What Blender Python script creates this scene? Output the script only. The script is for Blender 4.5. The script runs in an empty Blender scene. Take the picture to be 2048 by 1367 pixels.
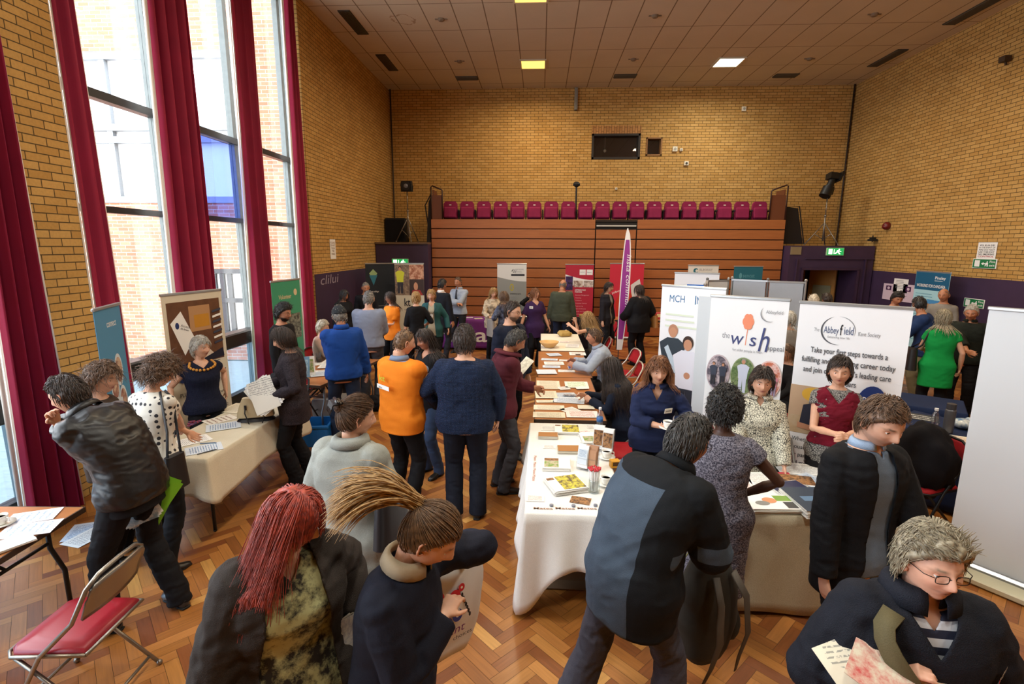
import bpy, math, random
import numpy as np
from mathutils import Matrix, Vector
random.seed(7)
RNG = np.random.default_rng(7)
SC = bpy.context.scene
COL = SC.collection
PI = math.pi

# ------------------------------------------------------------------ camera
IMW, IMH, FPX = 2048.0, 1367.0, 1028.05
PITCH, YAW, ROLL, CAMH = 0.184221, -0.053295, 0.005193, 2.5
_f = np.array([math.sin(YAW)*math.cos(PITCH), math.cos(YAW)*math.cos(PITCH), -math.sin(PITCH)])
_r0 = np.cross(_f, [0, 0, 1]); _r0 /= np.linalg.norm(_r0); _u0 = np.cross(_r0, _f)
_r = _r0*math.cos(ROLL)+_u0*math.sin(ROLL); _u = -_r0*math.sin(ROLL)+_u0*math.cos(ROLL)
cam = bpy.data.cameras.new('camera'); cam.lens = FPX/IMW*36.0; cam.sensor_width = 36; cam.clip_start = 0.05; cam.clip_end = 200
camo = bpy.data.objects.new('camera', cam); COL.objects.link(camo)
camo.matrix_world = Matrix(((_r[0], _u[0], -_f[0], 0), (_r[1], _u[1], -_f[1], 0), (_r[2], _u[2], -_f[2], CAMH), (0, 0, 0, 1)))
SC.camera = camo

def _ray(px, py):
    d = _f+(px-1024)/FPX*_r-(py-683.5)/FPX*_u
    return d/np.linalg.norm(d)
def AZ(px, py, z):      # survey helper: point of the place at height z seen at that pixel
    d = _ray(px, py); t = (z-CAMH)/d[2]; return np.array([d[0]*t, d[1]*t, z])
def AY(px, py, y):
    d = _ray(px, py); t = y/d[1]; return np.array([d[0]*t, y, CAMH+d[2]*t])
def AX(px, py, x):
    d = _ray(px, py); t = x/d[0]; return np.array([x, d[1]*t, CAMH+d[2]*t])

# ------------------------------------------------------------------ colour management, world, light
SC.view_settings.view_transform = 'Standard'; SC.view_settings.look = 'None'
SC.view_settings.gamma = 1; SC.view_settings.exposure = 0.12; SC.view_settings.use_curve_mapping = False
SC.cycles.use_denoising = True
SC.cycles.max_bounces = 6; SC.cycles.diffuse_bounces = 4; SC.cycles.glossy_bounces = 2
SC.cycles.transmission_bounces = 4; SC.cycles.transparent_max_bounces = 8
SC.cycles.caustics_reflective = False; SC.cycles.caustics_refractive = False
SC.cycles.sample_clamp_indirect = 6.0
W = bpy.data.worlds.new('overcast_sky'); SC.world = W; W.use_nodes = True
_bg = W.node_tree.nodes['Background']; _bg.inputs[0].default_value = (0.86, 0.93, 1.0, 1); _bg.inputs[1].default_value = 8.5
WARM = (1.0, 0.80, 0.55); COOL = (1.0, 0.97, 0.86)
LIGHT_W = 85.0
def portal(x, y, z, sy, sz):
    l = bpy.data.lights.new('daylight_portal', 'AREA'); l.shape = 'RECTANGLE'; l.size = sz; l.size_y = sy
    l.cycles.is_portal = True
    o = bpy.data.objects.new('daylight_portal', l); COL.objects.link(o); o.location = (x, y, z)
    o.rotation_euler = (0, -PI/2, 0)
portal(-4.95, 7.55, 3.5, 5.1, 7.0)
portal(-4.95, 1.6, 3.5, 5.6, 7.0)

# ------------------------------------------------------------------ materials
def srgb(h):
    if isinstance(h, str):
        h = h.lstrip('#'); v = [int(h[i:i+2], 16)/255 for i in (0, 2, 4)]
    else: v = h
    return tuple((x/12.92 if x <= 0.04045 else ((x+0.055)/1.055)**2.4) for x in v)+(1.0,)
MATS = {}
class NT:
    def __init__(s, name):
        s.m = bpy.data.materials.new(name); s.m.use_nodes = True; s.t = s.m.node_tree
        s.b = s.t.nodes['Principled BSDF']; s.out = s.t.nodes['Material Output']
    def n(s, ty, **k):
        nd = s.t.nodes.new(ty)
        for a, v in k.items():
            if a.startswith('i_'):
                key = a[2:]; key = int(key) if key.isdigit() else key.replace('_', ' ')
                if isinstance(v, bpy.types.NodeSocket): s.t.links.new(v, nd.inputs[key])
                else: nd.inputs[key].default_value = v
            else: setattr(nd, a, v)
        return nd
    def l(s, a, b): s.t.links.new(a, b)
    def math(s, op, a, b=0.0, c=None):
        nd = s.t.nodes.new('ShaderNodeMath'); nd.operation = op
        for i, v in enumerate((a, b) if c is None else (a, b, c)):
            if isinstance(v, bpy.types.NodeSocket): s.l(v, nd.inputs[i])
            else: nd.inputs[i].default_value = v
        return nd.outputs[0]
    def mix(s, fac, a, b, bt='MIX'):
        nd = s.t.nodes.new('ShaderNodeMix'); nd.data_type = 'RGBA'; nd.blend_type = bt
        for i, v in ((0, fac), (6, a), (7, b)):
            if isinstance(v, bpy.types.NodeSocket): s.l(v, nd.inputs[i])
            else: nd.inputs[i].default_value = v
        return nd.outputs[2]
    def ramp(s, fac, stops, interp='LINEAR'):
        nd = s.t.nodes.new('ShaderNodeValToRGB'); nd.color_ramp.interpolation = interp
        e = nd.color_ramp.elements
        while len(e) < len(stops): e.new(0.5)
        for i, (p, c) in enumerate(stops): e[i].position = p; e[i].color = c
        s.l(fac, nd.inputs[0]); return nd.outputs[0]
    def bump(s, h, dist=0.002, st=1.0):
        nd = s.n('ShaderNodeBump', i_Strength=st, i_Distance=dist, i_Height=h); s.l(nd.outputs[0], s.b.inputs['Normal'])
def M(name, col='#888888', rough=0.6, metal=0.0, kind=None, col2=None, scale=1.0, bump=0.0, coat=0.0, alpha=None):
    if name in MATS: return MATS[name]
    t = NT(name); c = srgb(col); t.b.inputs['Base Color'].default_value = c
    t.b.inputs['Roughness'].default_value = rough; t.b.inputs['Metallic'].default_value = metal
    if coat: t.b.inputs['Coat Weight'].default_value = coat
    c2 = srgb(col2) if col2 else tuple(x*0.6 for x in c[:3])+(1,)
    tc = t.n('ShaderNodeTexCoord').outputs['Object']
    if kind == 'cloth':
        n1 = t.n('ShaderNodeTexNoise', i_Vector=tc, i_Scale=6*scale, i_Detail=4.0)
        n2 = t.n('ShaderNodeTexNoise', i_Vector=tc, i_Scale=320*scale, i_Detail=2.0)
        f = t.math('MULTIPLY', n1.outputs[0], n2.outputs[0]); f = t.math('MULTIPLY', f, 2.2)
        t.l(t.mix(f, c2, c), t.b.inputs['Base Color'])
        t.bump(t.math('ADD', t.math('MULTIPLY', n1.outputs[0], 3.0), n2.outputs[0]), 0.002+bump, 0.6)
        t.b.inputs['Specular IOR Level'].default_value = 0.2
    elif kind == 'knit':
        w = t.n('ShaderNodeTexWave', i_Vector=tc, i_Scale=28*scale, i_Distortion=1.5, bands_direction='Z')
        w2 = t.n('ShaderNodeTexWave', i_Vector=tc, i_Scale=28*scale, i_Distortion=1.5, bands_direction='X')
        f = t.math('MULTIPLY', w.outputs[1], w2.outputs[1])
        t.l(t.mix(f, c2, c), t.b.inputs['Base Color']); t.bump(f, 0.004, 0.8)
        t.b.inputs['Specular IOR Level'].default_value = 0.2
    elif kind == 'tweed':
        n2 = t.n('ShaderNodeTexNoise', i_Vector=tc, i_Scale=150*scale, i_Detail=3.0)
        t.l(t.ramp(n2.outputs[0], [(0.40, c2), (0.62, c)]), t.b.inputs['Base Color']); t.bump(n2.outputs[0], 0.002, 0.5)
        t.b.inputs['Specular IOR Level'].default_value = 0.2
    elif kind == 'dots':
        v = t.n('ShaderNodeTexVoronoi', i_Vector=tc, i_Scale=24*scale, i_Randomness=0.35)
        t.l(t.ramp(v.outputs[0], [(0.0, c2), (0.30, c2), (0.34, c)]), t.b.inputs['Base Color'])
    elif kind == 'leopard':
        v = t.n('ShaderNodeTexVoronoi', i_Vector=tc, i_Scale=62*scale, feature='DISTANCE_TO_EDGE')
        n2 = t.n('ShaderNodeTexNoise', i_Vector=tc, i_Scale=5.0)
        f = t.math('ADD', v.outputs[0], t.math('MULTIPLY', n2.outputs[0], 0.12))
        t.l(t.ramp(f, [(0.10, c2), (0.17, c)]), t.b.inputs['Base Color'])
    elif kind == 'check':
        v = t.n('ShaderNodeTexChecker', i_Vector=tc, i_Scale=50*scale); v.inputs[1].default_value = c; v.inputs[2].default_value = c2
        t.l(v.outputs[0], t.b.inputs['Base Color'])
    elif kind == 'stripe':
        sx = t.n('ShaderNodeSeparateXYZ', i_0=tc)
        f = t.math('GREATER_THAN', t.math('FRACT', t.math('MULTIPLY', sx.outputs[2], 22*scale)), 0.5)
        t.l(t.mix(f, c, c2), t.b.inputs['Base Color'])
    elif kind == 'blotch':
        n2 = t.n('ShaderNodeTexNoise', i_Vector=tc, i_Scale=9*scale, i_Detail=8.0, i_Roughness=0.7)
        t.l(t.ramp(n2.outputs[0], [(0.42, c2), (0.56, c)]), t.b.inputs['Base Color'])
    elif kind == 'noise':
        n2 = t.n('ShaderNodeTexNoise', i_Vector=tc, i_Scale=12*scale, i_Detail=5.0)
        t.l(t.mix(n2.outputs[0], c2, c), t.b.inputs['Base Color'])
        if bump: t.bump(n2.outputs[0], bump, 1.0)
    elif kind == 'emit':
        t.b.inputs['Emission Color'].default_value = c; t.b.inputs['Emission Strength'].default_value = scale
    if alpha is not None: t.b.inputs['Alpha'].default_value = alpha
    MATS[name] = t.m; return t.m

def glass_mat(name, tint=(1, 1, 1), refl=0.07):
    if name in MATS: return MATS[name]
    t = NT(name); t.t.nodes.remove(t.b)
    tr = t.n('ShaderNodeBsdfTransparent'); tr.inputs[0].default_value = (*tint, 1)
    gl = t.n('ShaderNodeBsdfGlossy'); gl.inputs[1].default_value = 0.01
    mx = t.n('ShaderNodeMixShader'); mx.inputs[0].default_value = refl
    t.l(tr.outputs[0], mx.inputs[1]); t.l(gl.outputs[0], mx.inputs[2]); t.l(mx.outputs[0], t.out.inputs[0])
    MATS[name] = t.m; return t.m

def brick_mat(name, c1, c2, mortar, bw=0.225, bh=0.075, axis='Y', rough=0.85, moff=0.0):
    t = NT(name); tc = t.n('ShaderNodeTexCoord').outputs['Object']
    sx = t.n('ShaderNodeSeparateXYZ', i_0=tc)
    cb = t.n('ShaderNodeCombineXYZ', i_X=sx.outputs[1 if axis == 'Y' else 0], i_Y=sx.outputs[2])
    if axis == 'V': cb = t.n('ShaderNodeCombineXYZ', i_X=sx.outputs[2], i_Y=sx.outputs[0])
    b = t.n('ShaderNodeTexBrick', i_Vector=cb.outputs[0], i_Scale=1.0, i_Mortar_Size=0.005, i_Mortar_Smooth=0.1, i_Bias=0.0, i_Brick_Width=bw, i_Row_Height=bh)
    b.inputs['Color1'].default_value = srgb(c1); b.inputs['Color2'].default_value = srgb(c2); b.inputs['Mortar'].default_value = srgb(mortar)
    n = t.n('ShaderNodeTexNoise', i_Vector=tc, i_Scale=40.0, i_Detail=4.0)
    n2 = t.n('ShaderNodeTexNoise', i_Vector=tc, i_Scale=1.1, i_Detail=2.0)
    v = t.math('ADD', t.math('MULTIPLY', n.outputs[0], 0.35), t.math('MULTIPLY', n2.outputs[0], 0.35))
    v = t.math('ADD', v, 0.65)
    hs = t.n('ShaderNodeHueSaturation', i_Color=b.outputs[0], i_Value=v); t.l(hs.outputs[0], t.b.inputs['Base Color'])
    t.b.inputs['Roughness'].default_value = rough
    h = t.math('ADD', t.math('MULTIPLY', t.math('SUBTRACT', 1.0, b.outputs[1]), 1.0), t.math('MULTIPLY', n.outputs[0], 0.25))
    t.bump(h, 0.006, 0.8)
    MATS[name] = t.m; return t.m

# ------------------------------------------------------------------ mesh building
class MB:
    def __init__(s): s.v = []; s.f = []; s.mi = []; s.cur = 0; s.n = 0; s.T = None
    def add(s, V, F):
        V = np.asarray(V, float).reshape(-1, 3)
        if s.T is not None:
            T = np.array(s.T); V = V@T[:3, :3].T+T[:3, 3]
        s.v.append(V); k = s.n
        for f in F: s.f.append([i+k for i in f])
        s.mi += [s.cur]*len(F); s.n += len(V); return s
    def box(s, c, d, R=None, bev=0.0):
        hx, hy, hz = d[0]/2, d[1]/2, d[2]/2
        b = min(bev, hx*.9, hy*.9, hz*.9)
        if b <= 0:
            V = np.array([(x, y, z) for x in (-hx, hx) for y in (-hy, hy) for z in (-hz, hz)])
            F = [(0, 1, 3, 2), (4, 6, 7, 5), (0, 4, 5, 1), (2, 3, 7, 6), (0, 2, 6, 4), (1, 5, 7, 3)]
        else:
            V = []; idx = {}
            for sx in (-1, 1):
                for sy in (-1, 1):
                    for sz in (-1, 1):
                        for ax in range(3):
                            p = [sx*hx, sy*hy, sz*hz]
                            for a2 in range(3):
                                if a2 != ax: p[a2] -= (sx, sy, sz)[a2]*b
                            idx[(sx, sy, sz, ax)] = len(V); V.append(p)
            V = np.array(V); F = []
            for ax in range(3):
                o = [a for a in range(3) if a != ax]
                for sg in (-1, 1):
                    q = []
                    for a, c2 in ((-1, -1), (1, -1), (1, 1), (-1, 1)):
                        k = [0, 0, 0]; k[ax] = sg; k[o[0]] = a; k[o[1]] = c2; q.append(idx[(*k, ax)])
                    F.append(q)
            for ax in range(3):
                o = [a for a in range(3) if a != ax]
                for a in (-1, 1):
                    for c2 in (-1, 1):
                        k0 = [0, 0, 0]; k1 = [0, 0, 0]; k0[ax] = -1; k1[ax] = 1
                        for k in (k0, k1): k[o[0]] = a; k[o[1]] = c2
                        F.append([idx[(*k0, o[0])], idx[(*k1, o[0])], idx[(*k1, o[1])], idx[(*k0, o[1])]])
            for sx in (-1, 1):
                for sy in (-1, 1):
                    for sz in (-1, 1): F.append([idx[(sx, sy, sz, a)] for a in range(3)])
        if R is not None: V = V@np.array(R)[:3, :3].T
        return s.add(V+np.array(c), F)
    def beam(s, a, b, w, h, up=(0, 0, 1)):
        a = np.array(a, float); b = np.array(b, float); d = b-a; L = np.linalg.norm(d); d /= L
        x = np.cross(np.array(up, float), d)
        if np.linalg.norm(x) < 1e-4: x = np.cross([0, 1, 0], d)
        x /= np.linalg.norm(x); y = np.cross(d, x)
        return s.box((a+b)/2, (w, h, L), np.array([x, y, d]).T)
    def tube(s, pts, rad, n=8, flat=1.0, side=None, cap=True):
        pts = np.asarray(pts, float); k = len(pts)
        rad = np.broadcast_to(np.asarray(rad, float), (k,)) if np.ndim(rad) < 2 else np.asarray(rad)
        T = np.gradient(pts, axis=0); T /= (np.linalg.norm(T, axis=1)[:, None]+1e-9)
        u = np.array(side if side is not None else ([1, 0, 0] if abs(T[0][0]) < 0.8 else [0, 1, 0]), float)
        ang = np.linspace(0, 2*PI, n, endpoint=False); V = []
        for i in range(k):
            u = u-T[i]*np.dot(u, T[i]); u /= (np.linalg.norm(u)+1e-9); w = np.cross(T[i], u)
            ru, rw = (rad[i], rad[i]*flat) if rad.ndim == 1 else rad[i]
            V.append(pts[i]+np.outer(np.cos(ang)*ru, u)+np.outer(np.sin(ang)*rw, w))
        F = [(i*n+j, i*n+(j+1) % n, (i+1)*n+(j+1) % n, (i+1)*n+j) for i in range(k-1) for j in range(n)]
        if cap: F += [list(range(n))[::-1], [(k-1)*n+j for j in range(n)]]
        return s.add(np.concatenate(V), F)
    def lathe(s, prof, c=(0, 0, 0), n=20):
        ang = np.linspace(0, 2*PI, n, endpoint=False)
        V = np.concatenate([[(r*math.cos(a)+c[0], r*math.sin(a)+c[1], z+c[2]) for a in ang] for r, z in prof])
        k = len(prof)
        F = [(i*n+j, i*n+(j+1) % n, (i+1)*n+(j+1) % n, (i+1)*n+j) for i in range(k-1) for j in range(n)]
        if prof[0][0] > 1e-5: F.append(list(range(n))[::-1])
        if prof[-1][0] > 1e-5: F.append([(k-1)*n+j for j in range(n)])
        return s.add(V, F)
    def sphere(s, c, r, n=12, m=8):
        r = np.broadcast_to(np.array(r, float), (3,))
        pr = [(math.sin(PI*i/m), -math.cos(PI*i/m)) for i in range(m+1)]
        V = np.array([(a*math.cos(t), a*math.sin(t), z) for a, z in pr for t in np.linspace(0, 2*PI, n, endpoint=False)])
        F = [(i*n+j, i*n+(j+1) % n, (i+1)*n+(j+1) % n, (i+1)*n+j) for i in range(m) for j in range(n)]
        return s.add(V*r+np.array(c), F)
    def grid(s, P):      # P: (a,b,3)
        P = np.asarray(P, float); a, b = P.shape[:2]
        F = [(i*b+j, (i+1)*b+j, (i+1)*b+j+1, i*b+j+1) for i in range(a-1) for j in range(b-1)]
        return s.add(P.reshape(-1, 3), F)
    def poly(s, pts): return s.add(pts, [list(range(len(pts)))])
    def build(s, name, mats, parent=None, smooth=False, loc=None, rz=None, auto=None):
        V = np.concatenate(s.v) if s.v else np.zeros((0, 3))
        me = bpy.data.meshes.new(name); me.from_pydata(V.tolist(), [], s.f); 
        if not isinstance(mats, (list, tuple)): mats = [mats]
        for m in mats: me.materials.append(m)
        if len(mats) > 1: me.polygons.foreach_set('material_index', s.mi)
        me.update()
        o = bpy.data.objects.new(name, me); COL.objects.link(o)
        if smooth: me.polygons.foreach_set('use_smooth', [True]*len(me.polygons))
        if auto is not None:
            me.polygons.foreach_set('use_smooth', [True]*len(me.polygons)); me.set_sharp_from_angle(angle=auto)
        if parent is not None: o.parent = parent
        if loc is not None: o.location = loc
        if rz is not None: o.rotation_euler = (0, 0, rz)
        return o
def RX(a): c, s = math.cos(a), math.sin(a); return np.array([[1, 0, 0], [0, c, -s], [0, s, c]])
def RY(a): c, s = math.cos(a), math.sin(a); return np.array([[c, 0, s], [0, 1, 0], [-s, 0, c]])
def RZ(a): c, s = math.cos(a), math.sin(a); return np.array([[c, -s, 0], [s, c, 0], [0, 0, 1]])
def tag(o, label, cat, group=None, kind=None):
    o['label'] = label; o['category'] = cat
    if group: o['group'] = group
    if kind: o['kind'] = kind
    return o
def thing(name, label, cat, loc=(0, 0, 0), rz=0.0, group=None):
    o = bpy.data.objects.new(name, None); COL.objects.link(o); o.location = loc; o.rotation_euler = (0, 0, rz)
    o.empty_display_size = 0.1
    return tag(o, label, cat, group)
def dup(root, loc, rz, label=None, group=None):
    r = root.copy(); COL.objects.link(r); r.location = loc; r.rotation_euler = (0, 0, rz)
    if label: r['label'] = label
    if group: r['group'] = group
    for ch in list(root.children):
        c = ch.copy(); COL.objects.link(c); c.parent = r
        for g in list(ch.children):
            d = g.copy(); COL.objects.link(d); d.parent = c
    return r
def struct(o): o['kind'] = 'structure'; return o
def simple(b, name, mats, label, cat, group=None, loc=None, rz=None, smooth=False, kind=None, auto=None):
    return tag(b.build(name, mats, None, smooth, loc, rz, auto), label, cat, group, kind)
# ------------------------------------------------------------------ room shell
XL, XR, YB, YF, HC = -4.53, 8.78, 16.0, -5.0, 7.0
WY0, WY1 = 4.95, 10.15      # window bay of the left wall
brickL = brick_mat('buff_brick_side', '#c69c58', '#b68a46', '#54401f')
brickB = brick_mat('buff_brick_back', '#cba05c', '#bb8e48', '#5a4423', axis='X')
brickV = brick_mat('buff_brick_soldier', '#c08a50', '#a97540', '#5a4023', bw=0.215, bh=0.075, axis='V')
purple = M('purple_paint', '#43304f', 0.55, kind='noise', col2='#36263f', scale=0.3)
darkmet = M('black_metal', '#17171a', 0.45, 0.3)
# floor: parquet blocks laid herringbone, each its own tone
def build_floor():
    w, n = 0.078, 4; L = w*n; V = []; U = []; C = []
    pal = np.array([srgb(x)[:3] for x in ('#a0622c', '#b0713a', '#8b4e24', '#bb7d40', '#7a4120', '#a56830', '#985a28', '#c89050', '#8d5328')])
    pw = np.array([.19, .17, .14, .11, .07, .14, .10, .03, .05])
    c45 = math.cos(PI/4)
    x0, x1, y0, y1 = XL-.3, XR, YF, YB
    for i in range(-170, 260):
        for j in range(-70, 70):
            # herringbone: horizontal and vertical bricks
            for k in (0, 1):
                if k == 0: bx, by, dx, dy = i+j*n*0+0, 0, 0, 0
                # lattice generated by (1,1) and (n,-n) in block widths
                ax = i+n*j; ay = i-n*j
                if k == 0: a0, b0, da, db = ax, ay, n, 1
                else: a0, b0, da, db = ax, ay+1, 1, n
                g = 0.012
                q = np.array([(a0+g, b0+g), (a0+da-g, b0+g), (a0+da-g, b0+db-g), (a0+g, b0+db-g)])*w
                P = np.stack([(q[:, 0]-q[:, 1])*c45, (q[:, 0]+q[:, 1])*c45], 1)
                cx, cy = P.mean(0)
                cx += 2.0; P[:, 0] += 2.0
                if cx < x0+.1 or cx > x1-.1 or cy < y0+.1 or cy > y1-.1: continue
                V.append(np.c_[P, np.full(4, 0.0)]); off = random.random()*7
                U.append([(0+off, off), (da*w+off, off), (da*w+off, db*w+off), (off, db*w+off)] if k == 0 else [(off, off), (off, w+off), (L+off, w+off), (L+off, off)])
                cc = pal[RNG.choice(9, p=pw)]*(0.92+0.16*random.random())*np.array([.90, .93, .84]); C.append(cc)
    V = np.concatenate(V); N = len(V)//4
    base = np.array([(x0, y0, -0.004), (x1, y0, -0.004), (x1, y1, -0.004), (x0, y1, -0.004)])
    me = bpy.data.meshes.new('floor')
    me.from_pydata(np.concatenate([V, base]).tolist(), [], [(4*i, 4*i+1, 4*i+2, 4*i+3) for i in range(N)]+[(4*N, 4*N+1, 4*N+2, 4*N+3)])
    uv = me.uv_layers.new(name='UVMap'); uu = np.concatenate([np.array(u) for u in U]+[np.zeros((4, 2))]); uv.data.foreach_set('uv', uu.ravel())
    ca = me.color_attributes.new('tone', 'FLOAT_COLOR', 'CORNER')
    cc = np.concatenate([np.repeat(np.array(C), 4, 0), np.full((4, 3), 0.02)]); ca.data.foreach_set('color', np.c_[cc, np.ones(len(cc))].ravel())
    t = NT('parquet'); at = t.n('ShaderNodeVertexColor', layer_name='tone')
    uvn = t.n('ShaderNodeTexCoord').outputs['UV']
    mp = t.n('ShaderNodeMapping', i_Vector=uvn); mp.inputs['Scale'].default_value = (4, 60, 1)
    g = t.n('ShaderNodeTexNoise', i_Vector=mp.outputs[0], i_Scale=1.0, i_Detail=5.0)
    g2 = t.n('ShaderNodeTexNoise', i_Vector=t.n('ShaderNodeTexCoord').outputs['Object'], i_Scale=0.8, i_Detail=3.0)
    v = t.math('ADD', t.math('MULTIPLY', g.outputs[0], 0.7), 0.62)
    hs = t.n('ShaderNodeHueSaturation', i_Color=at.outputs[0], i_Value=v); t.l(hs.outputs[0], t.b.inputs['Base Color'])
    t.l(t.math('ADD', t.math('MULTIPLY', g2.outputs[0], 0.25), 0.30), t.b.inputs['Roughness'])
    t.b.inputs['Coat Weight'].default_value = 0.15; t.b.inputs['Coat Roughness'].default_value = 0.22
    me.materials.append(t.m)
    o = bpy.data.objects.new('floor', me); COL.objects.link(o); struct(o)
build_floor()
b = MB(); b.box(((XL+XR)/2-.15, (YF+YB)/2, -0.06), (XR-XL+.8, YB-YF+.4, 0.1)); struct(b.build('floor_slab', M('concrete', '#4a4038', 0.9)))

# ceiling
def ceiling_mat():
    t = NT('ceiling_tiles'); tc = t.n('ShaderNodeTexCoord').outputs['Object']
    sx = t.n('ShaderNodeSeparateXYZ', i_0=tc)
    def line(v, p, off, w):
        f = t.math('FRACT', t.math('ADD', t.math('DIVIDE', v, p), off))
        return t.math('LESS_THAN', t.math('ABSOLUTE', t.math('SUBTRACT', f, 0.5)), w/p/2)
    lx = line(sx.outputs[0], 0.605, 0.5-(-0.55/0.605) % 1, 0.022); ly = line(sx.outputs[1], 1.22, 0.5-(14.3/1.22) % 1, 0.018)
    g = t.math('MAXIMUM', lx, ly)
    n = t.n('ShaderNodeTexNoise', i_Vector=tc, i_Scale=1.3, i_Detail=3.0); n3 = t.n('ShaderNodeTexNoise', i_Vector=tc, i_Scale=90.0, i_Detail=2.0)
    base = t.mix(n.outputs[0], srgb('#c8bca6'), srgb('#dacdb6')); base = t.mix(t.math('MULTIPLY', n3.outputs[0], .3), base, srgb('#a4957c'))
    # water stain rings on one tile
    mp = t.n('ShaderNodeMapping', i_Vector=tc); mp.inputs['Location'].default_value = (2.85, -11.3, 0)
    ns = t.n('ShaderNodeTexNoise', i_Vector=tc, i_Scale=7.0, i_Detail=2.0)
    vl = t.n('ShaderNodeVectorMath', i_0=mp.outputs[0], operation='MULTIPLY'); vl.inputs[1].default_value = (1, 1, 0)
    ln = t.n('ShaderNodeVectorMath', i_0=vl.outputs[0], operation='LENGTH').outputs['Value']
    rr = t.math('ADD', ln, t.math('MULTIPLY', ns.outputs[0], 0.30))
    ring = t.math('LESS_THAN', t.math('ABSOLUTE', t.math('SUBTRACT', rr, 0.37)), 0.018)
    base = t.mix(t.math('MULTIPLY', ring, 0.6), base, srgb('#8a6330'))
    t.l(t.mix(g, base, srgb('#7d6c55')), t.b.inputs['Base Color']); t.b.inputs['Roughness'].default_value = 0.9
    t.bump(t.math('SUBTRACT', n3.outputs[0], g), 0.003, 0.5); return t.m
b = MB(); b.box(((XL+XR)/2-.2, (YF+YB)/2, HC+.06), (XR-XL+.6, YB-YF+.4, 0.12)); struct(b.build('ceiling', ceiling_mat()))
# walls
b = MB()
b.box((XL-.15, (WY1+YB)/2, HC/2), (.3, YB-WY1, HC)); b.box((XL-.15, (4.25+WY0)/2, HC/2), (.3, WY0-4.25, HC)); b.box((XL-.15, (YF-1.2)/2, HC/2), (.3, -1.2-YF, HC))
struct(b.build('wall_left', brickL))
b = MB(); b.box((XR+.15, (YF+YB)/2, HC/2), (.3, YB-YF, HC)); struct(b.build('wall_right', brickL))
b = MB(); wx0, wx1, wz0, wz1 = 1.46, 2.87, 5.03, 5.74; sx0, sx1, sz0, sz1 = 3.04, 3.50, 5.12, 5.63
for a0, a1, c0, c1 in ((XL, wx0, 0, HC), (wx1, sx0, 0, HC), (sx1, XR, 0, HC), (wx0, wx1, 0, wz0), (wx0, wx1, wz1, HC), (sx0, sx1, 0, sz0), (sx0, sx1, sz1, HC)):
    b.box(((a0+a1)/2, YB+.15, (c0+c1)/2), (a1-a0, .3, c1-c0))
struct(b.build('wall_back', brickB))
b = MB(); b.box(((XL+XR)/2, YF-.15, HC/2), (XR-XL+.6, .3, HC)); struct(b.build('wall_front', brickB))
b = MB(); b.box(((wx0+wx1)/2, YB-.004, wz1+.11), (wx1-wx0+.02, .012, .22)); struct(b.build('trim_1', brickV))
# dado paint
for nm, x, y0, y1 in (('trim_2', XL+.006, WY1+.02, YB), ('trim_3', XR-.006, 2.0, YB)):
    b = MB(); b.box((x, (y0+y1)/2, .96), (.012, y1-y0, 1.92)); struct(b.build(nm, purple))
b = MB(); b.box(((XL+XR)/2, YB-.006, .96), (XR-XL-.03, .012, 1.92)); struct(b.build('trim_4', purple))
# trunking pipes in the corners
b = MB(); b.tube([(XL+.06, YB-.05, 0), (XL+.06, YB-.05, HC)], .02, 8); b.tube([(XR-.06, YB-.05, 0), (XR-.06, YB-.05, HC)], .022, 8)
struct(b.build('trim_5', M('brown_pipe', '#2c1d14', 0.6), smooth=True))
# projection room windows
glass = glass_mat('window_glass', (1, 1, 1), 0.06)
b = MB()
for a in (wx0+.03, wx1-.03): b.box((a, YB+.1, (wz0+wz1)/2), (.06, .24, wz1-wz0))
for c in (wz0+.03, wz1-.03): b.box(((wx0+wx1)/2, YB+.1, c), (wx1-wx0, .24, .06))
w1 = struct(b.build('window_1', M('dark_window_frame', '#2a2420', 0.5)))
b = MB(); b.box(((wx0+wx1)/2, YB+.16, (wz0+wz1)/2), (wx1-wx0-.1, .006, wz1-wz0-.1)); b.build('pane', glass, w1)
b = MB()
for a in (sx0+.02, sx1-.02): b.box((a, YB+.1, (sz0+sz1)/2), (.04, .24, sz1-sz0))
for c in (sz0+.02, sz1-.02): b.box(((sx0+sx1)/2, YB+.1, c), (sx1-sx0, .24, .04))
w2 = struct(b.build('window_2', M('oak_frame', '#8a5f30', 0.5)))
b = MB(); b.box(((sx0+sx1)/2, YB+.16, (sz0+sz1)/2), (sx1-sx0-.06, .006, sz1-sz0-.06)); b.build('pane', glass, w2)
# small dark room behind them
b = MB(); b.box((2.5, YB+1.5, 5.4), (3.2, .05, 2)); b.box((2.5, YB+.9, 4.4), (3.2, 1.2, .05)); b.box((2.5, YB+.9, 6.4), (3.2, 1.2, .05)); b.box((.9, YB+.9, 5.4), (.05, 1.2, 2)); b.box((4.1, YB+.9, 5.4), (.05, 1.2, 2))
struct(b.build('wall_projection_room', M('projection_room_paint', '#5b4334', 0.8)))
b = MB(); b.box((3.25, YB+.6, 5.2), (.18, .3, .14), RX(.3)); b.tube([(3.25, YB+.45, 5.2), (3.25, YB+.36, 5.17)], .05, 12); b.tube([(3.25, YB+.6, 4.43), (3.25, YB+.6, 5.15)], .02, 8)
simple(b, 'projector', M('projector_grey', '#77746e', .5), 'grey projector seen inside the small square opening high on the back wall', 'projector')
b = MB(); b.sphere((1.95, YB+.9, 5.42), .05); b.tube([(1.95, YB+.9, 5.45), (1.95, YB+.9, 6.38)], .006, 6)
simple(b, 'light_bulb', M('bulb_white', '#e8e2d0', .4), 'small white bulb hanging behind the wide dark window of the back wall', 'bulb')
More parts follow.
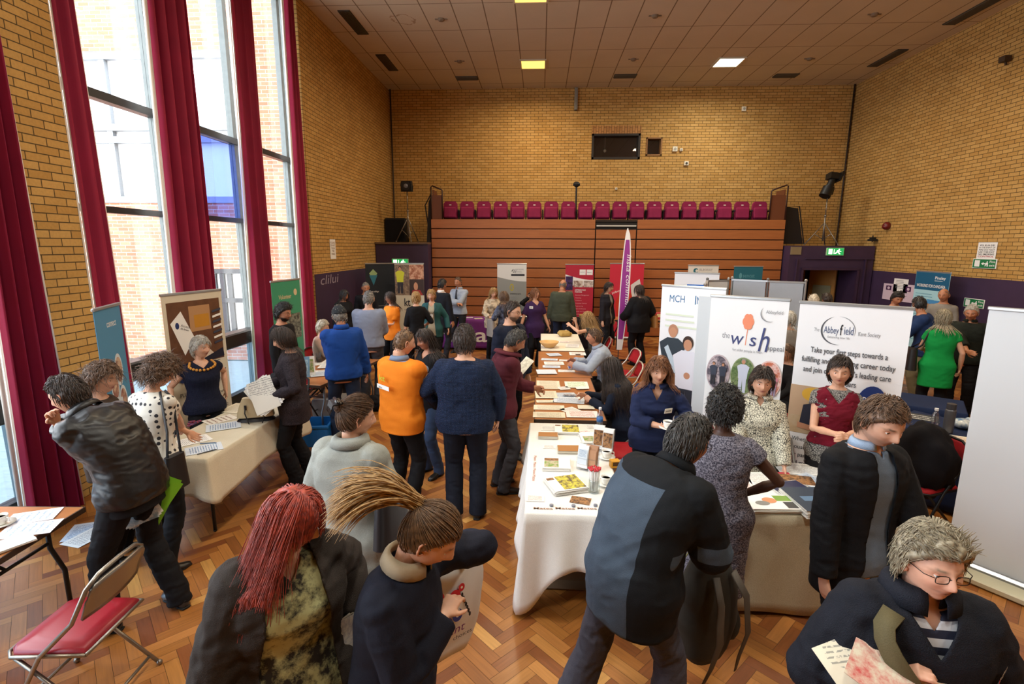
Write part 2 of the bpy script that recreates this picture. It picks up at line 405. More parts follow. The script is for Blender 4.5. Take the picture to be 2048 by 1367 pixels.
# ------------------------------------------------------------------ tall window bays on the left
alu = M('anodised_frame', '#6f7472', 0.45, 0.4, kind='noise', col2='#585d5c'); blackf = M('black_frame', '#191715', 0.4)
WX = XL-.24
nwin = [2]
def window_bay(y0, y1, posts, tint_mid=None):
    nwin[0] += 1
    b = MB()
    for y in posts: b.box((WX, y, HC/2), (.09, .10, HC))
    w = struct(b.build('window_%d' % nwin[0], alu))
    b = MB()
    for z, h in ((4.06, .09), (2.87, .07), (.10, .2), (6.95, .1)): b.box((WX+.01, (y0+y1)/2, z), (.11, y1-y0, h))
    b.box((WX+.05, (y0+y1)/2, 1.06), (.2, y1-y0, .22), bev=.02)
    b.build('transom', blackf, w)
    ps = sorted(posts)
    for a, c in zip(ps[:-1], ps[1:]):
        for k, (z0, z1) in enumerate(((.2, .95), (1.17, 2.83), (2.91, 4.01), (4.11, 6.9))):
            g = glass
            if k == 2 and abs(a-6.46) < .2: g = glass_mat('blue_glass', (.42, .50, .85), .08)
            if k == 0: g = glass_mat('lower_glass', (.66, .80, .92), .07)
            b = MB(); b.box((WX, (a+c)/2, (z0+z1)/2), (.006, c-a-.1, z1-z0)); b.build('pane', g, w)
    return w
window_bay(WY0, WY1, [5.0, 6.47, 8.13, 9.82, 10.1])
window_bay(-1.2, 4.25, [-1.15, .2, 1.55, 2.9, 4.2])
# sill ledge under the rail
b = MB(); b.box((XL-.32, 7.55, .02), (.36, 5.2, .05)); b.box((XL-.32, 1.5, .02), (.36, 5.4, .05)); struct(b.build('trim_6', M('stone_sill', '#9a9a98', .7)))
# curtains
velvet = NT('red_velvet'); tc = velvet.n('ShaderNodeTexCoord').outputs['Object']
_n = velvet.n('ShaderNodeTexNoise', i_Vector=tc, i_Scale=3.0, i_Detail=4.0)
velvet.l(velvet.mix(_n.outputs[0], srgb('#7e0f34'), srgb('#a01642')), velvet.b.inputs['Base Color'])
velvet.b.inputs['Roughness'].default_value = .8; velvet.b.inputs['Sheen Weight'].default_value = .5; velvet.b.inputs['Sheen Tint'].default_value = srgb('#e03050')
_tl = velvet.n('ShaderNodeBsdfTranslucent'); _tl.inputs[0].default_value = srgb('#c01840')
_mx = velvet.n('ShaderNodeMixShader'); _mx.inputs[0].default_value = .12
velvet.l(velvet.b.outputs[0], _mx.inputs[1]); velvet.l(_tl.outputs[0], _mx.inputs[2]); velvet.l(_mx.outputs[0], velvet.out.inputs[0])
lining = M('curtain_lining', '#f2ebe2', .9)
def curtain(label, top, bot, xt=XL-.03, xb=XL-.01, folds=5, amp=.06, seed=0):
    # top=(y0,y1) at the ceiling, bot=(y0,y1) at the floor; a pleated sheet with a pale lining behind
    rs = random.Random(seed); n = folds*14; m = 30
    t_ = thing('curtain', label, 'curtain', (0, 0, 0), 0, 'tall red velvet curtains on the window wall')
    U = np.linspace(0, 1, n+1); P = np.zeros((m+1, n+1, 3)); Q = np.zeros((m+1, n+1, 3))
    ph = [rs.uniform(0, 6) for _ in range(4)]
    for i in range(m+1):
        v = i/m; z = 6.93*(1-v)+.03
        y0 = top[0]*(1-v)+bot[0]*v; y1 = top[1]*(1-v)+bot[1]*v; x = xt*(1-v)+xb*v
        wob = .35*np.sin(U*5+ph[0]+v*1.5)+.2*np.sin(v*4+ph[1]+U*9)
        a = amp*(.75+.5*v)
        P[i, :, 0] = x+a*np.sin(2*PI*folds*U+wob)+.012*np.sin(4*PI*folds*U+ph[2]+v*2)
        P[i, :, 1] = y0+(y1-y0)*(U+.03*np.sin(2*PI*folds*U*1.0+ph[3]))
        P[i, :, 2] = z
        Q[i] = P[i]; Q[i, :, 0] = P[i, :, 0]-.02
    b = MB(); b.grid(P); o = b.build('drape', velvet.m, t_, smooth=True)
    b = MB(); b.grid(Q); b.tube([Q[0, -1]+(0.0, .012, 0), Q[m//2, -1]+(0.0, .012, 0), Q[m, -1]+(0.0, .012, 0)], .014, 6); b.tube([Q[0, 0]-(.012, .014, 0), Q[m//2, 0]-(.012, .014, 0), Q[m, 0]-(.012, .014, 0)], .018, 6)
    b.build('lining', lining, t_, smooth=True)
    b = MB(); b.tube([(xt, top[0]-.05, 6.95), (xt, top[1]+.05, 6.95)], .018, 8); b.build('curtain_track', darkmet, t_)
    return t_
cx = XL+.14
def cy(px, py, x=cx): return AX(px, py, x)[1]
curtain('red velvet curtain nearest the camera, spreading wide down to the brown table', (cy(-75, 100), cy(-5, 100)), (cy(42, 990)-.05, cy(150, 990)+.02), xt=XL+.13, xb=XL+.16, folds=4, amp=.085, seed=1)
curtain('narrow red velvet curtain at the edge of the near brick pier beside the blue banner', (5.0, 5.22), (4.98, 5.36), folds=2, amp=.035, seed=2)
curtain('broad red velvet curtain directly above the cream banner with a laptop picture', (6.32, 6.98), (6.15, 6.98), folds=4, amp=.065, seed=3)
curtain('red velvet curtain hanging to the left of the green banner', (8.0, 8.6), (7.85, 8.5), folds=3, amp=.065, seed=4)
curtain('farthest red velvet curtain, against the end of the window wall by the purple dado', (9.78, 10.08), (9.6, 10.15), folds=3, amp=.04, seed=5)
# ------------------------------------------------------------------ courtyard outside
redbrick = brick_mat('courtyard_brick', '#c98468', '#b06a52', '#c9b8a8', axis='X', rough=.9)
struct_brick = struct
b = MB(); YO = 10.75
for a0, a1, c0, c1 in ((-20, -13.0, 0, 9), (-13.0, -6.1, 0, 1.0), (-13.0, -6.1, 2.1, 3.35), (-8.55, -7.25, 1.0, 2.1), (-6.1, -4.9, 0, 9), (-13, -6.1, 6.3, 9), (-13, -8.55, 1.0, 2.1), (-13, -10.3, 3.35, 6.3), (-7.25, -6.1, 1.0, 2.1)):
    b.box(((a0+a1)/2, YO+.15, (c0+c1)/2), (a1-a0, .3, c1-c0))
cw = b.build('courtyard_wall', redbrick); tag(cw, 'pinkish red brick wall of the building across the courtyard, seen through the tall windows', 'wall')
b = MB(); b.box((-10.0, 20, 4), (9.6, .3, 9)); b.build('rear_wall', M('plaster_white', '#efece6', .9), cw)
b = MB(); b.box((-8.2, YO+.12, 4.82), (4.1, .06, 2.9)); b.build('upper_window', M('blind_white', '#f1f2f2', .5), cw)
b = MB()
for z in (6.22, 3.42, 4.62, 4.86): b.box((-8.2, YO+.05, z), (4.2, .14, .13))
for x in (-10.2, -8.9, -7.5, -6.2): b.box((x, YO+.06, 4.82), (.12, .13, 2.7))
b.build('window_frame', M('grey_window_frame', '#8c9196', .5), cw)
LW0, LW1, LZ0, LZ1 = AY(436, 600, YO)[0], AY(508, 600, YO)[0], AY(470, 665, YO)[2], AY(470, 542, YO)[2]; LC, LZ = (LW0+LW1)/2, (LZ0+LZ1)/2; LW, LH = LW1-LW0, LZ1-LZ0
b = MB(); b.box((LC, YO+.0, LZ), (LW, .05, LH)); b.build('lower_window', M('blind_white'), cw)
b = MB()
for z in (LZ0, LZ1, LZ+.05): b.box((LC, YO-.02, z), (LW, .14, .09))
for x in (LW0, LC-.22, LC-.06, LW1): b.box((x, YO-.01, LZ), (.1, .13, LH-.1))
b.build('lower_window_frame', M('charcoal_frame', '#33363a', .5), cw)
b = MB(); b.box((-12, 4, -.05), (14.5, 24, .06)); struct(b.build('courtyard_ground', M('paving', '#b9b4ac', .9, kind='noise')))
b = MB(); b.tube([AX(165, 0, XL-.3)+(-1.5, 1.5, .4), AX(185, 8, XL-.3)+(-1.5, 1.5, 0), AX(188, 0, XL-.3)+(-1.5, 1.5, .5)], .008, 6)
# ------------------------------------------------------------------ ceiling fittings
lamp_n = 0
def lamp(x, y, warm, label):
    t_ = thing('ceiling_light', label, 'ceiling light', (x, y, HC), 0, None)
    b = MB()
    for sx, sy, dx, dy in ((0, .31, .66, .04), (0, -.31, .66, .04), (.31, 0, .04, .58), (-.31, 0, .04, .58)): b.box((sx, sy, -.012), (dx, dy, .03))
    b.build('frame', M('lamp_trim', '#c9bfa8', .5), t_)
    b = MB(); b.box((0, 0, -.008), (.58, .58, .012))
    b.build('diffuser', M('lamp_warm' if warm else 'lamp_cool', '#ffd263' if warm else '#fffbe8', .5, kind='emit', scale=1.9 if warm else 5.0), t_)
    l = bpy.data.lights.new('ceiling_lamp', 'AREA'); l.shape = 'SQUARE'; l.size = .56; l.energy = LIGHT_W; l.color = WARM if warm else COOL
    l.spread = math.radians(165)
    o = bpy.data.objects.new('ceiling_lamp', l); COL.objects.link(o); o.parent = t_; o.location = (0, 0, -.03)
lamp(-.25, 13.98, True, 'warm square ceiling light glowing yellow near the back wall')
lamp(4.57, 14.02, False, 'bright white square ceiling light near the back wall, right of the yellow one')
lamp(-.25, 10.32, True, 'warm square ceiling light cut by the top edge of the photo, left one')
lamp(4.57, 10.36, True, 'warm square ceiling light cut by the top edge of the photo, right one')
for x, y, lb in ((-.25, 6.66, 'left one of the third row from the back wall'), (4.57, 6.7, 'right one of the third row from the back wall'), (-.25, 3.0, 'left one of the fourth row from the back wall'), (4.57, 3.04, 'right one of the fourth row from the back wall'), (4.57, -.6, 'right one of the row behind the camera'), (-.25, -.6, 'left one of the row behind the camera')): lamp(x, y, y > 5, 'square ceiling light out of frame, '+lb)
vent = M('vent_grille', '#3c352b', .6)
def ceil_vent(x, y, dx, dy, label):
    t_ = thing('ceiling_vent', label, 'vent', (x, y, HC)); b = MB(); b.box((0, 0, -.006), (dx, dy, .02)); b.build('backing', vent, t_)
    b = MB(); n = 9
    for i in range(n):
        if dy > dx: b.box((dx*(i/(n-1)-.5)*.9, 0, -.022), (.008, dy*.96, .018))
        else: b.box((0, dy*(i/(n-1)-.5)*.9, -.022), (dx*.96, .008, .018))
    b.build('slats', M('vent_slat', '#5a5040', .5), t_)
ceil_vent(-3.9, 11.4, .24, 1.15, 'long dark ceiling vent nearest the camera on the window side')
ceil_vent(-3.9, 13.75, .24, 1.15, 'long dark ceiling vent on the window side, nearer the back wall')
ceil_vent(-2.07, 15.0, .6, .28, 'short dark ceiling vent by the back wall, left of the yellow light')
ceil_vent(2.2, 14.98, .6, .28, 'short dark ceiling vent by the back wall, between the two lit panels')
ceil_vent(6.45, 15.1, .6, .28, 'short dark ceiling vent by the back wall near the right corner')
ceil_vent(8.27, 13.9, .24, 1.15, 'long dark ceiling vent over the right wall, farther one')
ceil_vent(8.25, 11.4, .24, 1.15, 'long dark ceiling vent over the right wall, nearer one')
for x, y, lb in ((-2.07, 11.3, 'ceiling detector beside the water-stained tile'), (-2.07, 13.7, 'ceiling detector left of the yellow light'), (2.2, 11.32, 'ceiling detector in the middle of the ceiling, nearer one'), (2.2, 13.73, 'ceiling detector in the middle of the ceiling, nearer the back wall'),
                 (6.46, 11.43, 'ceiling detector toward the right wall, nearer one'), (6.44, 13.86, 'ceiling detector toward the right wall, nearer the back wall')):
    b = MB(); b.lathe([(.07, 0), (.07, -.02), (.045, -.045), (0.0, -.05)], (x, y, HC), 14)
    for sx in (-.1, .1): b.box((x+sx, y, HC-.008), (.05, .03, .016))
    simple(b, 'smoke_detector', M('detector_cream', '#7a6a58', .5), 'small round '+lb, 'detector', smooth=False)
# fittings on the back wall
b = MB(); b.box((.965, YB-.05, 6.68), (.09, .1, .6)); b.box((.965, YB-.07, 6.68), (.03, .1, .6)); simple(b, 'cable_trunking', M('trunk_grey', '#8d8a80', .5), 'grey vertical cable trunking coming down from the ceiling on the back wall', 'trunking')
cream = M('cream_plastic', '#e6ddc6', .5)
def wallbox(x, z, w, h, label, cat='wall box', dark=False):
    b = MB(); b.box((x, YB-.03, z), (w, .06, h), bev=.008); b.cur = 1; b.lathe([(0, 0), (min(w, h)*.28, 0), (min(w, h)*.28, .012), (0, .014)], (0, 0, 0), 12)
    v = b.v[-1]; b.v[-1] = v@RX(PI/2).T+np.array([x, YB-.06, z])
    simple(b, cat.replace(' ', '_'), [cream, M('socket_dark', '#3a3a38', .5) if dark else M('socket_grey', '#a8a59a', .5)], label, cat)
wallbox(3.87, 5.30, .14, .14, 'larger cream box on the back wall right of the small square opening', 'wall sensor')
wallbox(4.05, 5.28, .08, .08, 'tiny cream box just right of a larger cream box on the back wall', 'wall sensor')
wallbox(4.22, 4.9, .13, .12, 'cream camera box with dark lens on the back wall below the sensors', 'security camera', True)
wallbox(5.74, 6.38, .12, .13, 'cream box high on the back wall near the right corner', 'wall sensor')
wallbox(2.22, 4.19, .07, .07, 'tiny cream box on the back wall just above the maroon seats', 'wall sensor')
b = MB(); p = AY(1683, 433, YB-.03); b.sphere((XR-.05, 13.8, 3.05), .1); b.lathe([(.09, 0), (.09, .05)], (XR-.06, 13.8, 3.0), 14)
simple(b, 'fire_bell', M('bell_red', '#6d1a1c', .35), 'dark red fire bell on the right wall near the corner', 'fire bell', smooth=True)
b = MB(); q = AX(2010, 118, XR-.1); b.box(q, (.12, .14, .1)); b.tube([q, q+(0.05, .02, -.1)], .02, 6); simple(b, 'wall_speaker', M('fitting_dark', '#3a2716', .6), 'small dark fitting high on the right wall', 'wall fitting')
b = MB(); q = AX(1745, 480, XR-.1); b.box(q, (.14, .2, .05)); b.box(q+(0, 0, .05), (.1, .12, .05)); b.tube([q-(0, 0, .04), q+(0, 0, .12)], .015, 6); simple(b, 'wall_bracket', M('fitting_black', '#141414', .6), 'small black stepped bracket on the right wall above the doorway corner', 'bracket')
# ------------------------------------------------------------------ people
_ICO = {}
def ico(n):
    if n not in _ICO:
        import bmesh
        bm = bmesh.new(); bmesh.ops.create_icosphere(bm, subdivisions=n, radius=1.0)
        V = np.array([v.co[:] for v in bm.verts]); F = [[v.index for v in f.verts] for f in bm.faces]; bm.free()
        _ICO[n] = (V, F)
    return _ICO[n]
def unit(v): v = np.asarray(v, float); return v/(np.linalg.norm(v)+1e-9)
def G(x, z, cx, cz, sx, sz): return np.exp(-((x-cx)/sx)**2/2-((z-cz)/sz)**2/2)
def head_verts(sex, n, fat=0.0, smile=0.0):
    D, F = ico(n); D = D.copy(); dx, dy, dz = D.T
    x = dx*.0755; y = dy*.096; z = dz*.119
    t = np.clip(-dz, 0, 1)
    x = x*(1-(.27 if sex == 'm' else .34)*t**1.6)*(1+.04*np.clip(dz, 0, 1)*(1-np.clip(dz, 0, 1)))
    y = np.where(dy > 0, y*(1-.06*t), y*(1-.50*t**1.2)); y = y-.006*t
    x *= 1+fat*.12*np.clip(t*1.4, 0, 1)
    fr = np.clip(dy*2.2-.2, 0, 1); ax = np.abs(x)
    f = 0
    f = f+.020*G(x, z, 0, -.022, .0095, .011)+.012*G(x, z, 0, -.004, .007, .014)+.005*G(x, z, 0, .012, .006, .014)
    f = f+.006*G(ax, z, .0125, -.027, .006, .006)
    f = f-.010*G(ax, z, .031, .008, .013, .0095)
    f = f+.0045*G(ax, z, .028, .028, .018, .006)
    f = f+(.004+.004*smile)*G(ax, z, .040, -.018, .014, .012)
    f = f+.0065*G(x, z, 0, -.0485, .017, .0036)+.0065*G(x, z, 0, -.0590, .014, .0042)-.0055*G(x, z, 0, -.0535, .019, .0017)
    f = f-.003*G(x, z, 0, -.069, .016, .005)+.009*G(x, z, 0, -.090, .018, .014)
    f = f-.002*smile*G(ax, z, .027, -.050, .006, .008)
    y = y+f*fr
    V = np.stack([x, y, z], 1)
    # eyelids: soft ridge round each eyeball
    return V, F, np.stack([x, y, z, fr], 1)
def seg_tint(P, sex, skin, brow, lipc, stub, smile):
    x, y, z, fr = P.T; ax = np.abs(x); C = np.tile(np.array(skin), (len(P), 1))
    def bl(w, c): w = np.clip(w, 0, 1)[:, None]; return C*(1-w)+np.array(c)*w
    C = bl(.22*fr*G(ax, z, .040, -.022, .014, .014), np.array(skin)*(1.0, .62, .55))
    C = bl(.15*fr*G(x, z, 0, -.024, .012, .012), np.array(skin)*(1.0, .6, .5))
    C = bl(.35*fr*G(ax, z, .031, .008, .015, .011), np.array(skin)*(.72, .55, .5))
    if stub is not None:
        reg = np.clip((-z-.040)/.012, 0, 1)*np.clip((y+.010)/.02, 0, 1)
        reg = np.maximum(reg, fr*G(x, z, 0, -.041, .020, .005)*1.2)*(1-G(x, z, 0, -.054, .015, .004))
        C = bl(reg*stub[1], stub[0])
    zl = z-smile*.18*ax
    C = bl(fr*(G(ax, zl, 0, -.0487, .0155, .0034)+G(ax, zl, 0, -.0585, .0135, .0042))*(1.1 if sex == 'f' else .6), lipc)
    C = bl(fr*G(ax, zl, 0, -.0537, .018, .0014)*1.0, np.array(lipc)*.3)
    C = bl(fr*G(ax, z-.18*(ax-.03)*np.sign(.04-ax), .031, .0305, .0125, .0030)*1.3, brow)
    return C
SKIN = NT('skin'); _a = SKIN.n('ShaderNodeVertexColor', layer_name='tint')
_nz = SKIN.n('ShaderNodeTexNoise', i_Scale=45.0, i_Detail=3.0); _nz.inputs['Vector'].default_value = (0, 0, 0)
SKIN.l(SKIN.n('ShaderNodeTexCoord').outputs['Object'], _nz.inputs['Vector'])
_hs = SKIN.n('ShaderNodeHueSaturation', i_Color=_a.outputs[0], i_Value=SKIN.math('ADD', SKIN.math('MULTIPLY', _nz.outputs[0], .22), .89))
SKIN.l(_hs.outputs[0], SKIN.b.inputs['Base Color']); SKIN.b.inputs['Roughness'].default_value = .5
SKIN.b.inputs['Subsurface Weight'].default_value = .06; SKIN.b.inputs['Subsurface Radius'].default_value = (.02, .008, .004)
EYE_W = M('eye_white', '#e8e2da', .25); EYE_P = M('eye_pupil', '#0b0908', .15)
def IRIS(k): return M('iris_'+k, {'brown': '#3d2415', 'blue': '#54707f', 'grey': '#5b6660'}[k], .2)
def hairmat(name, c, c2):
    if 'hair_'+name in MATS: return MATS['hair_'+name]
    t = NT('hair_'+name); oi = t.n('ShaderNodeTexCoord').outputs['Object']
    n = t.n('ShaderNodeTexNoise', i_Vector=oi, i_Scale=55.0, i_Detail=3.0)
    t.l(t.ramp(n.outputs[0], [(.33, srgb(c2)), (.65, srgb(c))]), t.b.inputs['Base Color'])
    t.b.inputs['Roughness'].default_value = .48; t.b.inputs['Sheen Weight'].default_value = .1; t.bump(n.outputs[0], .002, .6)
    MATS['hair_'+name] = t.m; return t.m
HAIR = dict(black=('#1d1816', '#0d0a09'), darkbrown=('#3a281d', '#1e130d'), brown=('#6e5038', '#3e2a19'), auburn=('#8a5730', '#5a3218'), blonde=('#b8935c', '#84602f'),
            ashblonde=('#a3987f', '#6d6350'), grey=('#8d8880', '#4d4843'), silver=('#c5c0b6', '#8a857c'), saltpepper=('#4a4744', '#1c1a19'), red=('#b0402a', '#6e1a12'), lightbrown=('#7a5a3b', '#4a321c'), white=('#ded6c4', '#aaa08c'))

def wob(P, seed, freq, oct=3):
    rs = np.random.default_rng(seed); out = np.zeros(len(P)); a = 1.0
    for o in range(oct):
        for _ in range(3):
            k = rs.normal(size=3)*freq; k2 = rs.normal(size=3)*freq*.6
            out += a*np.sin(P@k+rs.uniform(0, 6)+1.6*np.sin(P@k2+rs.uniform(0, 6)))/3
        a *= .55; freq *= 1.9
    return out
def remesh(b, vox, smooth, name, mat, parent, T=None, wr=0.0, wf=14.0, seed=0, cut=None, colf=None, extra=None, zstretch=(1, 1, 1)):
    V = np.concatenate(b.v); me = bpy.data.meshes.new('tmp'); me.from_pydata(V.tolist(), [], b.f); me.update()
    o = bpy.data.objects.new('tmp', me); COL.objects.link(o)
    m = o.modifiers.new('r', 'REMESH'); m.mode = 'VOXEL'; m.voxel_size = vox; m.adaptivity = 0
    if smooth:
        s = o.modifiers.new('s', 'SMOOTH'); s.factor = .5; s.iterations = smooth
    dg = bpy.context.evaluated_depsgraph_get(); ev = o.evaluated_get(dg); m2 = ev.to_mesh()
    n = len(m2.vertices); P = np.empty(n*3); m2.vertices.foreach_get('co', P); P = P.reshape(-1, 3)
    N = np.empty(n*3); m2.vertices.foreach_get('normal', N); N = N.reshape(-1, 3)
    nf = len(m2.polygons); L = np.empty(len(m2.loops), int); m2.loops.foreach_get('vertex_index', L)
    tot = np.empty(nf, int); m2.polygons.foreach_get('loop_total', tot)
    st = np.concatenate([[0], np.cumsum(tot)[:-1]])
    if np.all(tot == 4): Fs = L.reshape(-1, 4).tolist()
    else: Fs = [L[a:a+c].tolist() for a, c in zip(st, tot)]
    ev.to_mesh_clear(); bpy.data.objects.remove(o); bpy.data.meshes.remove(me)
    if wr:
        q = wob(P*np.array(zstretch), seed, wf)
        P = P+N*((1-2*np.abs(q))*.55+.45*q)[:, None]*wr
    if cut is not None:
        Fa = np.array(Fs); ctr = P[Fa].mean(1); keep = cut(ctr) > 0
        used = np.zeros(len(P), bool); used[Fa[keep].ravel()] = True; mp = np.cumsum(used)-1
        rim = np.zeros(len(P), bool); rim[Fa[~keep].ravel()] = True; rim = np.where(rim & used)[0]
        if len(rim):
            Q = P[rim]
            for _ in range(2):
                f0 = cut(Q); g = np.stack([(cut(Q+e)-cut(Q-e))/.004 for e in np.eye(3)*.002], 1); gg = (g**2).sum(1)+1e-6
                st = -(f0/gg)[:, None]*g; ln = np.linalg.norm(st, axis=1)[:, None]; st *= np.minimum(1, vox*1.1/(ln+1e-9)); st[gg < .2] = 0; st[np.abs(f0) > .05] = 0; Q = Q+st
            P[rim] = Q
        P = P[used]; Fs = mp[Fa[keep]].tolist()
    C = colf(P) if colf is not None else None
    if extra is not None:
        EV, EF, EC = extra; k = len(P); P = np.concatenate([P, EV]); Fs = Fs+[[i+k for i in f] for f in EF]; C = np.concatenate([C, EC])
    me = bpy.data.meshes.new(name); me.from_pydata(P.tolist(), [], Fs); me.polygons.foreach_set('use_smooth', [True]*len(me.polygons))
    if C is not None:
        ca = me.color_attributes.new('tint', 'FLOAT_COLOR', 'POINT'); ca.data.foreach_set('color', np.c_[C, np.ones(len(C))].ravel())
    me.materials.append(mat); me.update()
    oo = bpy.data.objects.new(name, me); COL.objects.link(oo); oo.parent = parent
    if cut is not None:
        sm = oo.modifiers.new('thickness', 'SOLIDIFY'); sm.thickness = .004; sm.offset = -1
    return oo
def ik(a, t, l1, l2, pole):
    a = np.array(a, float); t = np.array(t, float); d = t-a; L = np.linalg.norm(d); mx = (l1+l2)*.998
    if L > mx: d = d/L*mx; t = a+d; L = mx
    L = max(L, abs(l1-l2)+.01); u = d/np.linalg.norm(d); p = np.array(pole, float); p = p-u*np.dot(p, u); p = unit(p)
    c = (l1*l1+L*L-l2*l2)/(2*L); h = math.sqrt(max(l1*l1-c*c, 1e-6)); return a+u*c+p*h, t

def make_hand(b, wrist, d, nrm, k, side, curl=.35, spread=.0, fine=True):
    """palm + four unequal fingers + side thumb. d: direction wrist->fingers, nrm: palm-side normal, side=+1 right hand"""
    d = unit(d); nrm = unit(np.array(nrm, float)-d*np.dot(nrm, d)); w = np.cross(d, nrm)*side  # w: towards the little finger? thumb = -w
    w = -w
    r = .0085*k
    P = [wrist-d*.015*k, wrist+d*.012*k, wrist+d*.045*k, wrist+d*.088*k]
    b.tube(P, np.array([(.026, .020), (.030, .017), (.041, .0155), (.040, .012)])*k, 10, side=w)
    base = wrist+d*.086*k
    for i, (off, ln) in enumerate(((.030, .070), (.010, .079), (-.010, .073), (-.029, .057))):
        p = base+w*off*k-d*abs(off)*.18*k; dd = unit(d+w*off*(2.5*spread+.4)); pts = [p-dd*.02*k, p]; ang = 0; n2 = nrm
        for s, fr in enumerate((.45, .30, .25)):
            ang += curl*(.75+.22*i)*(1.15 if s == 1 else .9); q = dd*math.cos(ang)+n2*math.sin(ang)
            pts.append(pts[-1]+q*ln*fr*k)
        b.tube(pts, np.array([1.0, 1.06, .98, .92, .72])*r, 7)
        b.sphere(pts[-1], r*.74, 7, 5)
    # thumb: leaves the side of the palm near its base
    p = wrist+d*.022*k+w*.022*k; q1 = unit(d*.62+w*.72+nrm*.35); q2 = unit(d*.85+w*.30+nrm*(.45+curl*.4)); q3 = unit(d*.92+w*.02+nrm*(.45+curl*.6))
    pts = [p, p+q1*.040*k, p+q1*.040*k+q2*.032*k, p+q1*.040*k+q2*.032*k+q3*.024*k]
    b.tube(pts, np.array([1.55, 1.3, 1.12, .85])*r, 7); b.sphere(pts[-1], r*.85, 7, 5)

PEOPLE = {}
def person(label, loc, face, h=1.70, sex='m', bulk=1.0, lean=0.0, side=0.0, belly=0.0, hyaw=0, hpitch=8, hroll=0, lh=None, rh=None, lel=None, rel=None,
           lcurl=.4, rcurl=.4, lpalm=None, rpalm=None, lfd=None, rfd=None, feet=None, seat=None, skin='#c98f72', hair=('short', 'brown'), beard=None, top=None, over=None, bottom=None, shoes='#16130f',
           glasses=None, iris='brown', detail=1, smile=.4, seed=None, cap_=None, extras=None, fat=0.0, collar=None, hands=True, badge=None):
    """top/over: dict(mat, sleeve 0..1, hem, ease, neck, open, wr)   bottom: dict(kind, mat, ...)"""
    seed = len(PEOPLE)*13+5 if seed is None else seed
    rs = np.random.default_rng(seed)
    s = h/1.75; root = thing('person', label, 'person', (loc[0], loc[1], 0), math.radians(face-90))
    PEOPLE[label] = root
    fem = sex == 'f'; sk = np.array(srgb(skin)[:3]); vb = (.0065, .008, .0105)[2-detail] if detail < 3 else .005
    vb = {3: .005, 2: .0065, 1: .0085, 0: .011}[detail]; vc = {3: .009, 2: .011, 1: .014, 0: .018}[detail]
    Ls = .532*s; pz = .945*s if seat is None else seat+.115
    # spine
    n = 15; ts = np.linspace(0, 1, n); ang = np.radians(lean)*np.clip(ts*1.6, 0, 1)+(np.radians(lean)*.25*np.clip(ts*2-1, 0, 1))
    sl = np.radians(side)*np.clip(ts*1.5, 0, 1)
    dirs = np.stack([np.sin(sl), np.sin(ang)*np.cos(sl), np.cos(ang)*np.cos(sl)], 1)
    sp = np.zeros((n, 3)); sp[0] = (0, 0 if seat is None else -.02, pz)
    if seat is None: sp[0, 1] -= math.sin(math.radians(lean))*.10
    for i in range(1, n): sp[i] = sp[i-1]+dirs[i]*Ls/(n-1)
    fw = np.stack([np.zeros(n), np.cos(ang), -np.sin(ang)], 1); rt = np.cross(fw, dirs)  # right
    rt = np.cross(dirs, np.cross(rt, dirs)); rt = -rt if rt[0][0] < 0 else rt
    rt /= np.linalg.norm(rt, axis=1)[:, None]; fw = np.cross(dirs, rt); fw /= np.linalg.norm(fw, axis=1)[:, None]
    def spn(t):
        if t < 0: return sp[0]+dirs[0]*0+np.array([0, 0, 1])*t*Ls+(np.array([0, .04, 0])*(-t) if seat else 0), np.array([1., 0, 0]), np.array([0, 1., 0]), np.array([0, 0, 1.])
        i = min(t*(n-1), n-1.001); k = int(i); f = i-k; k2 = min(k+1, n-1)
        ex = (t-1)*Ls if t > 1 else 0
        return sp[k]*(1-f)+sp[k2]*f+dirs[-1]*ex, unit(rt[k]*(1-f)+rt[k2]*f), unit(fw[k]*(1-f)+fw[k2]*f), unit(dirs[k]*(1-f)+dirs[k2]*f)
    if fem: prof = [(-.24, .150, .098), (-.10, .172, .112), (.02, .170, .112), (.20, .140, .098), (.34, .130, .092), (.50, .143, .100), (.64, .155, .108), (.80, .160, .100), (.90, .145, .085), (.97, .085, .068), (1.03, .052, .054), (1.14, .048, .050)]
    else: prof = [(-.24, .140, .100), (-.10, .160, .112), (.02, .162, .114), (.20, .150, .108), (.34, .150, .106), (.50, .162, .112), (.64, .176, .118), (.80, .184, .114), (.90, .168, .096), (.97, .100, .076), (1.03, .062, .063), (1.14, .056, .058)]
    tp = np.array([p[0] for p in prof]); rxp = np.array([p[1] for p in prof])*s; ryp = np.array([p[2] for p in prof])*s
    bw = np.interp(tp, [-.2, .1, .3, .6, .95, 1.0], [bulk]*4+[1+(bulk-1)*.6, 1]); rxp *= bw; ryp *= bw
    ANG = np.linspace(0, 2*PI, 28, endpoint=False)
    def ring(t, ease=0.0, flare=1.0):
        rx, ry = np.interp(t, tp, rxp)*flare+ease, np.interp(t, tp, ryp)*flare+ease
        c, R, Fw, U = spn(t); ca, sa = np.cos(ANG), np.sin(ANG)
        X = np.sign(ca)*np.abs(ca)**.86*rx; Y = np.sign(sa)*np.abs(sa)**.86*ry
        fm = np.clip(sa, 0, 1)
        bl = belly*math.exp(-((t-.22)/.22)**2/2)*.10*s
        bu = (.030*s*bulk*math.exp(-((t-.63)/.09)**2/2)) if fem else .006*math.exp(-((t-.68)/.1)**2/2)
        Y = Y+fm*(bl+bu*(1-.35*np.abs(np.sin(ANG*1))**8 if not fem else 1))
        Y = Y-np.clip(-sa, 0, 1)*(-.022*s*math.exp(-((t+.08)/.12)**2/2)-.008*s*math.exp(-((t-.75)/.15)**2/2))
        X = X*(1+belly*.35*math.exp(-((t-.2)/.25)**2/2))
        return c+np.outer(X, R)+np.outer(Y, Fw)
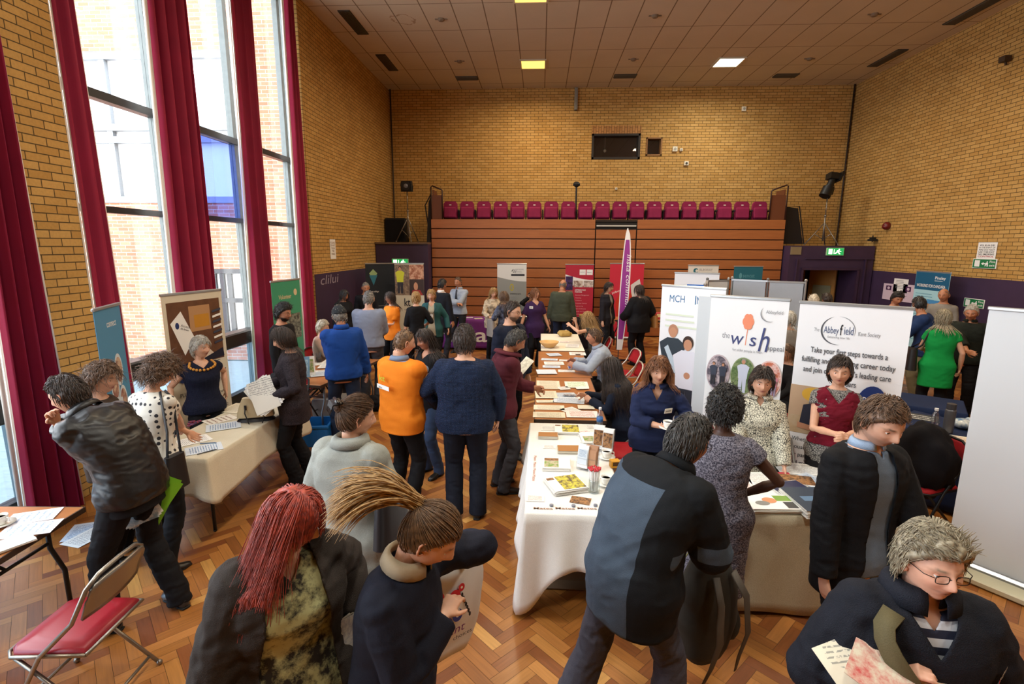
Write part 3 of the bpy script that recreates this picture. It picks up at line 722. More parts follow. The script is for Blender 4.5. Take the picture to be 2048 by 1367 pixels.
    def loft(b, rings):
        k = len(rings); m = len(rings[0])
        F = [(i*m+j, i*m+(j+1) % m, (i+1)*m+(j+1) % m, (i+1)*m+j) for i in range(k-1) for j in range(m)]
        F += [list(range(m))[::-1], [(k-1)*m+j for j in range(m)]]
        b.add(np.concatenate(rings), F)
    # limbs
    shw = (.138 if fem else .160)*s*(1+(bulk-1)*.45)
    J = {}
    for sd, key, tgt, pole in ((1, 'r', rh, rel), (-1, 'l', lh, lel)):
        c, R, Fw, U = spn(.855); sh = c+R*sd*shw-U*.006
        if tgt is None: tgt = (sd*.25*s*(1+(bulk-1)*.8), .06, .83*s) if seat is None else (sd*.17, .33, seat+.20)
        if isinstance(tgt[0], str):
            w_ = AZ(*tgt[1:]); fa_ = math.radians(face-90); q_ = RZ(-fa_)@(w_-np.array([loc[0], loc[1], 0])); tgt = q_
        tgt = np.array(tgt, float)
        if pole is None: pole = (sd*.55, -.8, -.35)
        el, wr = ik(sh, tgt, .285*s, .255*s, pole); J[key] = (sh, el, wr)
        hs_ = -1 if key == 'l' else 1
        hx = np.array([sd*.088*s, sp[0][1]+(0.01 if seat is None else 0.0), pz-.03*s if seat is None else seat+.085])
        if feet is not None: ft = np.array([*feet[0 if key == 'l' else 1][:2], 0.0]); fz = feet[0 if key == 'l' else 1][2] if len(feet[0 if key == 'l' else 1]) > 2 else 0; fa = feet[2][0 if key == 'l' else 1] if len(feet) > 2 else sd*-9
        elif seat is None: ft = np.array([sd*.105*s, 0, 0]); fz = 0; fa = -sd*9
        else: ft = np.array([sd*.12*s, .40*s, 0]); fz = 0; fa = -sd*4
        an = ft+np.array([0, -.02, .085*s+fz])
        kn, an = ik(hx, an, .435*s, .425*s, (sd*.12, 1, .15)); J['leg'+key] = (hx, kn, an, fa)
    # head placement
    cN, RN, FN, UN = spn(1.0)
    hm = RZ(math.radians(hyaw))@RX(math.radians(-hpitch))@RY(math.radians(hroll))
    ne = cN+unit(UN+np.array([0, .25, .2]))*.052*s
    hk = s*.985 if h > 1.6 else s*1.0; hk = min(max(hk, .93), 1.03)
    HC_ = ne+hm@np.array([0, .020, .098])*hk
    # ---------------- body
    b = MB(); loft(b, [ring(t, -.006) for t in tp])
    b.tube([spn(.93)[0], cN, ne, HC_+hm@np.array([0, -.02, -.05])], np.array([.062, .054, .052, .050])*s*(.88 if fem else 1.0)*(1+(bulk-1)*.5), 12)
    aw = (1+(bulk-1)*.8)*(.88 if fem else 1.0)*s
    for sd, key in ((1, 'r'), (-1, 'l')):
        sh, el, wr = J[key]; ins = sh-spn(.865)[1]*sd*.05
        b.tube([ins, sh, sh*.55+el*.45, el, el*.62+wr*.38, wr], np.array([.045, .052, .043, .036, .037, .024])*aw, 10)
        b.sphere(sh, .052*aw); b.sphere(el, .036*aw, 10, 6)
        if hands:
            d = unit(wr-el); fd = lfd if key == 'l' else rfd
            if fd is not None: d = unit(fd)
            pal = lpalm if key == 'l' else rpalm
            if pal is None: pal = (-sd, .15, -.2)
            make_hand(b, wr, d, pal, s*(.93 if fem else 1.0), sd, lcurl if key == 'l' else rcurl)
        hx, kn, an, fa = J['leg'+key]
        b.tube([hx+np.array([0, 0, .03]), hx*.8+kn*.2, kn, kn*.65+an*.35, an, an-np.array([0, 0, .05])], np.array([.080, .078, .052, .053, .035, .033])*s*(1+(bulk-1)*.6), 12)
    hv, hf, hp = head_verts(sex, 5 if detail >= 2 else 4, fat, smile)
    if beard and beard[1] > .9:
        w = np.clip((-hp[:, 2]-.038)/.015, 0, 1)*np.clip((hp[:, 1]+.005)/.02, 0, 1)*(1-G(hp[:, 0], hp[:, 2], 0, -.054, .016, .004))
        hv = hv+unit3(hv)*(w*.007*(1+.6*np.sin(hp[:, 0]*900)*np.sin(hp[:, 2]*800)))[:, None]
    lip = np.array(srgb('#b0605a')[:3]) if fem else np.array(srgb('#a4685a')[:3])
    if sk.mean() < .12: lip = sk*np.array([1.3, .9, .9])
    hc = srgb(HAIR[hair[1]][1])[:3] if hair[1] in HAIR else (.02, .02, .02)
    HCol = seg_tint(hp, sex, sk, np.array(hc)*.9+sk*.1, lip, (np.array(srgb(HAIR[beard[0]][1])[:3]), beard[1]) if beard else None, smile)
    eb = MB(); base = [(hv*hk)@hm.T+HC_]; eF = [list(f) for f in hf]; eC = [HCol]; cnt = len(hv)
    # ears and eyelids are part of the head surface
    for sd in (-1, 1):
        q = MB(); aa = np.linspace(0, 2*PI, 14)
        pts = np.array([[sd*(.0745+.006*math.cos(a)*0+.006), -.004+.0155*math.cos(a)*(1.0 if math.sin(a) > 0 else .7), .0-.004+.029*math.sin(a)] for a in aa])
        pts[:, 0] += sd*.006*np.clip(-np.cos(aa), -.4, 1)
        q.tube(pts[:-1], .0048, 6, cap=True); q.sphere((sd*.072, -.004, -.004), (.007, .012, .022), 8, 6)
        for zc, sg in ((0, 1),):
            V0, F0 = ico(3); e = V0*.0131; cth = V0[:, 2]*1.0
            keepv = (V0[:, 2] > .22-.1) | (V0[:, 2] < -.50)
            fk = [f for f in F0 if all(keepv[i] for i in f)]
            q.add(e+np.array([sd*.0312, .0690, .0065]), fk)
        V = np.concatenate(q.v); base.append((V*hk)@hm.T+HC_); eF += [[i+cnt for i in f] for f in q.f]; cnt += len(V); eC.append(np.tile(sk*np.array([.93, .78, .72]), (len(V), 1)))
    def bcol(P):
        C = np.tile(sk, (len(P), 1)); return C
    remesh(b, vb, 2, 'body', SKIN.m, root, colf=bcol, extra=(np.concatenate(base), eF, np.concatenate(eC)))
    if detail >= 1:
        for sd in (-1, 1):
            V0, F0 = ico(3); q = MB(); c = np.array([sd*.0312, .0690, .0065]); ctr = V0[[f for f in map(list, F0)]].mean(1)
            gz = unit([sd*-.02, 1, -.06 if hpitch > 0 else 0]); a = ctr@gz
            q.v = [((V0*.0122+c)*hk)@hm.T+HC_]; q.f = [list(f) for f in F0]; q.mi = [2 if v > .955 else (1 if v > .82 else 0) for v in a]
            q.build('eye', [EYE_W, IRIS(iris), EYE_P], root, True)
    def hpt(p): return hm@(np.array(p, float)*hk)+HC_
    # ---------------- clothes
    def tcoord(P):
        seg = sp; d = ((P[:, None, :]-seg[None])**2).sum(2); k = d.argmin(1)
        rel = P-seg[k]; t = k/(n-1)+(rel*dirs[k]).sum(1)/Ls
        t = np.where(P[:, 2] < sp[0][2]-.01, (P[:, 2]-sp[0][2])/Ls, t)
        return t, (rel*rt[k]).sum(1), (rel*fw[k]).sum(1)
    def garment(g, name):
        b = MB(); e = g.get('ease', .012); hem = g.get('hem', -.28); fl = g.get('flare', 1.0); nk = g.get('ntop', .985)
        hem0 = hem; hem = hem-.07
        T = (list(np.linspace(hem, -.05, max(2, int((-hem)/.14)+1)))+[t for t in np.linspace(.02, nk, 13)]) if hem < -.05 else list(np.linspace(hem, nk, 14))
        R_ = []
        for t in T:
            r = ring(max(t, -.24), e+.016*max(0, min(1, (.16-t)/.16))+(.004 if t < 0 else 0))
            if t < -.24:
                c0 = sp[0]+np.array([0, 0, -.24*Ls]); r = r+np.array([0, 0, (t+.24)*Ls])
                cc = r.mean(0); r = cc+(r-cc)*(1+(fl-1)*(-t-.24)*1.0)
            if t > .93: cc = r.mean(0); r = cc+(r-cc)*(1.0+.0*t)
            R_.append(r)
        loft(b, R_)
        sv = g.get('sleeve', 1.0)
        if sv > 0:
            for sd, key in ((1, 'r'), (-1, 'l')):
                sh, el, wr = J[key]; ins = sh-spn(.865)[1]*sd*.085*s+spn(.865)[3]*.012
                P = [ins, sh, sh*.6+el*.4, el, el*.6+wr*.4, wr-unit(wr-el)*.005]; rr = np.array([.046, .055, .052, .046, .043, .036])*aw+e*.8+g.get('bag', 0)
                A = np.array([0, .02, .30, .53, .75, 1.0])
                if sv < 1:
                    Q = []; q2 = []
                    for a in np.linspace(0, sv, 5): Q.append([np.interp(a, A, [p[i] for p in P]) for i in range(3)]); q2.append(np.interp(a, A, rr))
                    P, rr = Q, np.array(q2)+.004
                b.tube(P, rr, 12)
                if sv > .5: b.sphere(el, rr[3]*.98, 10, 6)
                b.sphere(sh, (.055*aw+e*.8+g.get('bag', 0))*.98, 12, 8)
        op = g.get('open'); vn = g.get('vneck'); hem = hem0
        def cut(P):
            t, u, v = tcoord(P); au = np.abs(u); lim = (.19+e)*s*max(bulk, 1)*(1.25 if hem < -.3 else 1.0)
            f = np.full(len(P), 9.0) if seat is not None else np.where(au < lim, (t-hem)*Ls, 9.0)
            if op: f = np.minimum(f, np.where((v > 0) & (au < .2), au-np.interp(t, [hem, .3, .8, 1.0], [op[0], op[1], op[2], op[2]*.9]), 9.0))
            if vn: f = np.minimum(f, np.where(v > 0, au-(t-vn[0])*Ls*vn[1], 9.0))
            return f
        o = remesh(b, vc, g.get('smooth', 3), name, g['mat'], root, wr=g.get('wr', .0045), wf=g.get('wf', 13), seed=seed+len(name), cut=cut, zstretch=(1, 1, 1.5))
        return o
    if bottom is not None:
        k = bottom.get('kind', 'trousers'); b = MB(); e = bottom.get('ease', .010)
        if k in ('trousers', 'jeans'):
            loft(b, [ring(t, e) for t in (-.20, -.1, 0, .08, .14)] if seat is None else [ring(t, e) for t in (-.1, 0, .1)])
            for key in 'lr':
                hx, kn, an, fa = J['leg'+key]; bk = s*(1+(bulk-1)*.7); loose = bottom.get('loose', 0)
                b.tube([hx+np.array([0, 0, .02]), hx*.85+kn*.15, hx*.5+kn*.5, kn, kn*.6+an*.4, an*.9+kn*.1, an+np.array([0, .0, -.055*s+.0])], np.array([.084, .088, .076, .062, .060+loose*.5, .054+loose, .056+loose])*bk+e*.6, 14)
                b.sphere(kn, (.064*bk+e*.6)*.98, 10, 6)
            remesh(b, vc, 3, 'trousers', bottom['mat'], root, wr=bottom.get('wr', .006), wf=12, seed=seed+3, zstretch=(1, 1, 2.2))
        elif k == 'skirt':
            hem = bottom.get('hem', .45)
            T = np.linspace(.15, -(pz-hem*s)/Ls, 9); R_ = []
            for t in T:
                r = ring(max(t, -.2), e)
                if t < -.2: r = r+np.array([0, 0, (t+.2)*Ls]); cc = r.mean(0); r = cc+(r-cc)*(1-.12*(-t-.2))
                R_.append(r)
            loft(b, R_[::-1]); remesh(b, vc, 3, 'skirt', bottom['mat'], root, wr=.004, seed=seed+3)
    if shoes:
        for key in 'lr':
            hx, kn, an, fa = J['leg'+key]; q = MB(); Rf = RZ(math.radians(fa)); c = np.array([an[0], an[1], an[2]-.085*s])
            k = s*(.9 if fem else 1.0)
            def fr(y, z, w, hh): return [c+Rf@(np.array([math.cos(a)*w, y, z+(math.sin(a)*hh)])*k) for a in np.linspace(0, 2*PI, 14, endpoint=False)]
            R_ = [fr(-.072, .035, .018, .028), fr(-.060, .045, .033, .045), fr(-.02, .052, .037, .052), (fr(.03, .045, .037, .045)), fr(.08, .034, .042, .034), fr(.13, .027, .046, .027), fr(.175, .022, .038, .021), fr(.198, .018, .018, .014)]
            loft(q, [np.array(r) for r in R_])
            lo = c[2]+.003
            V = np.concatenate(q.v); V[:, 2] = np.maximum(V[:, 2], lo); q.v = [V]
            sh = q.build('shoe', M('shoe_'+shoes, shoes, .35), root, True)
            q = MB(); q.tube([c+Rf@(np.array([0, y, .0])*k)+np.array([0, 0, .009]) for y in (-.075, -.03, .05, .13, .2)], np.array([(.028, .009), (.037, .009), (.038, .009), (.047, .009), (.024, .009)])*k, 12, side=Rf@np.array([1., 0, 0]))
            q.build('sole', M('sole_rubber', '#0c0b0a', .8), sh, True)
            q = MB(); q.tube([an+np.array([0, 0, -.07*s]), an+np.array([0, 0, .02])], .037*s, 10); q.build('sock', M('sock_dark', '#141417', .9), sh, True)
    if top is not None: garment(top, top.get('name', 'shirt'))
    if over is not None: garment(over, over.get('name', 'jacket'))
    if collar is not None:
        b = MB(); cm, hh, fl2, rr = collar; AA = np.linspace(.25, 2*PI-.25, 22)+PI/2; rings = []
        for k, (dz, r) in enumerate(((0, 0), (hh, .002), (hh*.55, fl2), (-.01, fl2+.008))):
            c0 = spn(.985)[0]; rings.append([c0+RN*math.cos(a)*(rr*s+r)+FN*math.sin(a)*(rr*s*.98+r)+UN*(dz+.018) for a in AA])
        b.grid(rings); o = b.build('collar', cm, root, True); sm = o.modifiers.new('thickness', 'SOLIDIFY'); sm.thickness = .004
    # ---------------- hair
    def ell(u, off): # surface of hair volume along direction u (head local)
        return np.array(u)*np.array([.0755, .096, .119])+np.array(u)*off
    style, hcol = hair[:2]; ho = dict(hair[2]) if len(hair) > 2 else {}
    hmat_ = hairmat(hcol, *HAIR[hcol])
    if style != 'bald':
        D, F = ico(5 if detail >= 2 else 4); dx, dy, dz = D.T
        line = ho.get('line', .48)           # height of the hairline over the forehead
        th = np.interp(dy, [-.5, -.1, .25, .7], [-.62, -.30, .12, line]); top_bald = ho.get('bald', 0)
        if ho.get('burn'): th = th-.12*np.exp(-((dy-.1)/.12)**2)
        m = np.clip((dz-th)/.10, 0, 1)
        if top_bald: m = m*np.clip((np.sqrt(dx**2+(dy+.15)**2)-top_bald)/.12, 0, 1)
        tck = ho.get('thick', .012); q = wob(D*3, seed, ho.get('rough', 3.0))
        off = -.012+m*(tck+.012+tck*.35*q*ho.get('lump', 1)); 
        if ho.get('quiff'): off += m*ho['quiff']*np.exp(-((dy-.45)/.3)**2)*np.clip(dz, 0, 1)
        V = D*np.array([.0755, .096, .119])+D*off[:, None]; V[:, 1] -= .012*np.clip(-dz, 0, 1)*(dy > 0)
        V[:, 1] += .04*np.clip(-dz-.1, 0, 1)*(dy < 0)
        b = MB(); b.add((V*hk)@hm.T+HC_, F)
        nl = ho.get('n', {3: 900, 2: 520, 1: 240, 0: 110}[detail]); L = ho.get('len', .03); rad = ho.get('rad', .0032 if detail >= 2 else .0048)
        curl = ho.get('curl', 0.0); part = ho.get('part', 0.0); gath = ho.get('gather'); cnt = 0; tries = 0; down = unit(hm.T@np.array([0, 0, -1.]))
        SEG = 7 if L > .08 else 4; tcen = spn(.9)[0]
        while cnt < nl and tries < nl*12:
            tries += 1; u = unit(rs.normal(size=3)); 
            tt = np.interp(u[1], [-.5, -.1, .25, .7], [-.62, -.30, .12, line])
            if u[2] < tt+.02: continue
            if top_bald and math.hypot(u[0], u[1]+.15) < top_bald+.05: continue
            cnt += 1; p = ell(u, tck*.7+.002); pts = [p]; 
            Lk = L*rs.uniform(.75, 1.1)
            front = u[1] > .25 and u[2] > .1
            if front and 'fringe' in ho: Lk = ho['fringe']*rs.uniform(.8, 1.1)
            ph = rs.uniform(0, 6); step = Lk/SEG; lay = rs.uniform(.001, .010)+tck
            fly = rs.normal(size=3)*ho.get('fly', .08)
            for k in range(SEG):
                p = pts[-1]; e = p/np.array([.0755, .096, .119]); nr = unit(p/np.array([.0755, .096, .119])**2)
                if gath is not None: g = unit(np.array(gath)-p)
                elif ho.get('flow') is not None: g = unit(np.array(ho['flow'])+fly)
                elif front and L < .08 and 'fringe' not in ho: g = unit(np.array([.55*(1 if u[0]-part > -.2 else -1), -.30, .45])+fly*2)
                elif front and 'fringe' in ho: g = unit(np.array([.6*np.sign(u[0]-part) if abs(u[0]-part) > .1 else rs.normal()*.3, .55, -.7])+fly*.5)
                else:
                    g = unit(down*1.0+np.array([np.sign(u[0]-part)*.35*max(0, u[2]), -.25 if u[1] < .5 else -.1+ho.get('side', 0), 0])+fly)
                t_ = g-nr*np.dot(g, nr) if np.linalg.norm(e) < 1.35 else g
                t_ = unit(unit(t_)+fly*.3) if np.linalg.norm(t_) > .05 else g
                q = p+t_*step
                if curl: q = q+curl*np.array([math.sin(ph+k*1.9), math.cos(ph+k*1.7), math.sin(ph*2+k*1.3)*.5])
                e = q/np.array([.0755, .096, .119]); ne_ = np.linalg.norm(e); mn = 1+lay/.09
                if ne_ < mn: q = q*mn/ne_
                # keep clear of the torso
                if L > .12:
                    wq = hpt(q); tt2 = (wq[2]-sp[0][2])/Ls
                    if wq[2] < tcen[2]+.09:
                        rad2 = (.055+.10*np.clip((tcen[2]+.09-wq[2])/.10, 0, 1))*s; dd = wq-np.array([tcen[0], tcen[1], wq[2]]); dn = np.hypot(dd[0]/1.25, dd[1])
                        if dn < rad2+.02:
                            dd2 = dd*( (rad2+.02)/max(dn, .01)); wq = np.array([tcen[0]+dd2[0], tcen[1]+dd2[1], wq[2]]); q = (hm.T@(wq-HC_))/hk
                pts.append(q)
            prof_ = np.linspace(1, .25, len(pts))*rad*rs.uniform(.7, 1.3)
            P = (np.array(pts)*hk)@hm.T+HC_; b.tube(P, prof_, 4, flat=.6, cap=False)
        if 'tail' in ho:
            hb = b; b = MB()
            a0, d0, TL, tn = np.array(ho['tail'][0]), unit(ho['tail'][1]), ho['tail'][2], ho['tail'][3]
            for _ in range(tn):
                p = a0+rs.normal(size=3)*.010; pts = [p]; d = unit(d0+rs.normal(size=3)*ho.get('tspread', .16))
                for k in range(8):
                    d = unit(d+down*ho.get('tgrav', .16)+rs.normal(size=3)*.05); pts.append(pts[-1]+d*TL/8*rs.uniform(.8, 1.1))
                P = (np.array(pts)*hk)@hm.T+HC_; b.tube(P, np.array([.6, 1, 1.1, 1.1, 1, .9, .7, .5, .2])*.0034, 4, flat=.6, cap=False)
            b.build('ponytail', hairmat(ho['tcol'], *HAIR[ho['tcol']]), root, True); b = hb
        if 'bun' in ho:
            c0, R0 = np.array(ho['bun'][0]), ho['bun'][1]
            b.v.append(((ico(3)[0]*R0*(1+.10*wob(ico(3)[0]*4, seed, 4)[:, None])+c0)*hk)@hm.T+HC_); k0 = b.n; b.f += [[i+k0 for i in f] for f in ico(3)[1]]; b.mi += [0]*len(ico(3)[1]); b.n += len(ico(3)[0])
            for _ in range(40):
                ax_ = unit(rs.normal(size=3)); u1 = unit(np.cross(ax_, [0, .3, 1])); u2 = np.cross(ax_, u1); A = np.linspace(0, rs.uniform(2, 4), 9)+rs.uniform(0, 6)
                pts = c0+R0*1.03*(np.outer(np.cos(A), u1)+np.outer(np.sin(A), u2)); b.tube((pts*hk)@hm.T+HC_, .004, 4)
        b.build('hair', hmat_, root, True)
    if cap_:
        V0, F0 = ico(4); k = V0[:, 2] > -.02; b = MB(); fk = [f for f in F0 if all(k[i] for i in f)]
        V = V0*np.array([.088, .110, .118])+np.array([0, -.004, .022]); b.add((V*hk)@hm.T+HC_, fk)
        b.v.append((np.array([[math.sin(a)*.072*(1 if r else 1), (.082 if r == 0 else .165)*math.cos(a*.8)**.5*(1 if r else 1.05)+0, .022-.012*r+.012*(1-abs(math.sin(a)))*1] for r in (0, 1) for a in np.linspace(-1.3, 1.3, 13)])*hk)@hm.T+HC_)
        k0 = b.n; b.f += [[k0+j, k0+j+1, k0+13+j+1, k0+13+j] for j in range(12)]; b.mi += [0]*12; b.n += 26
        o = b.build('cap', M(cap_[0], cap_[1], .8, kind='cloth'), root, True); sm = o.modifiers.new('thickness', 'SOLIDIFY'); sm.thickness = .003
    if glasses:
        b = MB(); z0 = .006; w, hh = .021, (.014 if glasses != 'sun' else .019)
        zz = 0 if glasses != 'sun' else .0
        for sd in (-1, 1):
            A = np.linspace(0, 2*PI, 19); pts = np.array([(sd*(.031)+w*np.sign(math.cos(a))*abs(math.cos(a))**.6, .098-.10*abs(sd*.031+w*math.cos(a))**1.5, z0+hh*np.sign(math.sin(a))*abs(math.sin(a))**.6) for a in A])
            b.tube((pts*hk)@hm.T+HC_, .0014, 5)
            b.tube((np.array([(sd*.052, .094, z0+.004), (sd*.074, .075, z0+.006), (sd*.082, .0, z0+.004), (sd*.080, -.02, z0-.008)])*hk)@hm.T+HC_, .0014, 5)
        b.tube((np.array([(-.010, .099, z0+.003), (0, .103, z0+.006), (.010, .099, z0+.003)])*hk)@hm.T+HC_, .0014, 5)
        g = b.build('glasses', M('spectacle_frame', '#20160f', .3, .4), root, True)
        b = MB()
        for sd in (-1, 1):
            b = MB(); A = np.linspace(0, 2*PI, 18, endpoint=False); pts = [((sd*.031+w*.97*np.sign(math.cos(a))*abs(math.cos(a))**.6, .0975-.10*abs(sd*.031+w*math.cos(a))**1.5, z0+hh*.97*np.sign(math.sin(a))*abs(math.sin(a))**.6)) for a in A]
            b.poly((np.array(pts)*hk)@hm.T+HC_); b.build('lens', glass_mat('lens_glass', (.93, .93, .92), .05), g)
    info = dict(root=root, J=J, spn=spn, hpt=hpt, hm=hm, HC=HC_, s=s, sp=sp, Ls=Ls, ring=ring, RN=RN, FN=FN, UN=UN, tcoord=tcoord, s_=s)
    if badge is not None:   # name badge on the chest (t, angle)
        t, a, w, hgt, mt = badge; r = ring(t, .012+(.02 if over else .008)); i = int((a % 360)/360*28) % 28; c0 = spn(t); p = r[i]; nrm_ = unit(p-c0[0]); rgt = unit(np.cross([0, 0, 1], nrm_)); up = np.cross(nrm_, rgt)
        b = MB(); b.box(p+nrm_*.012, (w, .003, hgt), np.array([rgt, nrm_, up]).T); b.cur = 1; b.box(p+nrm_*.014, (w*.7, .002, hgt*.12), np.array([rgt, nrm_, up]).T)
        b.build('name_badge', [mt, M('badge_print', '#4a4a4a')], root)
    return info
def unit3(V): return V/(np.linalg.norm(V, axis=1)[:, None]+1e-9)
# ------------------------------------------------------------------ lettering and flat printed artwork
_TX = {}
def text_geo(s_, bold=False):
    k = (s_, bold)
    if k not in _TX:
        c = bpy.data.curves.new('t', 'FONT'); c.body = s_; c.size = 1.0; c.offset = .012 if bold else 0.0; c.resolution_u = 3
        o = bpy.data.objects.new('t', c); COL.objects.link(o)
        dg = bpy.context.evaluated_depsgraph_get(); ev = o.evaluated_get(dg); me = ev.to_mesh()
        V = np.array([v.co[:2] for v in me.vertices]).reshape(-1, 2); F = [list(p.vertices) for p in me.polygons]
        ev.to_mesh_clear(); bpy.data.objects.remove(o); bpy.data.curves.remove(c); _TX[k] = (V, F)
    return _TX[k]
class Art:
    """flat artwork in a local x-z plane facing -y; layers are stacked 0.6 mm apart"""
    def __init__(s, mats=None, mb=None): s.b = mb or MB(); s.mats = mats or []; s.lay = 0; s.y0 = 0; s.plane = 'xz'
    def mi(s, m):
        if m not in s.mats: s.mats.append(m)
        s.b.cur = s.mats.index(m)
    def put(s, P2, F, m):
        s.mi(m); P2 = np.asarray(P2, float); s.lay += 1; d = s.lay*.0006
        V = np.c_[P2[:, 0], np.full(len(P2), s.y0-d), P2[:, 1]] if s.plane == 'xz' else np.c_[P2, np.full(len(P2), s.y0+d)]
        s.b.add(V, F)
    def rect(s, x0, z0, x1, z1, m): s.put([(x0, z0), (x1, z0), (x1, z1), (x0, z1)], [(0, 1, 2, 3)], m)
    def poly(s, P, m): s.put(P, [list(range(len(P)))], m)
    def ell(s, x, z, rx, rz, m, n=28, a0=0, a1=2*PI):
        s.poly([(x+rx*math.cos(a), z+rz*math.sin(a)) for a in np.linspace(a0, a1, n, endpoint=a1-a0 < 6.28)], m)
    def arc(s, x, z, r, w, a0, a1, m, n=30):
        A = np.linspace(a0, a1, n); P = [(x+(r+w*math.sin(PI*i/(n-1))*.5)*math.cos(a), z+(r+w*math.sin(PI*i/(n-1))*.5)*math.sin(a)) for i, a in enumerate(A)]
        Q = [(x+(r-w*math.sin(PI*i/(n-1))*.5)*math.cos(a), z+(r-w*math.sin(PI*i/(n-1))*.5)*math.sin(a)) for i, a in enumerate(A)]
        s.put(P+Q, [(i, i+1, n+i+1, n+i) for i in range(n-1)], m)
    def text(s, t, x, z, h, m, w=None, align='l', bold=False, shear=0.0, rot=0.0):
        V, F = text_geo(t, bold); V = V.copy()*h/.72
        if len(V) == 0: return
        if w: V[:, 0] *= w/max(V[:, 0].max(), 1e-6)
        V[:, 0] += V[:, 1]*shear
        if align == 'c': V[:, 0] -= V[:, 0].max()/2
        if rot: c, q = math.cos(rot), math.sin(rot); V = V@np.array([[c, q], [-q, c]])
        s.put(V+np.array([x, z]), F, m)
    def lines(s, x0, z1, w, n, pitch, th, m, seed=0, ragged=.3):
        r = random.Random(seed)
        for i in range(n): 
            z = z1-i*pitch; s.rect(x0, z-th, x0+w*(1-ragged*r.random()), z, m); s.lay -= 1
        s.lay += 1
    def figure(s, x, z, h, top, skin, hair, legs):
        s.poly([(x-h*.10, z), (x-.02*h, z), (x, z+h*.40), (x+.02*h, z), (x+.10*h, z), (x+.11*h, z+.5*h), (x-.11*h, z+.5*h)], legs)
        s.poly([(x-.12*h, z+.42*h), (x+.12*h, z+.42*h), (x+.13*h, z+.6*h), (x+.17*h, z+.78*h), (x+.07*h, z+.85*h), (x-.07*h, z+.85*h), (x-.17*h, z+.78*h), (x-.13*h, z+.6*h)], top)
        s.ell(x, z+.94*h, .062*h, .075*h, hair); s.ell(x, z+.915*h, .048*h, .062*h, skin)
P_ = lambda n, c='#888888', **k: M('print_'+n, c, .45, **k)
ink, white, navyp, greyp = P_('ink', '#23252c'), P_('white', '#f4f4f2'), P_('navy', '#22356b'), P_('grey', '#8f9196')
skinp, hairp = P_('skin', '#c8906f'), P_('hair', '#3c271c')
satin = M('banner_silver', '#b9bbbb', .3, .7)
def banner(label, A, B, h=2.05, base='#f0f0ee', draw=None, bow=0.0, group=None, name='roller_banner', cat='banner', th=.006, stand=True):
    A = np.array(A[:2]); B = np.array(B[:2]); w = np.linalg.norm(B-A); c = (A+B)/2; rz = math.atan2(B[1]-A[1], B[0]-A[0])
    t_ = thing(name, label, cat, (c[0], c[1], 0), rz, group)
    a = Art(); a.mi(M('banner_face_'+base, base, .5)); hw = w/2
    a.b.box((0, 0, (h+.07)/2), (w-.02, .004, h-.09)); a.y0 = -.0025
    if draw: draw(a, hw, h)
    a.b.build('panel', a.mats, t_)
    b = MB(); b.box((0, 0, h-.012), (w, .022, .028), bev=.006); b.build('top_rail', satin, t_)
    if stand:
        b = MB(); b.box((0, 0.0, .045), (w+.03, .09, .075), bev=.018); b.box((-w*.33, 0, .006), (.05, .32, .012)); b.box((w*.33, 0, .006), (.05, .32, .012)); b.build('base', satin, t_)
        b = MB(); b.tube([(0, .03, .08), (0, .022, h-.01)], .008, 8); b.build('pole', satin, t_)
    return t_
def two(a, b, z=2.05, za=None): return AZ(*a, z)[:2], AZ(*b, z)[:2]

# ------------------------------------------------------------------ retracted seating
wood = NT('seating_board'); tc = wood.n('ShaderNodeTexCoord').outputs['Object']
_m = wood.n('ShaderNodeMapping', i_Vector=tc); _m.inputs['Scale'].default_value = (2, 8, 26)
_n = wood.n('ShaderNodeTexNoise', i_Vector=_m.outputs[0], i_Scale=1.0, i_Detail=5.0)
wood.l(wood.mix(_n.outputs[0], srgb('#94562c'), srgb('#b9723e')), wood.b.inputs['Base Color']); wood.b.inputs['Roughness'].default_value = .5
board = wood.m
BY, BZ = 14.5, 3.22
seating = thing('retractable_seating', 'retracted tiered seating stack faced with twelve rows of reddish brown boards', 'retractable seating', (0, BY, 0))
for r in range(12):
    z1 = BZ-r*.268; yy = .02*r*0
    for x0, x1, sec in ((-3.04, 1.49, 0), (1.52, 2.60, 1), (2.63, 6.55, 2)):
        if sec == 1 and r == 0: continue
        b = MB(); b.box(((x0+x1)/2, .012, z1-.118), (x1-x0, .024, .244), bev=.006); b.build('riser_board', board, seating)
b = MB(); b.box((1.75, .65, BZ/2-.02), (9.55, 1.2, BZ-.1)); b.build('carcass', M('seating_dark', '#150f0c', .8), seating)
b = MB(); b.box((1.75, .66, BZ-.03), (9.55, 1.2, .05)); b.build('top_deck', M('deck_brown', '#2a1a12', .8), seating)
b = MB(); b.box((2.06, -.01, BZ-.16), (1.07, .03, .035)); b.build('aisle_nosing', M('nosing', '#cfcdc6', .4), seating)
for sx, lab in ((-2.99, 0), (6.50, 1)):
    d = -1 if lab else 1
    gr = thing('guard_rail', 'brown tubular guard rail and side panel at the %s end of the maroon seats' % ('right' if lab else 'left'), 'guard rail', (sx, BY, BZ))
    b = MB(); b.box((d*.0, .34, .40), (.03, .50, .80)); b.build('end_panel', M('panel_brown', '#6b3a1e', .6), gr)
    b = MB(); xs = (-.04, .27) if lab == 0 else (-.38, .04); zz = (.90, .80) if lab == 0 else (.78, .91)
    b.tube([(xs[0], .03, .0), (xs[0], .03, zz[0]-.03), (xs[0]+.03, .03, zz[0]), (xs[1]-.03, .03, zz[1]), (xs[1], .03, zz[1]-.03), (xs[1], .03, .0)], .02, 8)
    b.build('rail', M('rail_brown', '#33160d', .5), gr, True)
    b = MB(); b.box(((xs[0]+xs[1])/2, .05, .33), (xs[1]-xs[0]-.04, .02, .64)); b.build('guard_panel', M('panel_brown'), gr)
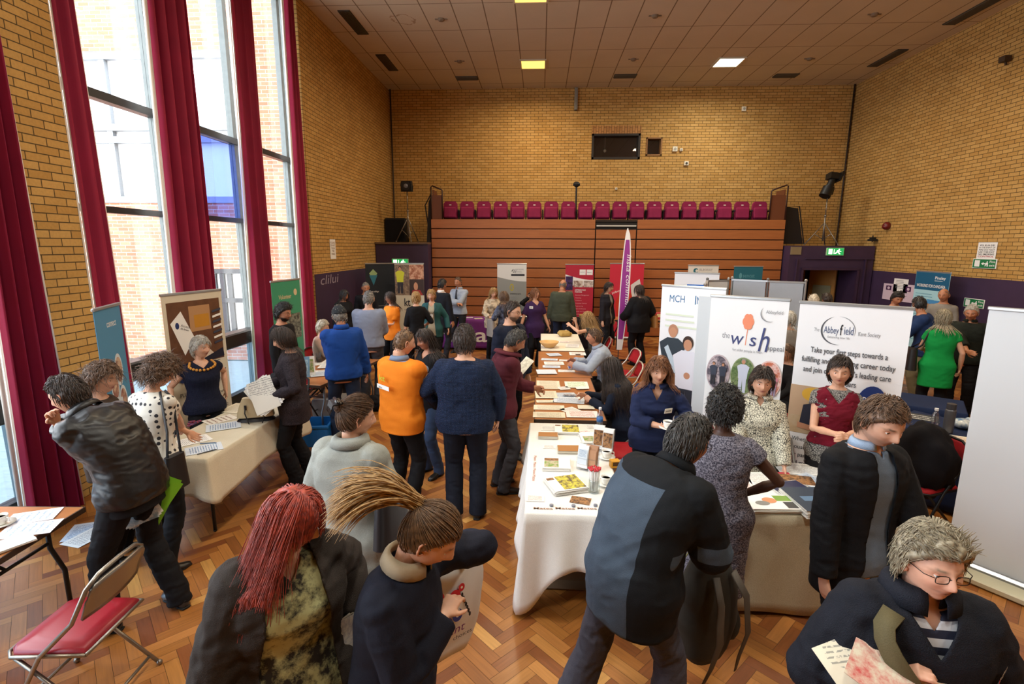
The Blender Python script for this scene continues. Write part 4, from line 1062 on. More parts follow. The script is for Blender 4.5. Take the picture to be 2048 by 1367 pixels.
mar = M('seat_maroon', '#92264e', .75, kind='cloth', col2='#741a3c')
ordn = ['first', 'second', 'third', 'fourth', 'fifth', 'sixth', 'seventh', 'eighth', 'ninth', 'tenth', 'eleventh', 'twelfth', 'thirteenth', 'fourteenth', 'fifteenth', 'sixteenth', 'seventeenth', 'eighteenth', 'nineteenth']
def tip_seat():
    t_ = thing('theatre_seat', 'x', 'theatre seat', (0, 0, 0), 0, 'maroon tip-up seats on top of the seating stack')
    q = []
    w0, w1 = .195, .215
    out = [(-w1+.02, .04), (-w1, .10), (-w0, .45), (-w0+.05, .52), (w0-.05, .52), (w0, .45), (w1, .10), (w1-.02, .04)]
    b = MB(); n = len(out); V = [(x*.97, -.035, z) for x, z in out]+[(x, -.015, z) for x, z in out]+[(x, .035, z) for x, z in out]
    b.add(V, [list(range(n))]+[(k*n+i, k*n+(i+1) % n, (k+1)*n+(i+1) % n, (k+1)*n+i) for k in (0, 1) for i in range(n)]+[list(range(2*n, 3*n))[::-1]]); b.build('backrest', mar, t_, auto=.6)
    b = MB(); b.box((0, -.085, .21), (.37, .09, .30), RX(-.12), bev=.03); b.build('seat', mar, t_)
    b = MB(); b.box((0, -.038, .425), (.06, .006, .025)); b.build('number_plate', M('plate_white', '#d8d2c4', .4), t_)
    for sx in (-1, 1):
        b = MB(); b.box((sx*.235, -.05, .27), (.03, .22, .045), bev=.01); b.tube([(sx*.235, .03, .27), (sx*.235, .03, 0)], .016, 6); b.tube([(sx*.235, -.11, .25), (sx*.235, -.04, 0)], .012, 6); b.build('armrest', M('arm_black', '#191416', .5), t_)
    return t_
ps = tip_seat()
X0, X1 = AY(901, 410, BY+.45)[0], AY(1519, 412, BY+.45)[0]
for i in range(19):
    lb = 'middle maroon tip-up seat of the row on top of the seating stack' if i == 9 else ('%s maroon tip-up seat from the %s end of the row on the seating stack' % (ordn[i if i < 9 else 18-i], 'left' if i < 9 else 'right'))
    loc = (X0+(X1-X0)*i/18, BY+.45, BZ-.005)
    if i == 0: ps['label'] = lb; ps.location = loc
    else: dup(ps, loc, 0, lb)
# lamp pole rising behind the seats
b = MB(); q = AY(1153, 372, BY+.9); b.tube([(q[0], q[1], BZ-.004), (q[0], q[1], q[2])], .025, 8); b.sphere(q+(0, 0, .05), (.10, .08, .08), 10, 6); b.box(q+(0, 0, .03), (.2, .06, .05))
simple(b, 'stage_lamp', M('lamp_black', '#100f0f', .5), 'black lamp on a thin pole rising behind the middle of the maroon seats', 'stage lamp')
# ------------------------------------------------------------------ purple lobbies either side
b = MB(); b.box((-3.79, 15.05, 1.275), (1.46, 1.85, 2.55), bev=.01); struct(b.build('wall_lobby_left', purple))
b = MB(); b.box((-3.79, 15.03, 2.565), (1.46, 1.90, .05)); struct(b.build('trim_7', M('lobby_edge', '#6b5440', .6)))
# right lobby with its doorway
x0, x1, dx0, dx1, dz, fy = 6.58, 8.74, 6.95, 8.34, 1.93, 14.15
b = MB(); b.box(((x0+dx0)/2, 15.0, 1.275), (dx0-x0, 1.7, 2.55)); b.box(((dx1+x1)/2, 15.0, 1.275), (x1-dx1, 1.7, 2.55)); b.box(((dx0+dx1)/2, 15.0, (dz+2.55)/2), (dx1-dx0, 1.7, 2.55-dz))
b.box(((x0+x1)/2+.2, fy-.03, 2.22), (1.75, .05, .03)); b.box((dx0-.18, fy-.03, 1.1), (.03, .05, 2.2)); b.box((dx1+.18, fy-.03, 1.1), (.03, .05, 2.2)); struct(b.build('wall_lobby_right', purple))
b = MB(); b.box((dx0-.02, fy-.02, dz/2), (.06, .06, dz)); b.box((dx1+.02, fy-.02, dz/2), (.06, .06, dz)); b.box(((dx0+dx1)/2, fy-.02, dz+.02), (dx1-dx0+.1, .06, .06)); d1 = struct(b.build('door_1', M('door_frame_purple', '#3a2740', .5)))
b = MB(); b.box((7.28, 15.75, 1.55), (.66, .05, .8)); b.build('door_leaf', M('door_orange', '#b4732c', .5, kind='noise', col2='#9a5c20'), d1)
b = MB(); b.box((7.28, 15.74, .58), (.66, .05, 1.14)); b.build('kick_panel', M('door_grey', '#5f6873', .5), d1)
b = MB(); b.box((7.70, 15.86, 1), (.3, .1, 2)); b.build('brick_return', brickB, d1)
b = MB(); b.box((8.05, 15.2, 1.0), (.05, .75, 1.95), RZ(.55)); b.build('door_leaf', M('door_oak', '#b98a4a', .5), d1)
b = MB(); b.box((8.03, 15.15, .85), (.056, .5, 1.2), RZ(.55)); b.build('door_glazing', M('wired_glass', '#9fa287', .3), d1)
b = MB(); b.box((6.72, 14.13, 2.42), (.26, .04, .2)); struct(b.build('trim_8', M('plaster_patch', '#8a7a5c', .8)))
# running-man exit signs
green = M('exit_green', '#1f8f4a', .5, kind='emit', scale=1.1); greend = M('exit_green_dull', '#1d7a48', .5); lit = M('exit_white', '#e8ffd8', .5, kind='emit', scale=2.2); glow = M('exit_pale', '#a8d8a0', .5)
def exit_sign(label, c, w, h, rz=0, lit_=True, text=None, depth=.05, mirror=False):
    t_ = thing('exit_sign', label, 'exit sign', tuple(c), rz); wm = lit if lit_ else white; gm = green if lit_ else greend
    b = MB(); b.box((0, depth/2, 0), (w, depth, h), bev=.006); b.build('housing', glow if lit_ else white, t_)
    a = Art(); a.y0 = -.001; k = -1 if mirror else 1
    a.rect(-w*.47, -h*.44, w*.47, h*.44, gm)
    a.rect(-w*.40*k if k > 0 else w*.18, -h*.32, -w*.18*k if k > 0 else w*.40, h*.34, wm)
    X = lambda x: x*k*w
    if not text:
        a.ell(X(.20), h*.27, h*.09, h*.09, wm, 12)
        a.poly([(X(.08), h*.18), (X(.22), h*.18), (X(.20), -h*.05), (X(.30), -h*.32), (X(.22), -h*.32), (X(.12), -h*.05), (X(.02), -h*.30), (X(-.05), -h*.26), (X(.06), h*.0)], wm)
        a.poly([(X(.18), h*.16), (X(.34), h*.02), (X(.31), -h*.03), (X(.18), h*.06)], wm); a.rect(min(X(-.06), X(-.10)), -h*.3, max(X(-.06), X(-.10)), h*.3, wm)
    else:
        a.poly([(X(-.12), 0), (X(-.02), h*.16), (X(-.02), h*.05), (X(.06), h*.05), (X(.06), -h*.05), (X(-.02), -h*.05), (X(-.02), -h*.16)], wm)
        a.ell(X(.13), h*.2, h*.07, h*.07, wm, 10); a.poly([(X(.08), h*.12), (X(.17), h*.12), (X(.18), -h*.28), (X(.13), -h*.28), (X(.12), -h*.05), (X(.07), -h*.28), (X(.04), -h*.25)], wm)
        for i, tt in enumerate(text): a.text(tt, w*.22, h*(.10-.36*i), h*.24, wm, w=w*.23, bold=True)
    a.b.build('face', a.mats, t_)
q = AY(800, 524, 14.08); exit_sign('lit green running man exit sign on the left purple lobby above the kt banner', q, .46, .19)
q = AY(1671, 503, 14.08); exit_sign('lit green exit sign glowing above the purple doorway at the right', q, .44, .2)
q = AX(1968, 527, XR-.02); exit_sign('green fire exit sign under a white notice on the right brick wall', q, .56, .19, -PI/2, False, ['Fire', 'exit'], .015)
q = AX(1947, 606, XR-.03); exit_sign('small green fire exit sign low on the purple right wall', q, .5, .18, -PI/2, False, ['Fire', 'exit'], .015)
b = MB(); q = AY(1631, 578, 15.7); exit_sign('tiny green fire exit sign on the grey panel inside the right doorway', q, .22, .1, 0, False, ['Fire', 'exit'], .01)
# notices
def notice(label, c, w, h, rz, draw, name='notice', cat='notice', col=None):
    t_ = Art(); t_.mi(col or white); t_.b.box((0, .002, 0), (w, .004, h)); draw(t_, w, h); o = t_.b.build(name, t_.mats, None, loc=tuple(c), rz=rz); tag(o, label, cat)
def n_txt(lines, m=ink, red=None):
    def f(a, w, h):
        n = len(lines)
        for i, l in enumerate(lines): a.text(l, 0, h*.36-(i+.5)*h*.72/n, h*.5/n, red if (red and i >= n-1) else m, w=min(w*.84, w*.13*len(l)), align='c', bold=True)
    return f
notice('white notice with dark and red lettering on the right brick wall', AX(1973, 503, XR-.015), .44, .36, -PI/2, n_txt(['PLEASE', 'IN THE EVENT OF', 'FIRE DO NOT', 'USE THIS EXIT', 'NO SMOKING', 'CONTROL'], red=P_('red', '#b3333a')))
notice('tall white notice on the left brick wall above the purple dado', AX(666, 498, XL+.01), .30, .42, PI/2, n_txt(['PLEASE', 'DO NOT', 'TOUCH', 'THE', 'WALLS'], P_('brownink', '#8a6a50')))
pk = P_('palepink', '#d8c4d4')
def mini(a, w, h): a.rect(-w*.3, h*.10, w*.1, h*.38, P_('plum', '#4b2850')); a.ell(-w*.1, h*.24, w*.1, h*.08, pk)
notice('pale pink leaflet pinned on the purple dado, left of the white notice', AX(1779, 583, XR-.025), .5, .40, -PI/2, mini, 'leaflet', 'leaflet', pk)
notice('white printed notice between two pale pink leaflets on the purple dado', AX(1801, 571, XR-.025), .5, .33, -PI/2, lambda a, w, h: a.lines(-w*.35, h*.38, w*.7, 6, h*.11, h*.03, greyp), 'leaflet', 'leaflet')
notice('pale pink leaflet pinned on the purple dado, right of the white notice', AX(1818, 587, XR-.025), .46, .42, -PI/2, mini, 'leaflet', 'leaflet', pk)
a = Art(); a.text('clilui', 0, 0, .2, P_('chalk', '#9a90a0'), w=.95, shear=.35); a.b.box((0, .004, 0), (.001, .001, .001)); o = a.b.build('chalk_scribble', a.mats, None, loc=tuple(AX(640, 570, XL+.014)), rz=PI/2); tag(o, 'pale handwritten scribble on the purple dado beside the last curtain', 'lettering')
# ------------------------------------------------------------------ speaker box and lamp stands on the lobbies
b = MB(); b.box((-4.20, 15.2, 2.94), (.60, .4, .68), bev=.02); b.cur = 1; b.box((-4.20, 14.994, 2.94), (.54, .01, .60)); simple(b, 'loudspeaker', [M('speaker_black', '#131215', .6), M('speaker_grille', '#1c1a1e', .9, kind='cloth')], 'big black loudspeaker cabinet lying on top of the left purple lobby', 'loudspeaker')
def lamp_stand(label, x, y, z0, zt, spread, name='lamp_stand'):
    t_ = thing('light_stand', label, 'light stand', (x, y, z0)); H = zt-z0
    b = MB(); b.tube([(0, 0, .12), (0, 0, H*.62)], .022, 8); b.tube([(0, 0, H*.6), (0, 0, H)], .015, 8); b.sphere((0, 0, H*.62), .035, 8, 6); b.build('pole', M('stand_steel', '#8d867c', .35, .7), t_, True)
    hub = H*.48
    for k in range(3):
        a = math.radians(-90+k*120+25); e = (spread*math.cos(a), spread*math.sin(a), .026)
        b = MB(); b.tube([(0, 0, hub), e], .014, 6); b.tube([(e[0]*.5, e[1]*.5, hub*.5+.006), (0, 0, .16)], .009, 6); b.sphere(e, .022, 8, 5); b.build('leg', M('stand_steel'), t_, True)
    return t_
q = AY(814, 382, 14.55); lamp_stand('steel tripod stand on the left purple lobby holding a square lamp', q[0], 14.55, 2.592, q[2], .36)
blk2 = M('lamp_black')
b = MB(); b.box((0, 0, .08), (.30, .16, .28), RX(.15), bev=.02); b.lathe([(.09, 0), (.12, .02), (.12, .03)], (0, 0, 0), 14); v = b.v[-1]; b.v[-1] = v@RX(PI/2).T+np.array([0, -.09, .08]); b.tube([(-.16, 0, -.03), (-.17, 0, .1), (-.16, 0, .2)], .01, 6); b.tube([(.16, 0, -.03), (.17, 0, .1)], .01, 6); b.box((0, 0, -.05), (.34, .03, .03))
b.cur = 1; b.sphere((0, -.11, .08), (.07, .02, .07), 10, 6)
simple(b, 'stage_lantern', [blk2, M('lens_dull', '#7a7f86', .2, .3)], 'square black theatre lamp at the top of the left tripod stand', 'stage lantern', loc=(q[0], 14.55, q[2]+.05))
q = AY(1655, 395, 14.6); lamp_stand('steel tripod stand on the right purple lobby holding a tilted spotlight', q[0], 14.6, 2.56, q[2], .45)
b = MB(); R = RY(.45)@RX(-.2); b.tube([R@np.array([0, 0, -.1]), R@np.array([0, 0, .16])], .14, 14); b.tube([R@np.array([0, 0, .1]), R@np.array([0, 0, .42])], .085, 14); b.box(R@np.array([.0, 0, .48]), (.30, .24, .16), R@RY(-.3)); b.box(R@np.array([.12, 0, .52]), (.05, .3, .26), R); b.tube([(.16, 0, -.05), (.2, 0, .1), (.15, 0, .3)], .012, 6)
simple(b, 'spotlight', blk2, 'black theatre spotlight tilted upward on the right tripod stand', 'stage lantern', loc=(q[0]-.05, 14.6, q[2]+.12), auto=.6)
# dark folded frame and flag by the right end of the seating
b = MB(); b.add([(6.60, 14.8, 2.6), (7.2, 14.8, 2.6), (6.98, 14.8, 3.55), (6.62, 14.8, 3.60), (6.60, 14.86, 2.6), (7.2, 14.86, 2.6), (6.98, 14.86, 3.55), (6.62, 14.86, 3.60)], [(0, 1, 2, 3), (7, 6, 5, 4), (0, 4, 5, 1), (1, 5, 6, 2), (2, 6, 7, 3), (3, 7, 4, 0)])
b.tube([(6.6, 14.78, 2.6), (6.62, 14.78, 3.62), (7.0, 14.78, 3.60), (7.22, 14.78, 2.6)], .018, 6)
simple(b, 'access_stair', M('stair_black', '#1a1210', .7), 'dark panelled access stair at the right end of the seating stack', 'stair')
b = MB(); b.add([(-3.05, 14.6, 2.6), (-3.2, 14.6, 2.6), (-3.12, 14.6, 3.7), (-3.05, 14.6, 3.85), (-3.05, 14.7, 2.6), (-3.2, 14.7, 2.6), (-3.12, 14.7, 3.7), (-3.05, 14.7, 3.85)], [(0, 1, 2, 3), (7, 6, 5, 4), (0, 4, 5, 1), (1, 5, 6, 2), (2, 6, 7, 3), (3, 7, 4, 0)]); b.tube([(-3.08, 14.6, 2.6), (-3.22, 14.6, 3.6), (-3.05, 14.6, 3.9)], .018, 6)
simple(b, 'access_stair', M('stair_black'), 'dark panelled access stair at the left end of the seating stack', 'stair')
# ------------------------------------------------------------------ banners
def d_access(a, w, h):
    a.rect(-w*.86, h*.60, w*.86, h*.95, P_('tan', '#7a5236', kind='noise', col2='#4a2d1c')); a.rect(-w*.2, h*.78, w*.5, h*.92, P_('wall', '#b98d62')); a.rect(-w*.05, h*.80, w*.45, h*.87, P_('ochre', '#c48a2a'))
    a.poly([(-w*.80, h*.84), (-w*.45, h*.90), (-w*.1, h*.75), (-w*.45, h*.66)], white); a.ell(-w*.60, h*.825, w*.06, h*.018, navyp); a.text('Access', -w*.50, h*.82, h*.014, ink, w=w*.28, rot=-.35); a.text('All Areas', -w*.52, h*.805, h*.012, ink, w=w*.26, rot=-.35)
    a.poly([(-w*.3, h*.66), (w*.2, h*.70), (w*.5, h*.64), (-w*.1, h*.61)], P_('paper', '#d8c4b4')); a.poly([(w*.1, h*.62), (w*.84, h*.66), (w*.86, h*.61), (w*.3, h*.603)], P_('darkblue', '#1d2030')); a.ell(w*.05, h*.70, w*.35, h*.03, P_('hand', '#a8694a'))
    for i in range(7): a.poly([(w*.55, h*(.69+.03*i)), (w*.86, h*(.70+.03*i)), (w*.86, h*(.713+.03*i)), (w*.55, h*(.702+.03*i))], white if i % 2 else P_('sleeve', '#3c4254'))
    a.ell(-w*.62, h*.545, w*.13, h*.030, navyp); a.text('Access', -w*.42, h*.55, h*.026, ink, w=w*.55); a.text('All Areas', -w*.42, h*.518, h*.024, ink, w=w*.55, shear=.2)
    a.text('FREE', w*.10, h*.565, h*.032, P_('ink2', '#55565c'), w=w*.55, shear=.2); a.text('Training', w*.05, h*.515, h*.034, ink, w=w*.80, bold=True)
    a.text('in 2018', w*.35, h*.47, h*.025, greyp, w=w*.5, shear=.3); a.arc(-w*.2, h*.42, w*.5, .012, .5, 2.6, greyp); a.text('PLUS', -w*.78, h*.44, h*.022, ink, w=w*.3, bold=True)
    for i, l in enumerate(('www.', 'C o u r s e s   i n', 'call  01622', 'info@')): a.text(l, w*.15, h*(.40-.045*i), h*.018, ink, w=w*.65)
    a.text('Call us now', -w*.5, h*.2, h*.025, ink, w=w*.9)
banner('cream roller banner picturing hands at papers, behind the grey-haired woman in navy', (-3.86, 5.02), (-3.70, 5.80), 2.0, '#d8d0bc', d_access)
gold = P_('gold', '#d8c39a')
def d_green(a, w, h):
    a.text('Volunteer', -w*.55, h*.86, h*.032, gold, w=w*.85, bold=True); a.text('with us', -w*.5, h*.79, h*.03, gold, w=w*.55); a.ell(w*.6, h*.90, w*.12, h*.025, gold); a.rect(-w*.3, h*.55, w*.85, h*.74, P_('collage', '#3a3a34', kind='blotch', col2='#8b8f80', scale=2)); a.text('Join in', -w*.2, h*.45, h*.025, gold, w=w*.4); a.lines(-w*.2, h*.40, w*.8, 4, h*.03, .012, gold)
banner('green roller banner reading Volunteer with us, beside the fourth curtain', (-3.78, 7.05), (-3.71, 7.80), 2.0, '#3a9470', d_green)
def d_cup(a, w, h):
    a.text('connect', -w*.2, h*.91, h*.03, white, w=w*.7); 
    for x, z in ((.25, .72), (-.2, .66), (.3, .58), (-.3, .5)): a.ell(w*x, h*z, w*.30, h*.07, P_('lace', '#c9d4dc')); a.ell(w*x, h*z, w*.24, h*.055, P_('photo', '#8a5a50', kind='blotch', col2='#c4a890'))
    a.poly([(-w*.6, h*.3), (w*.1, h*.3), (w*.2, h*.6), (-w*.5, h*.62)], P_('lace'))
banner('blue roller banner with round lace-edged pictures by the near brick pier', (-3.50, 3.82), (-3.68, 4.30), 2.0, '#4a88ae', d_cup)
def d_dark(a, w, h):
    a.poly([(-w*.5, h*.93), (-w*.25, h*.88), (-w*.5, h*.80), (-w*.75, h*.88)], P_('lime', '#9fc08a')); a.poly([(-w*.75, h*.86), (-w*.25, h*.86), (-w*.5, h*.74)], P_('tealp', '#2f7f9a')); a.text('kent college', -w*.75, h*.66, h*.022, white, w=w*.55); a.lines(-w*.6, h*.5, w*1.3, 3, h*.035, .012, greyp); a.text('skills for work', -w*.6, h*.36, h*.03, white, w=w*1.2); a.lines(-w*.6, h*.3, w, 2, h*.04, .015, white)
banner('dark navy roller banner with a green and blue diamond emblem against the purple dado', (-4.22, 12.3), (-3.55, 12.7), 2.08, '#16222e', d_dark)
def d_kt(a, w, h):
    a.rect(-w*.97, h*.64, 0, h*.98, P_('ind', '#6f5a4a', kind='blotch', col2='#a08a70')); a.figure(-w*.62, h*.66, h*.30, P_('hivis', '#d4d830'), skinp, hairp, P_('trs', '#2c2c34')); a.rect(0, h*.82, w*.97, h*.98, P_('crowd', '#9a5a3a', kind='blotch', col2='#d8a888')); a.rect(0, h*.64, w*.97, h*.82, P_('dk', '#3a2a24')); a.ell(w*.42, h*.75, w*.22, h*.06, hairp); a.ell(w*.42, h*.74, w*.14, h*.045, skinp); a.poly([(w*.1, h*.64), (w*.9, h*.64), (w*.7, h*.70), (w*.2, h*.70)], P_('redtop', '#a02a24'))
    a.text('kt', -w*.40, h*.52, h*.09, ink, w=w*.42, bold=True); a.text('training', -w*.4, h*.47, h*.022, greyp, w=w*.9)
q1, q2 = AZ(785, 531, 2.1), AZ(845, 530, 2.1)
banner('cream roller banner lettered kt with photographs of trainees, below the left exit sign', (-3.42, 12.0), (-2.72, 12.05), 2.1, '#d4cdb4', d_kt)
def d_grey(a, w, h):
    a.poly([(-w*.97, h*.83)]+[(w*(-.97+1.94*i/10), h*(.83-.055*math.sin(i/10*1.6))) for i in range(1, 11)]+[(w*.97, h*.05), (-w*.97, h*.05)], P_('midgrey', '#8f918b'))
    a.text('A21', -w*.05, h*.90, h*.04, ink, w=w*.3, bold=True, rot=-.4); a.text('services', w*.22, h*.92, h*.02, greyp, w=w*.55); a.rect(-w*.05, h*.845, w*.85, h*.868, ink); a.lines(w*.2, h*.905, w*.6, 2, h*.02, .008, greyp)
    a.ell(0, h*.70, w*.14, h*.045, P_('gold2', '#b0a034')); a.ell(0, h*.70, w*.09, h*.03, P_('midgrey')); a.text('4', -w*.04, h*.685, h*.035, P_('gold2')); a.text('brewery care', -w*.1, h*.61, h*.025, ink, w=w*.7); a.lines(-w*.3, h*.58, w*.8, 2, h*.02, .008, greyp)
banner('grey and white roller banner with a small gold emblem, in front of the boards', (-1.12, 13.45), (-.34, 13.45), 2.06, '#dcdcd6', d_grey)
red = P_('crimson', '#b5203a')
def d_red(a, w, h):
    a.poly([(-w*.97, h*.865)]+[(w*(-.97+1.94*i/10), h*(.865-.07*math.sin(i/10*1.57))) for i in range(11)]+[(w*.97, h*.76), (w*.97, h*.72), (-w*.97, h*.72)], white)
    a.rect(-w*.95, h*.66, -w*.45, h*.84, P_('violet', '#4a2f6b', kind='blotch', col2='#1d1830')); a.rect(-w*.40, h*.70, w*.25, h*.785, P_('ph1', '#8a6a5c', kind='blotch', col2='#d8ccc0')); a.rect(w*.3, h*.70, w*.97, h*.785, P_('ph2', '#9a8a80', kind='blotch', col2='#e0d4cc')); a.rect(-w*.95, h*.4, -w*.45, h*.655, P_('ph3', '#a07860', kind='blotch', col2='#6a4a3c'))
    a.rect(0, h*.86, w*.42, h*.93, white); a.rect(w*.48, h*.86, w*.9, h*.93, white); a.text('KCC', w*.06, h*.885, h*.02, greyp, w=w*.3); a.text('kent', w*.52, h*.885, h*.02, P_('tealp'), w=w*.3)
    a.text('APPRENTICE', -w*.3, h*.655, h*.018, white, w=w*.75, bold=True); a.text('WORKFORCE', -w*.3, h*.63, h*.018, white, w=w*.5, bold=True)
    for i, l in enumerate(('Business Management', 'Catering', 'Childcare', 'Customer Service', 'Engineering', 'Hair and Beauty', 'Health and Social Care', 'Plumbing', 'Retail and Warehousing', 'Team Leading', 'ICT', 'Sport Leaders')): a.text(l, -w*.25, h*(.59-.036*i), h*.014, P_('pinktxt', '#f0b8bc'), w=w*(.05*len(l)))
banner('crimson roller banner listing apprenticeships, in front of the boards behind the curly-haired seated woman', (.67, 13.9), (1.44, 13.9), 2.04, '#b5203a', d_red)
def d_red2(a, w, h):
    a.poly([(w*.25, h*.72), (w*.75, h*.80), (w*.95, h*.62), (w*.35, h*.55)], P_('tee', '#dcdcd8')); a.text('jobcentre', -w*.8, h*.60, h*.03, white, w=w*1.0, rot=.35); a.poly([(-w*.6, h*.5), (-w*.4, h*.60), (w*.3, h*.62), (w*.45, h*.5), (w*.4, h*.28), (-w*.5, h*.28)], P_('jumper', '#c8331c')); a.ell(0, h*.66, w*.14, h*.05, skinp)
banner('wide plain bright red banner in front of the boards behind the purple feather flag', (1.86, 14.0), (2.78, 14.0), 2.07, '#cc2840', d_red2)
tealc = P_('teal', '#1f6f80')
def d_run(a, w, h):
    a.arc(-w*.45, h*.93, w*.12, .05, .3, 6.0, tealc); a.text('RUNWAY', -w*.25, h*.925, h*.032, greyp, w=w*.85); a.text('training', 0, h*.895, h*.012, greyp, w=w*.4); a.poly([(-w*.97, h*.81), (w*.97, h*.83), (w*.97, h*.78), (-w*.97, h*.80)], tealc); a.rect(-w*.97, h*.1, w*.97, h*.78, P_('pale', '#e0e4e4'))
banner('white roller banner reading RUNWAY with a teal ring emblem, behind the display boards', (3.72, 13.3), (4.49, 13.3), 2.06, '#dfe0da', d_run)
def d_teal(a, w, h): a.text('sencat', -w*.35, h*.86, h*.05, P_('tealtxt', '#5a9aa8'), w=w*.8); a.ell(-w*.5, h*.88, w*.1, h*.035, P_('tealtxt')); a.text('join us', w*.1, h*.72, h*.03, white, w=w*.6)
banner('plain teal banner standing behind the grey display boards', (4.87, 13.35), (5.60, 13.35), 2.04, '#20687a', d_teal)
def d_blue(a, w, h): a.rect(-w*.4, h*.72, w*.9, h*.90, P_('brightblue', '#2d6fc4')); a.text('Care', -w*.1, h*.78, h*.06, white, w=w*.8); a.lines(-w*.4, h*.65, w, 5, h*.04, .02, greyp)
banner('white banner with a bright blue panel, half hidden behind the MCH banner', (2.36, 9.25), (3.05, 8.95), 2.07, '#dfe0e4', d_blue)
mchb, pal1 = P_('mch', '#2b6f9f'), P_('palegreen', '#dce6d0')
def d_mch(a, w, h):
    a.text('MCH', -w*.72, h*.90, h*.042, mchb, w=w*.5); a.text('N', w*.15, h*.90, h*.042, mchb, w=w*.12, bold=True); a.rect(w*.10, h*.895, w*.13, h*.945, mchb); a.text('Kent', w*.45, h*.86, h*.03, P_('lilac', '#8c80b0'), w=w*.4, rot=-.7); a.text('Community', w*.40, h*.90, h*.02, P_('lilac'), w=w*.5, rot=-.7)
    a.lines(-w*.8, h*.83, w*1.2, 3, h*.035, .022, pal1)
    a.figure(-w*.52, h*.26, h*.50, P_('vest', '#2e3a44'), skinp, P_('bald', '#b98568'), P_('khaki', '#8a5a34')); a.poly([(-w*.78, h*.62), (-w*.66, h*.64), (-w*.30, h*.50), (-w*.40, h*.47)], P_('shirtblue', '#c4d4e0'))
    a.figure(-w*.02, h*.16, h*.54, P_('labcoat', '#e8e8f2'), skinp, hairp, P_('legs', '#2b2f3a')); a.poly([(-w*.17, h*.40), (w*.15, h*.40), (w*.20, h*.52), (w*.12, h*.6), (-w*.16, h*.6), (-w*.22, h*.50)], P_('labcoat')); a.ell(w*.01, h*.47, w*.10, h*.02, skinp)
    for i in range(13): a.poly([(w*.38, h*(.50-.03*i)), (w*.80, h*(.45-.03*i)), (w*.80, h*(.441-.03*i)), (w*.38, h*(.491-.03*i))], greyp)
    a.text('Apply', w*.45, h*.60, h*.03, greyp, w=w*.35, rot=-.7)
banner('white MCH roller banner picturing a man in a waistcoat and a woman', (1.50, 6.45), (2.10, 5.90), 2.05, '#f2f3f6', d_mch)
wh1, wh2, wh3 = P_('wishblue', '#3a4478'), P_('poppy', '#f0906a'), P_('wgrey', '#7c7f86')
def d_wish(a, w, h):
    a.text('the', -w*.60, h*.80, h*.028, wh3, w=w*.20); a.text('w', -w*.40, h*.775, h*.065, wh1, w=w*.33, shear=.15); a.poly([(w*.0, h*.775), (w*.02, h*.775), (w*.05, h*.86), (w*.03, h*.86)], wh2)
    for k in range(6): an = k*PI/3; a.ell(w*(.04+.07*math.cos(an)), h*(.885+.018*math.sin(an)), w*.075, h*.020, wh2)
    a.text('s', w*.09, h*.775, h*.065, wh1, w=w*.17, shear=.1); a.text('h', w*.30, h*.755, h*.115, wh1, w=w*.25, shear=.15); a.text('appeal', w*.55, h*.765, h*.024, wh3, w=w*.40)
    a.text('for older people in Kent', -w*.3, h*.745, h*.012, greyp, w=w*.75); a.arc(w*.55, h*.93, w*.22, .010, 2.4, 5.2, greyp); a.text('Abbeyfield', w*.45, h*.93, h*.015, greyp, w=w*.4)
    for x, m1, m2 in ((-.63, '#5d5560', '#c9b8bc'), (0.02, '#4e6b3a', '#8a9a6a'), (.66, '#c86a4a', '#e8c8c0')):
        a.ell(w*x, h*.63, w*.315, h*.088, P_('ring'+m1, m2)); a.ell(w*x, h*.63, w*.295, h*.081, P_('disc'+m1, m1, kind='blotch', col2=m2, scale=1.5))
    a.figure(w*.02, h*.55, h*.16, P_('paleblue', '#d0d6e8'), skinp, P_('greyh', '#9a948c'), P_('paleblue')); a.figure(-w*.75, h*.57, h*.11, P_('uniform', '#3a4050'), skinp, hairp, P_('trs')); a.figure(-w*.5, h*.57, h*.11, P_('uniform'), skinp, hairp, P_('trs')); a.figure(w*.6, h*.56, h*.10, P_('lilac2', '#9a8aa0'), skinp, P_('greyh'), P_('lilac2')); a.figure(w*.8, h*.56, h*.10, P_('pinktop', '#c87a8a'), skinp, hairp, P_('lilac2'))
    for i, l in enumerate(('Support us in improving', 'the lives of older people', 'across our local', 'community')): a.text(l, 0, h*(.44-.05*i), h*.026, wh3, w=w*(.075*len(l)), align='c')
    a.rect(-w*.97, h*.1, w*.97, h*.17, P_('poppy'))
banner('white roller banner reading the wish appeal with three round photographs', (1.66, 5.10), (2.24, 4.70), 2.05, '#f3f4f5', d_wish)
abn = P_('abnavy', '#1f3a7c')
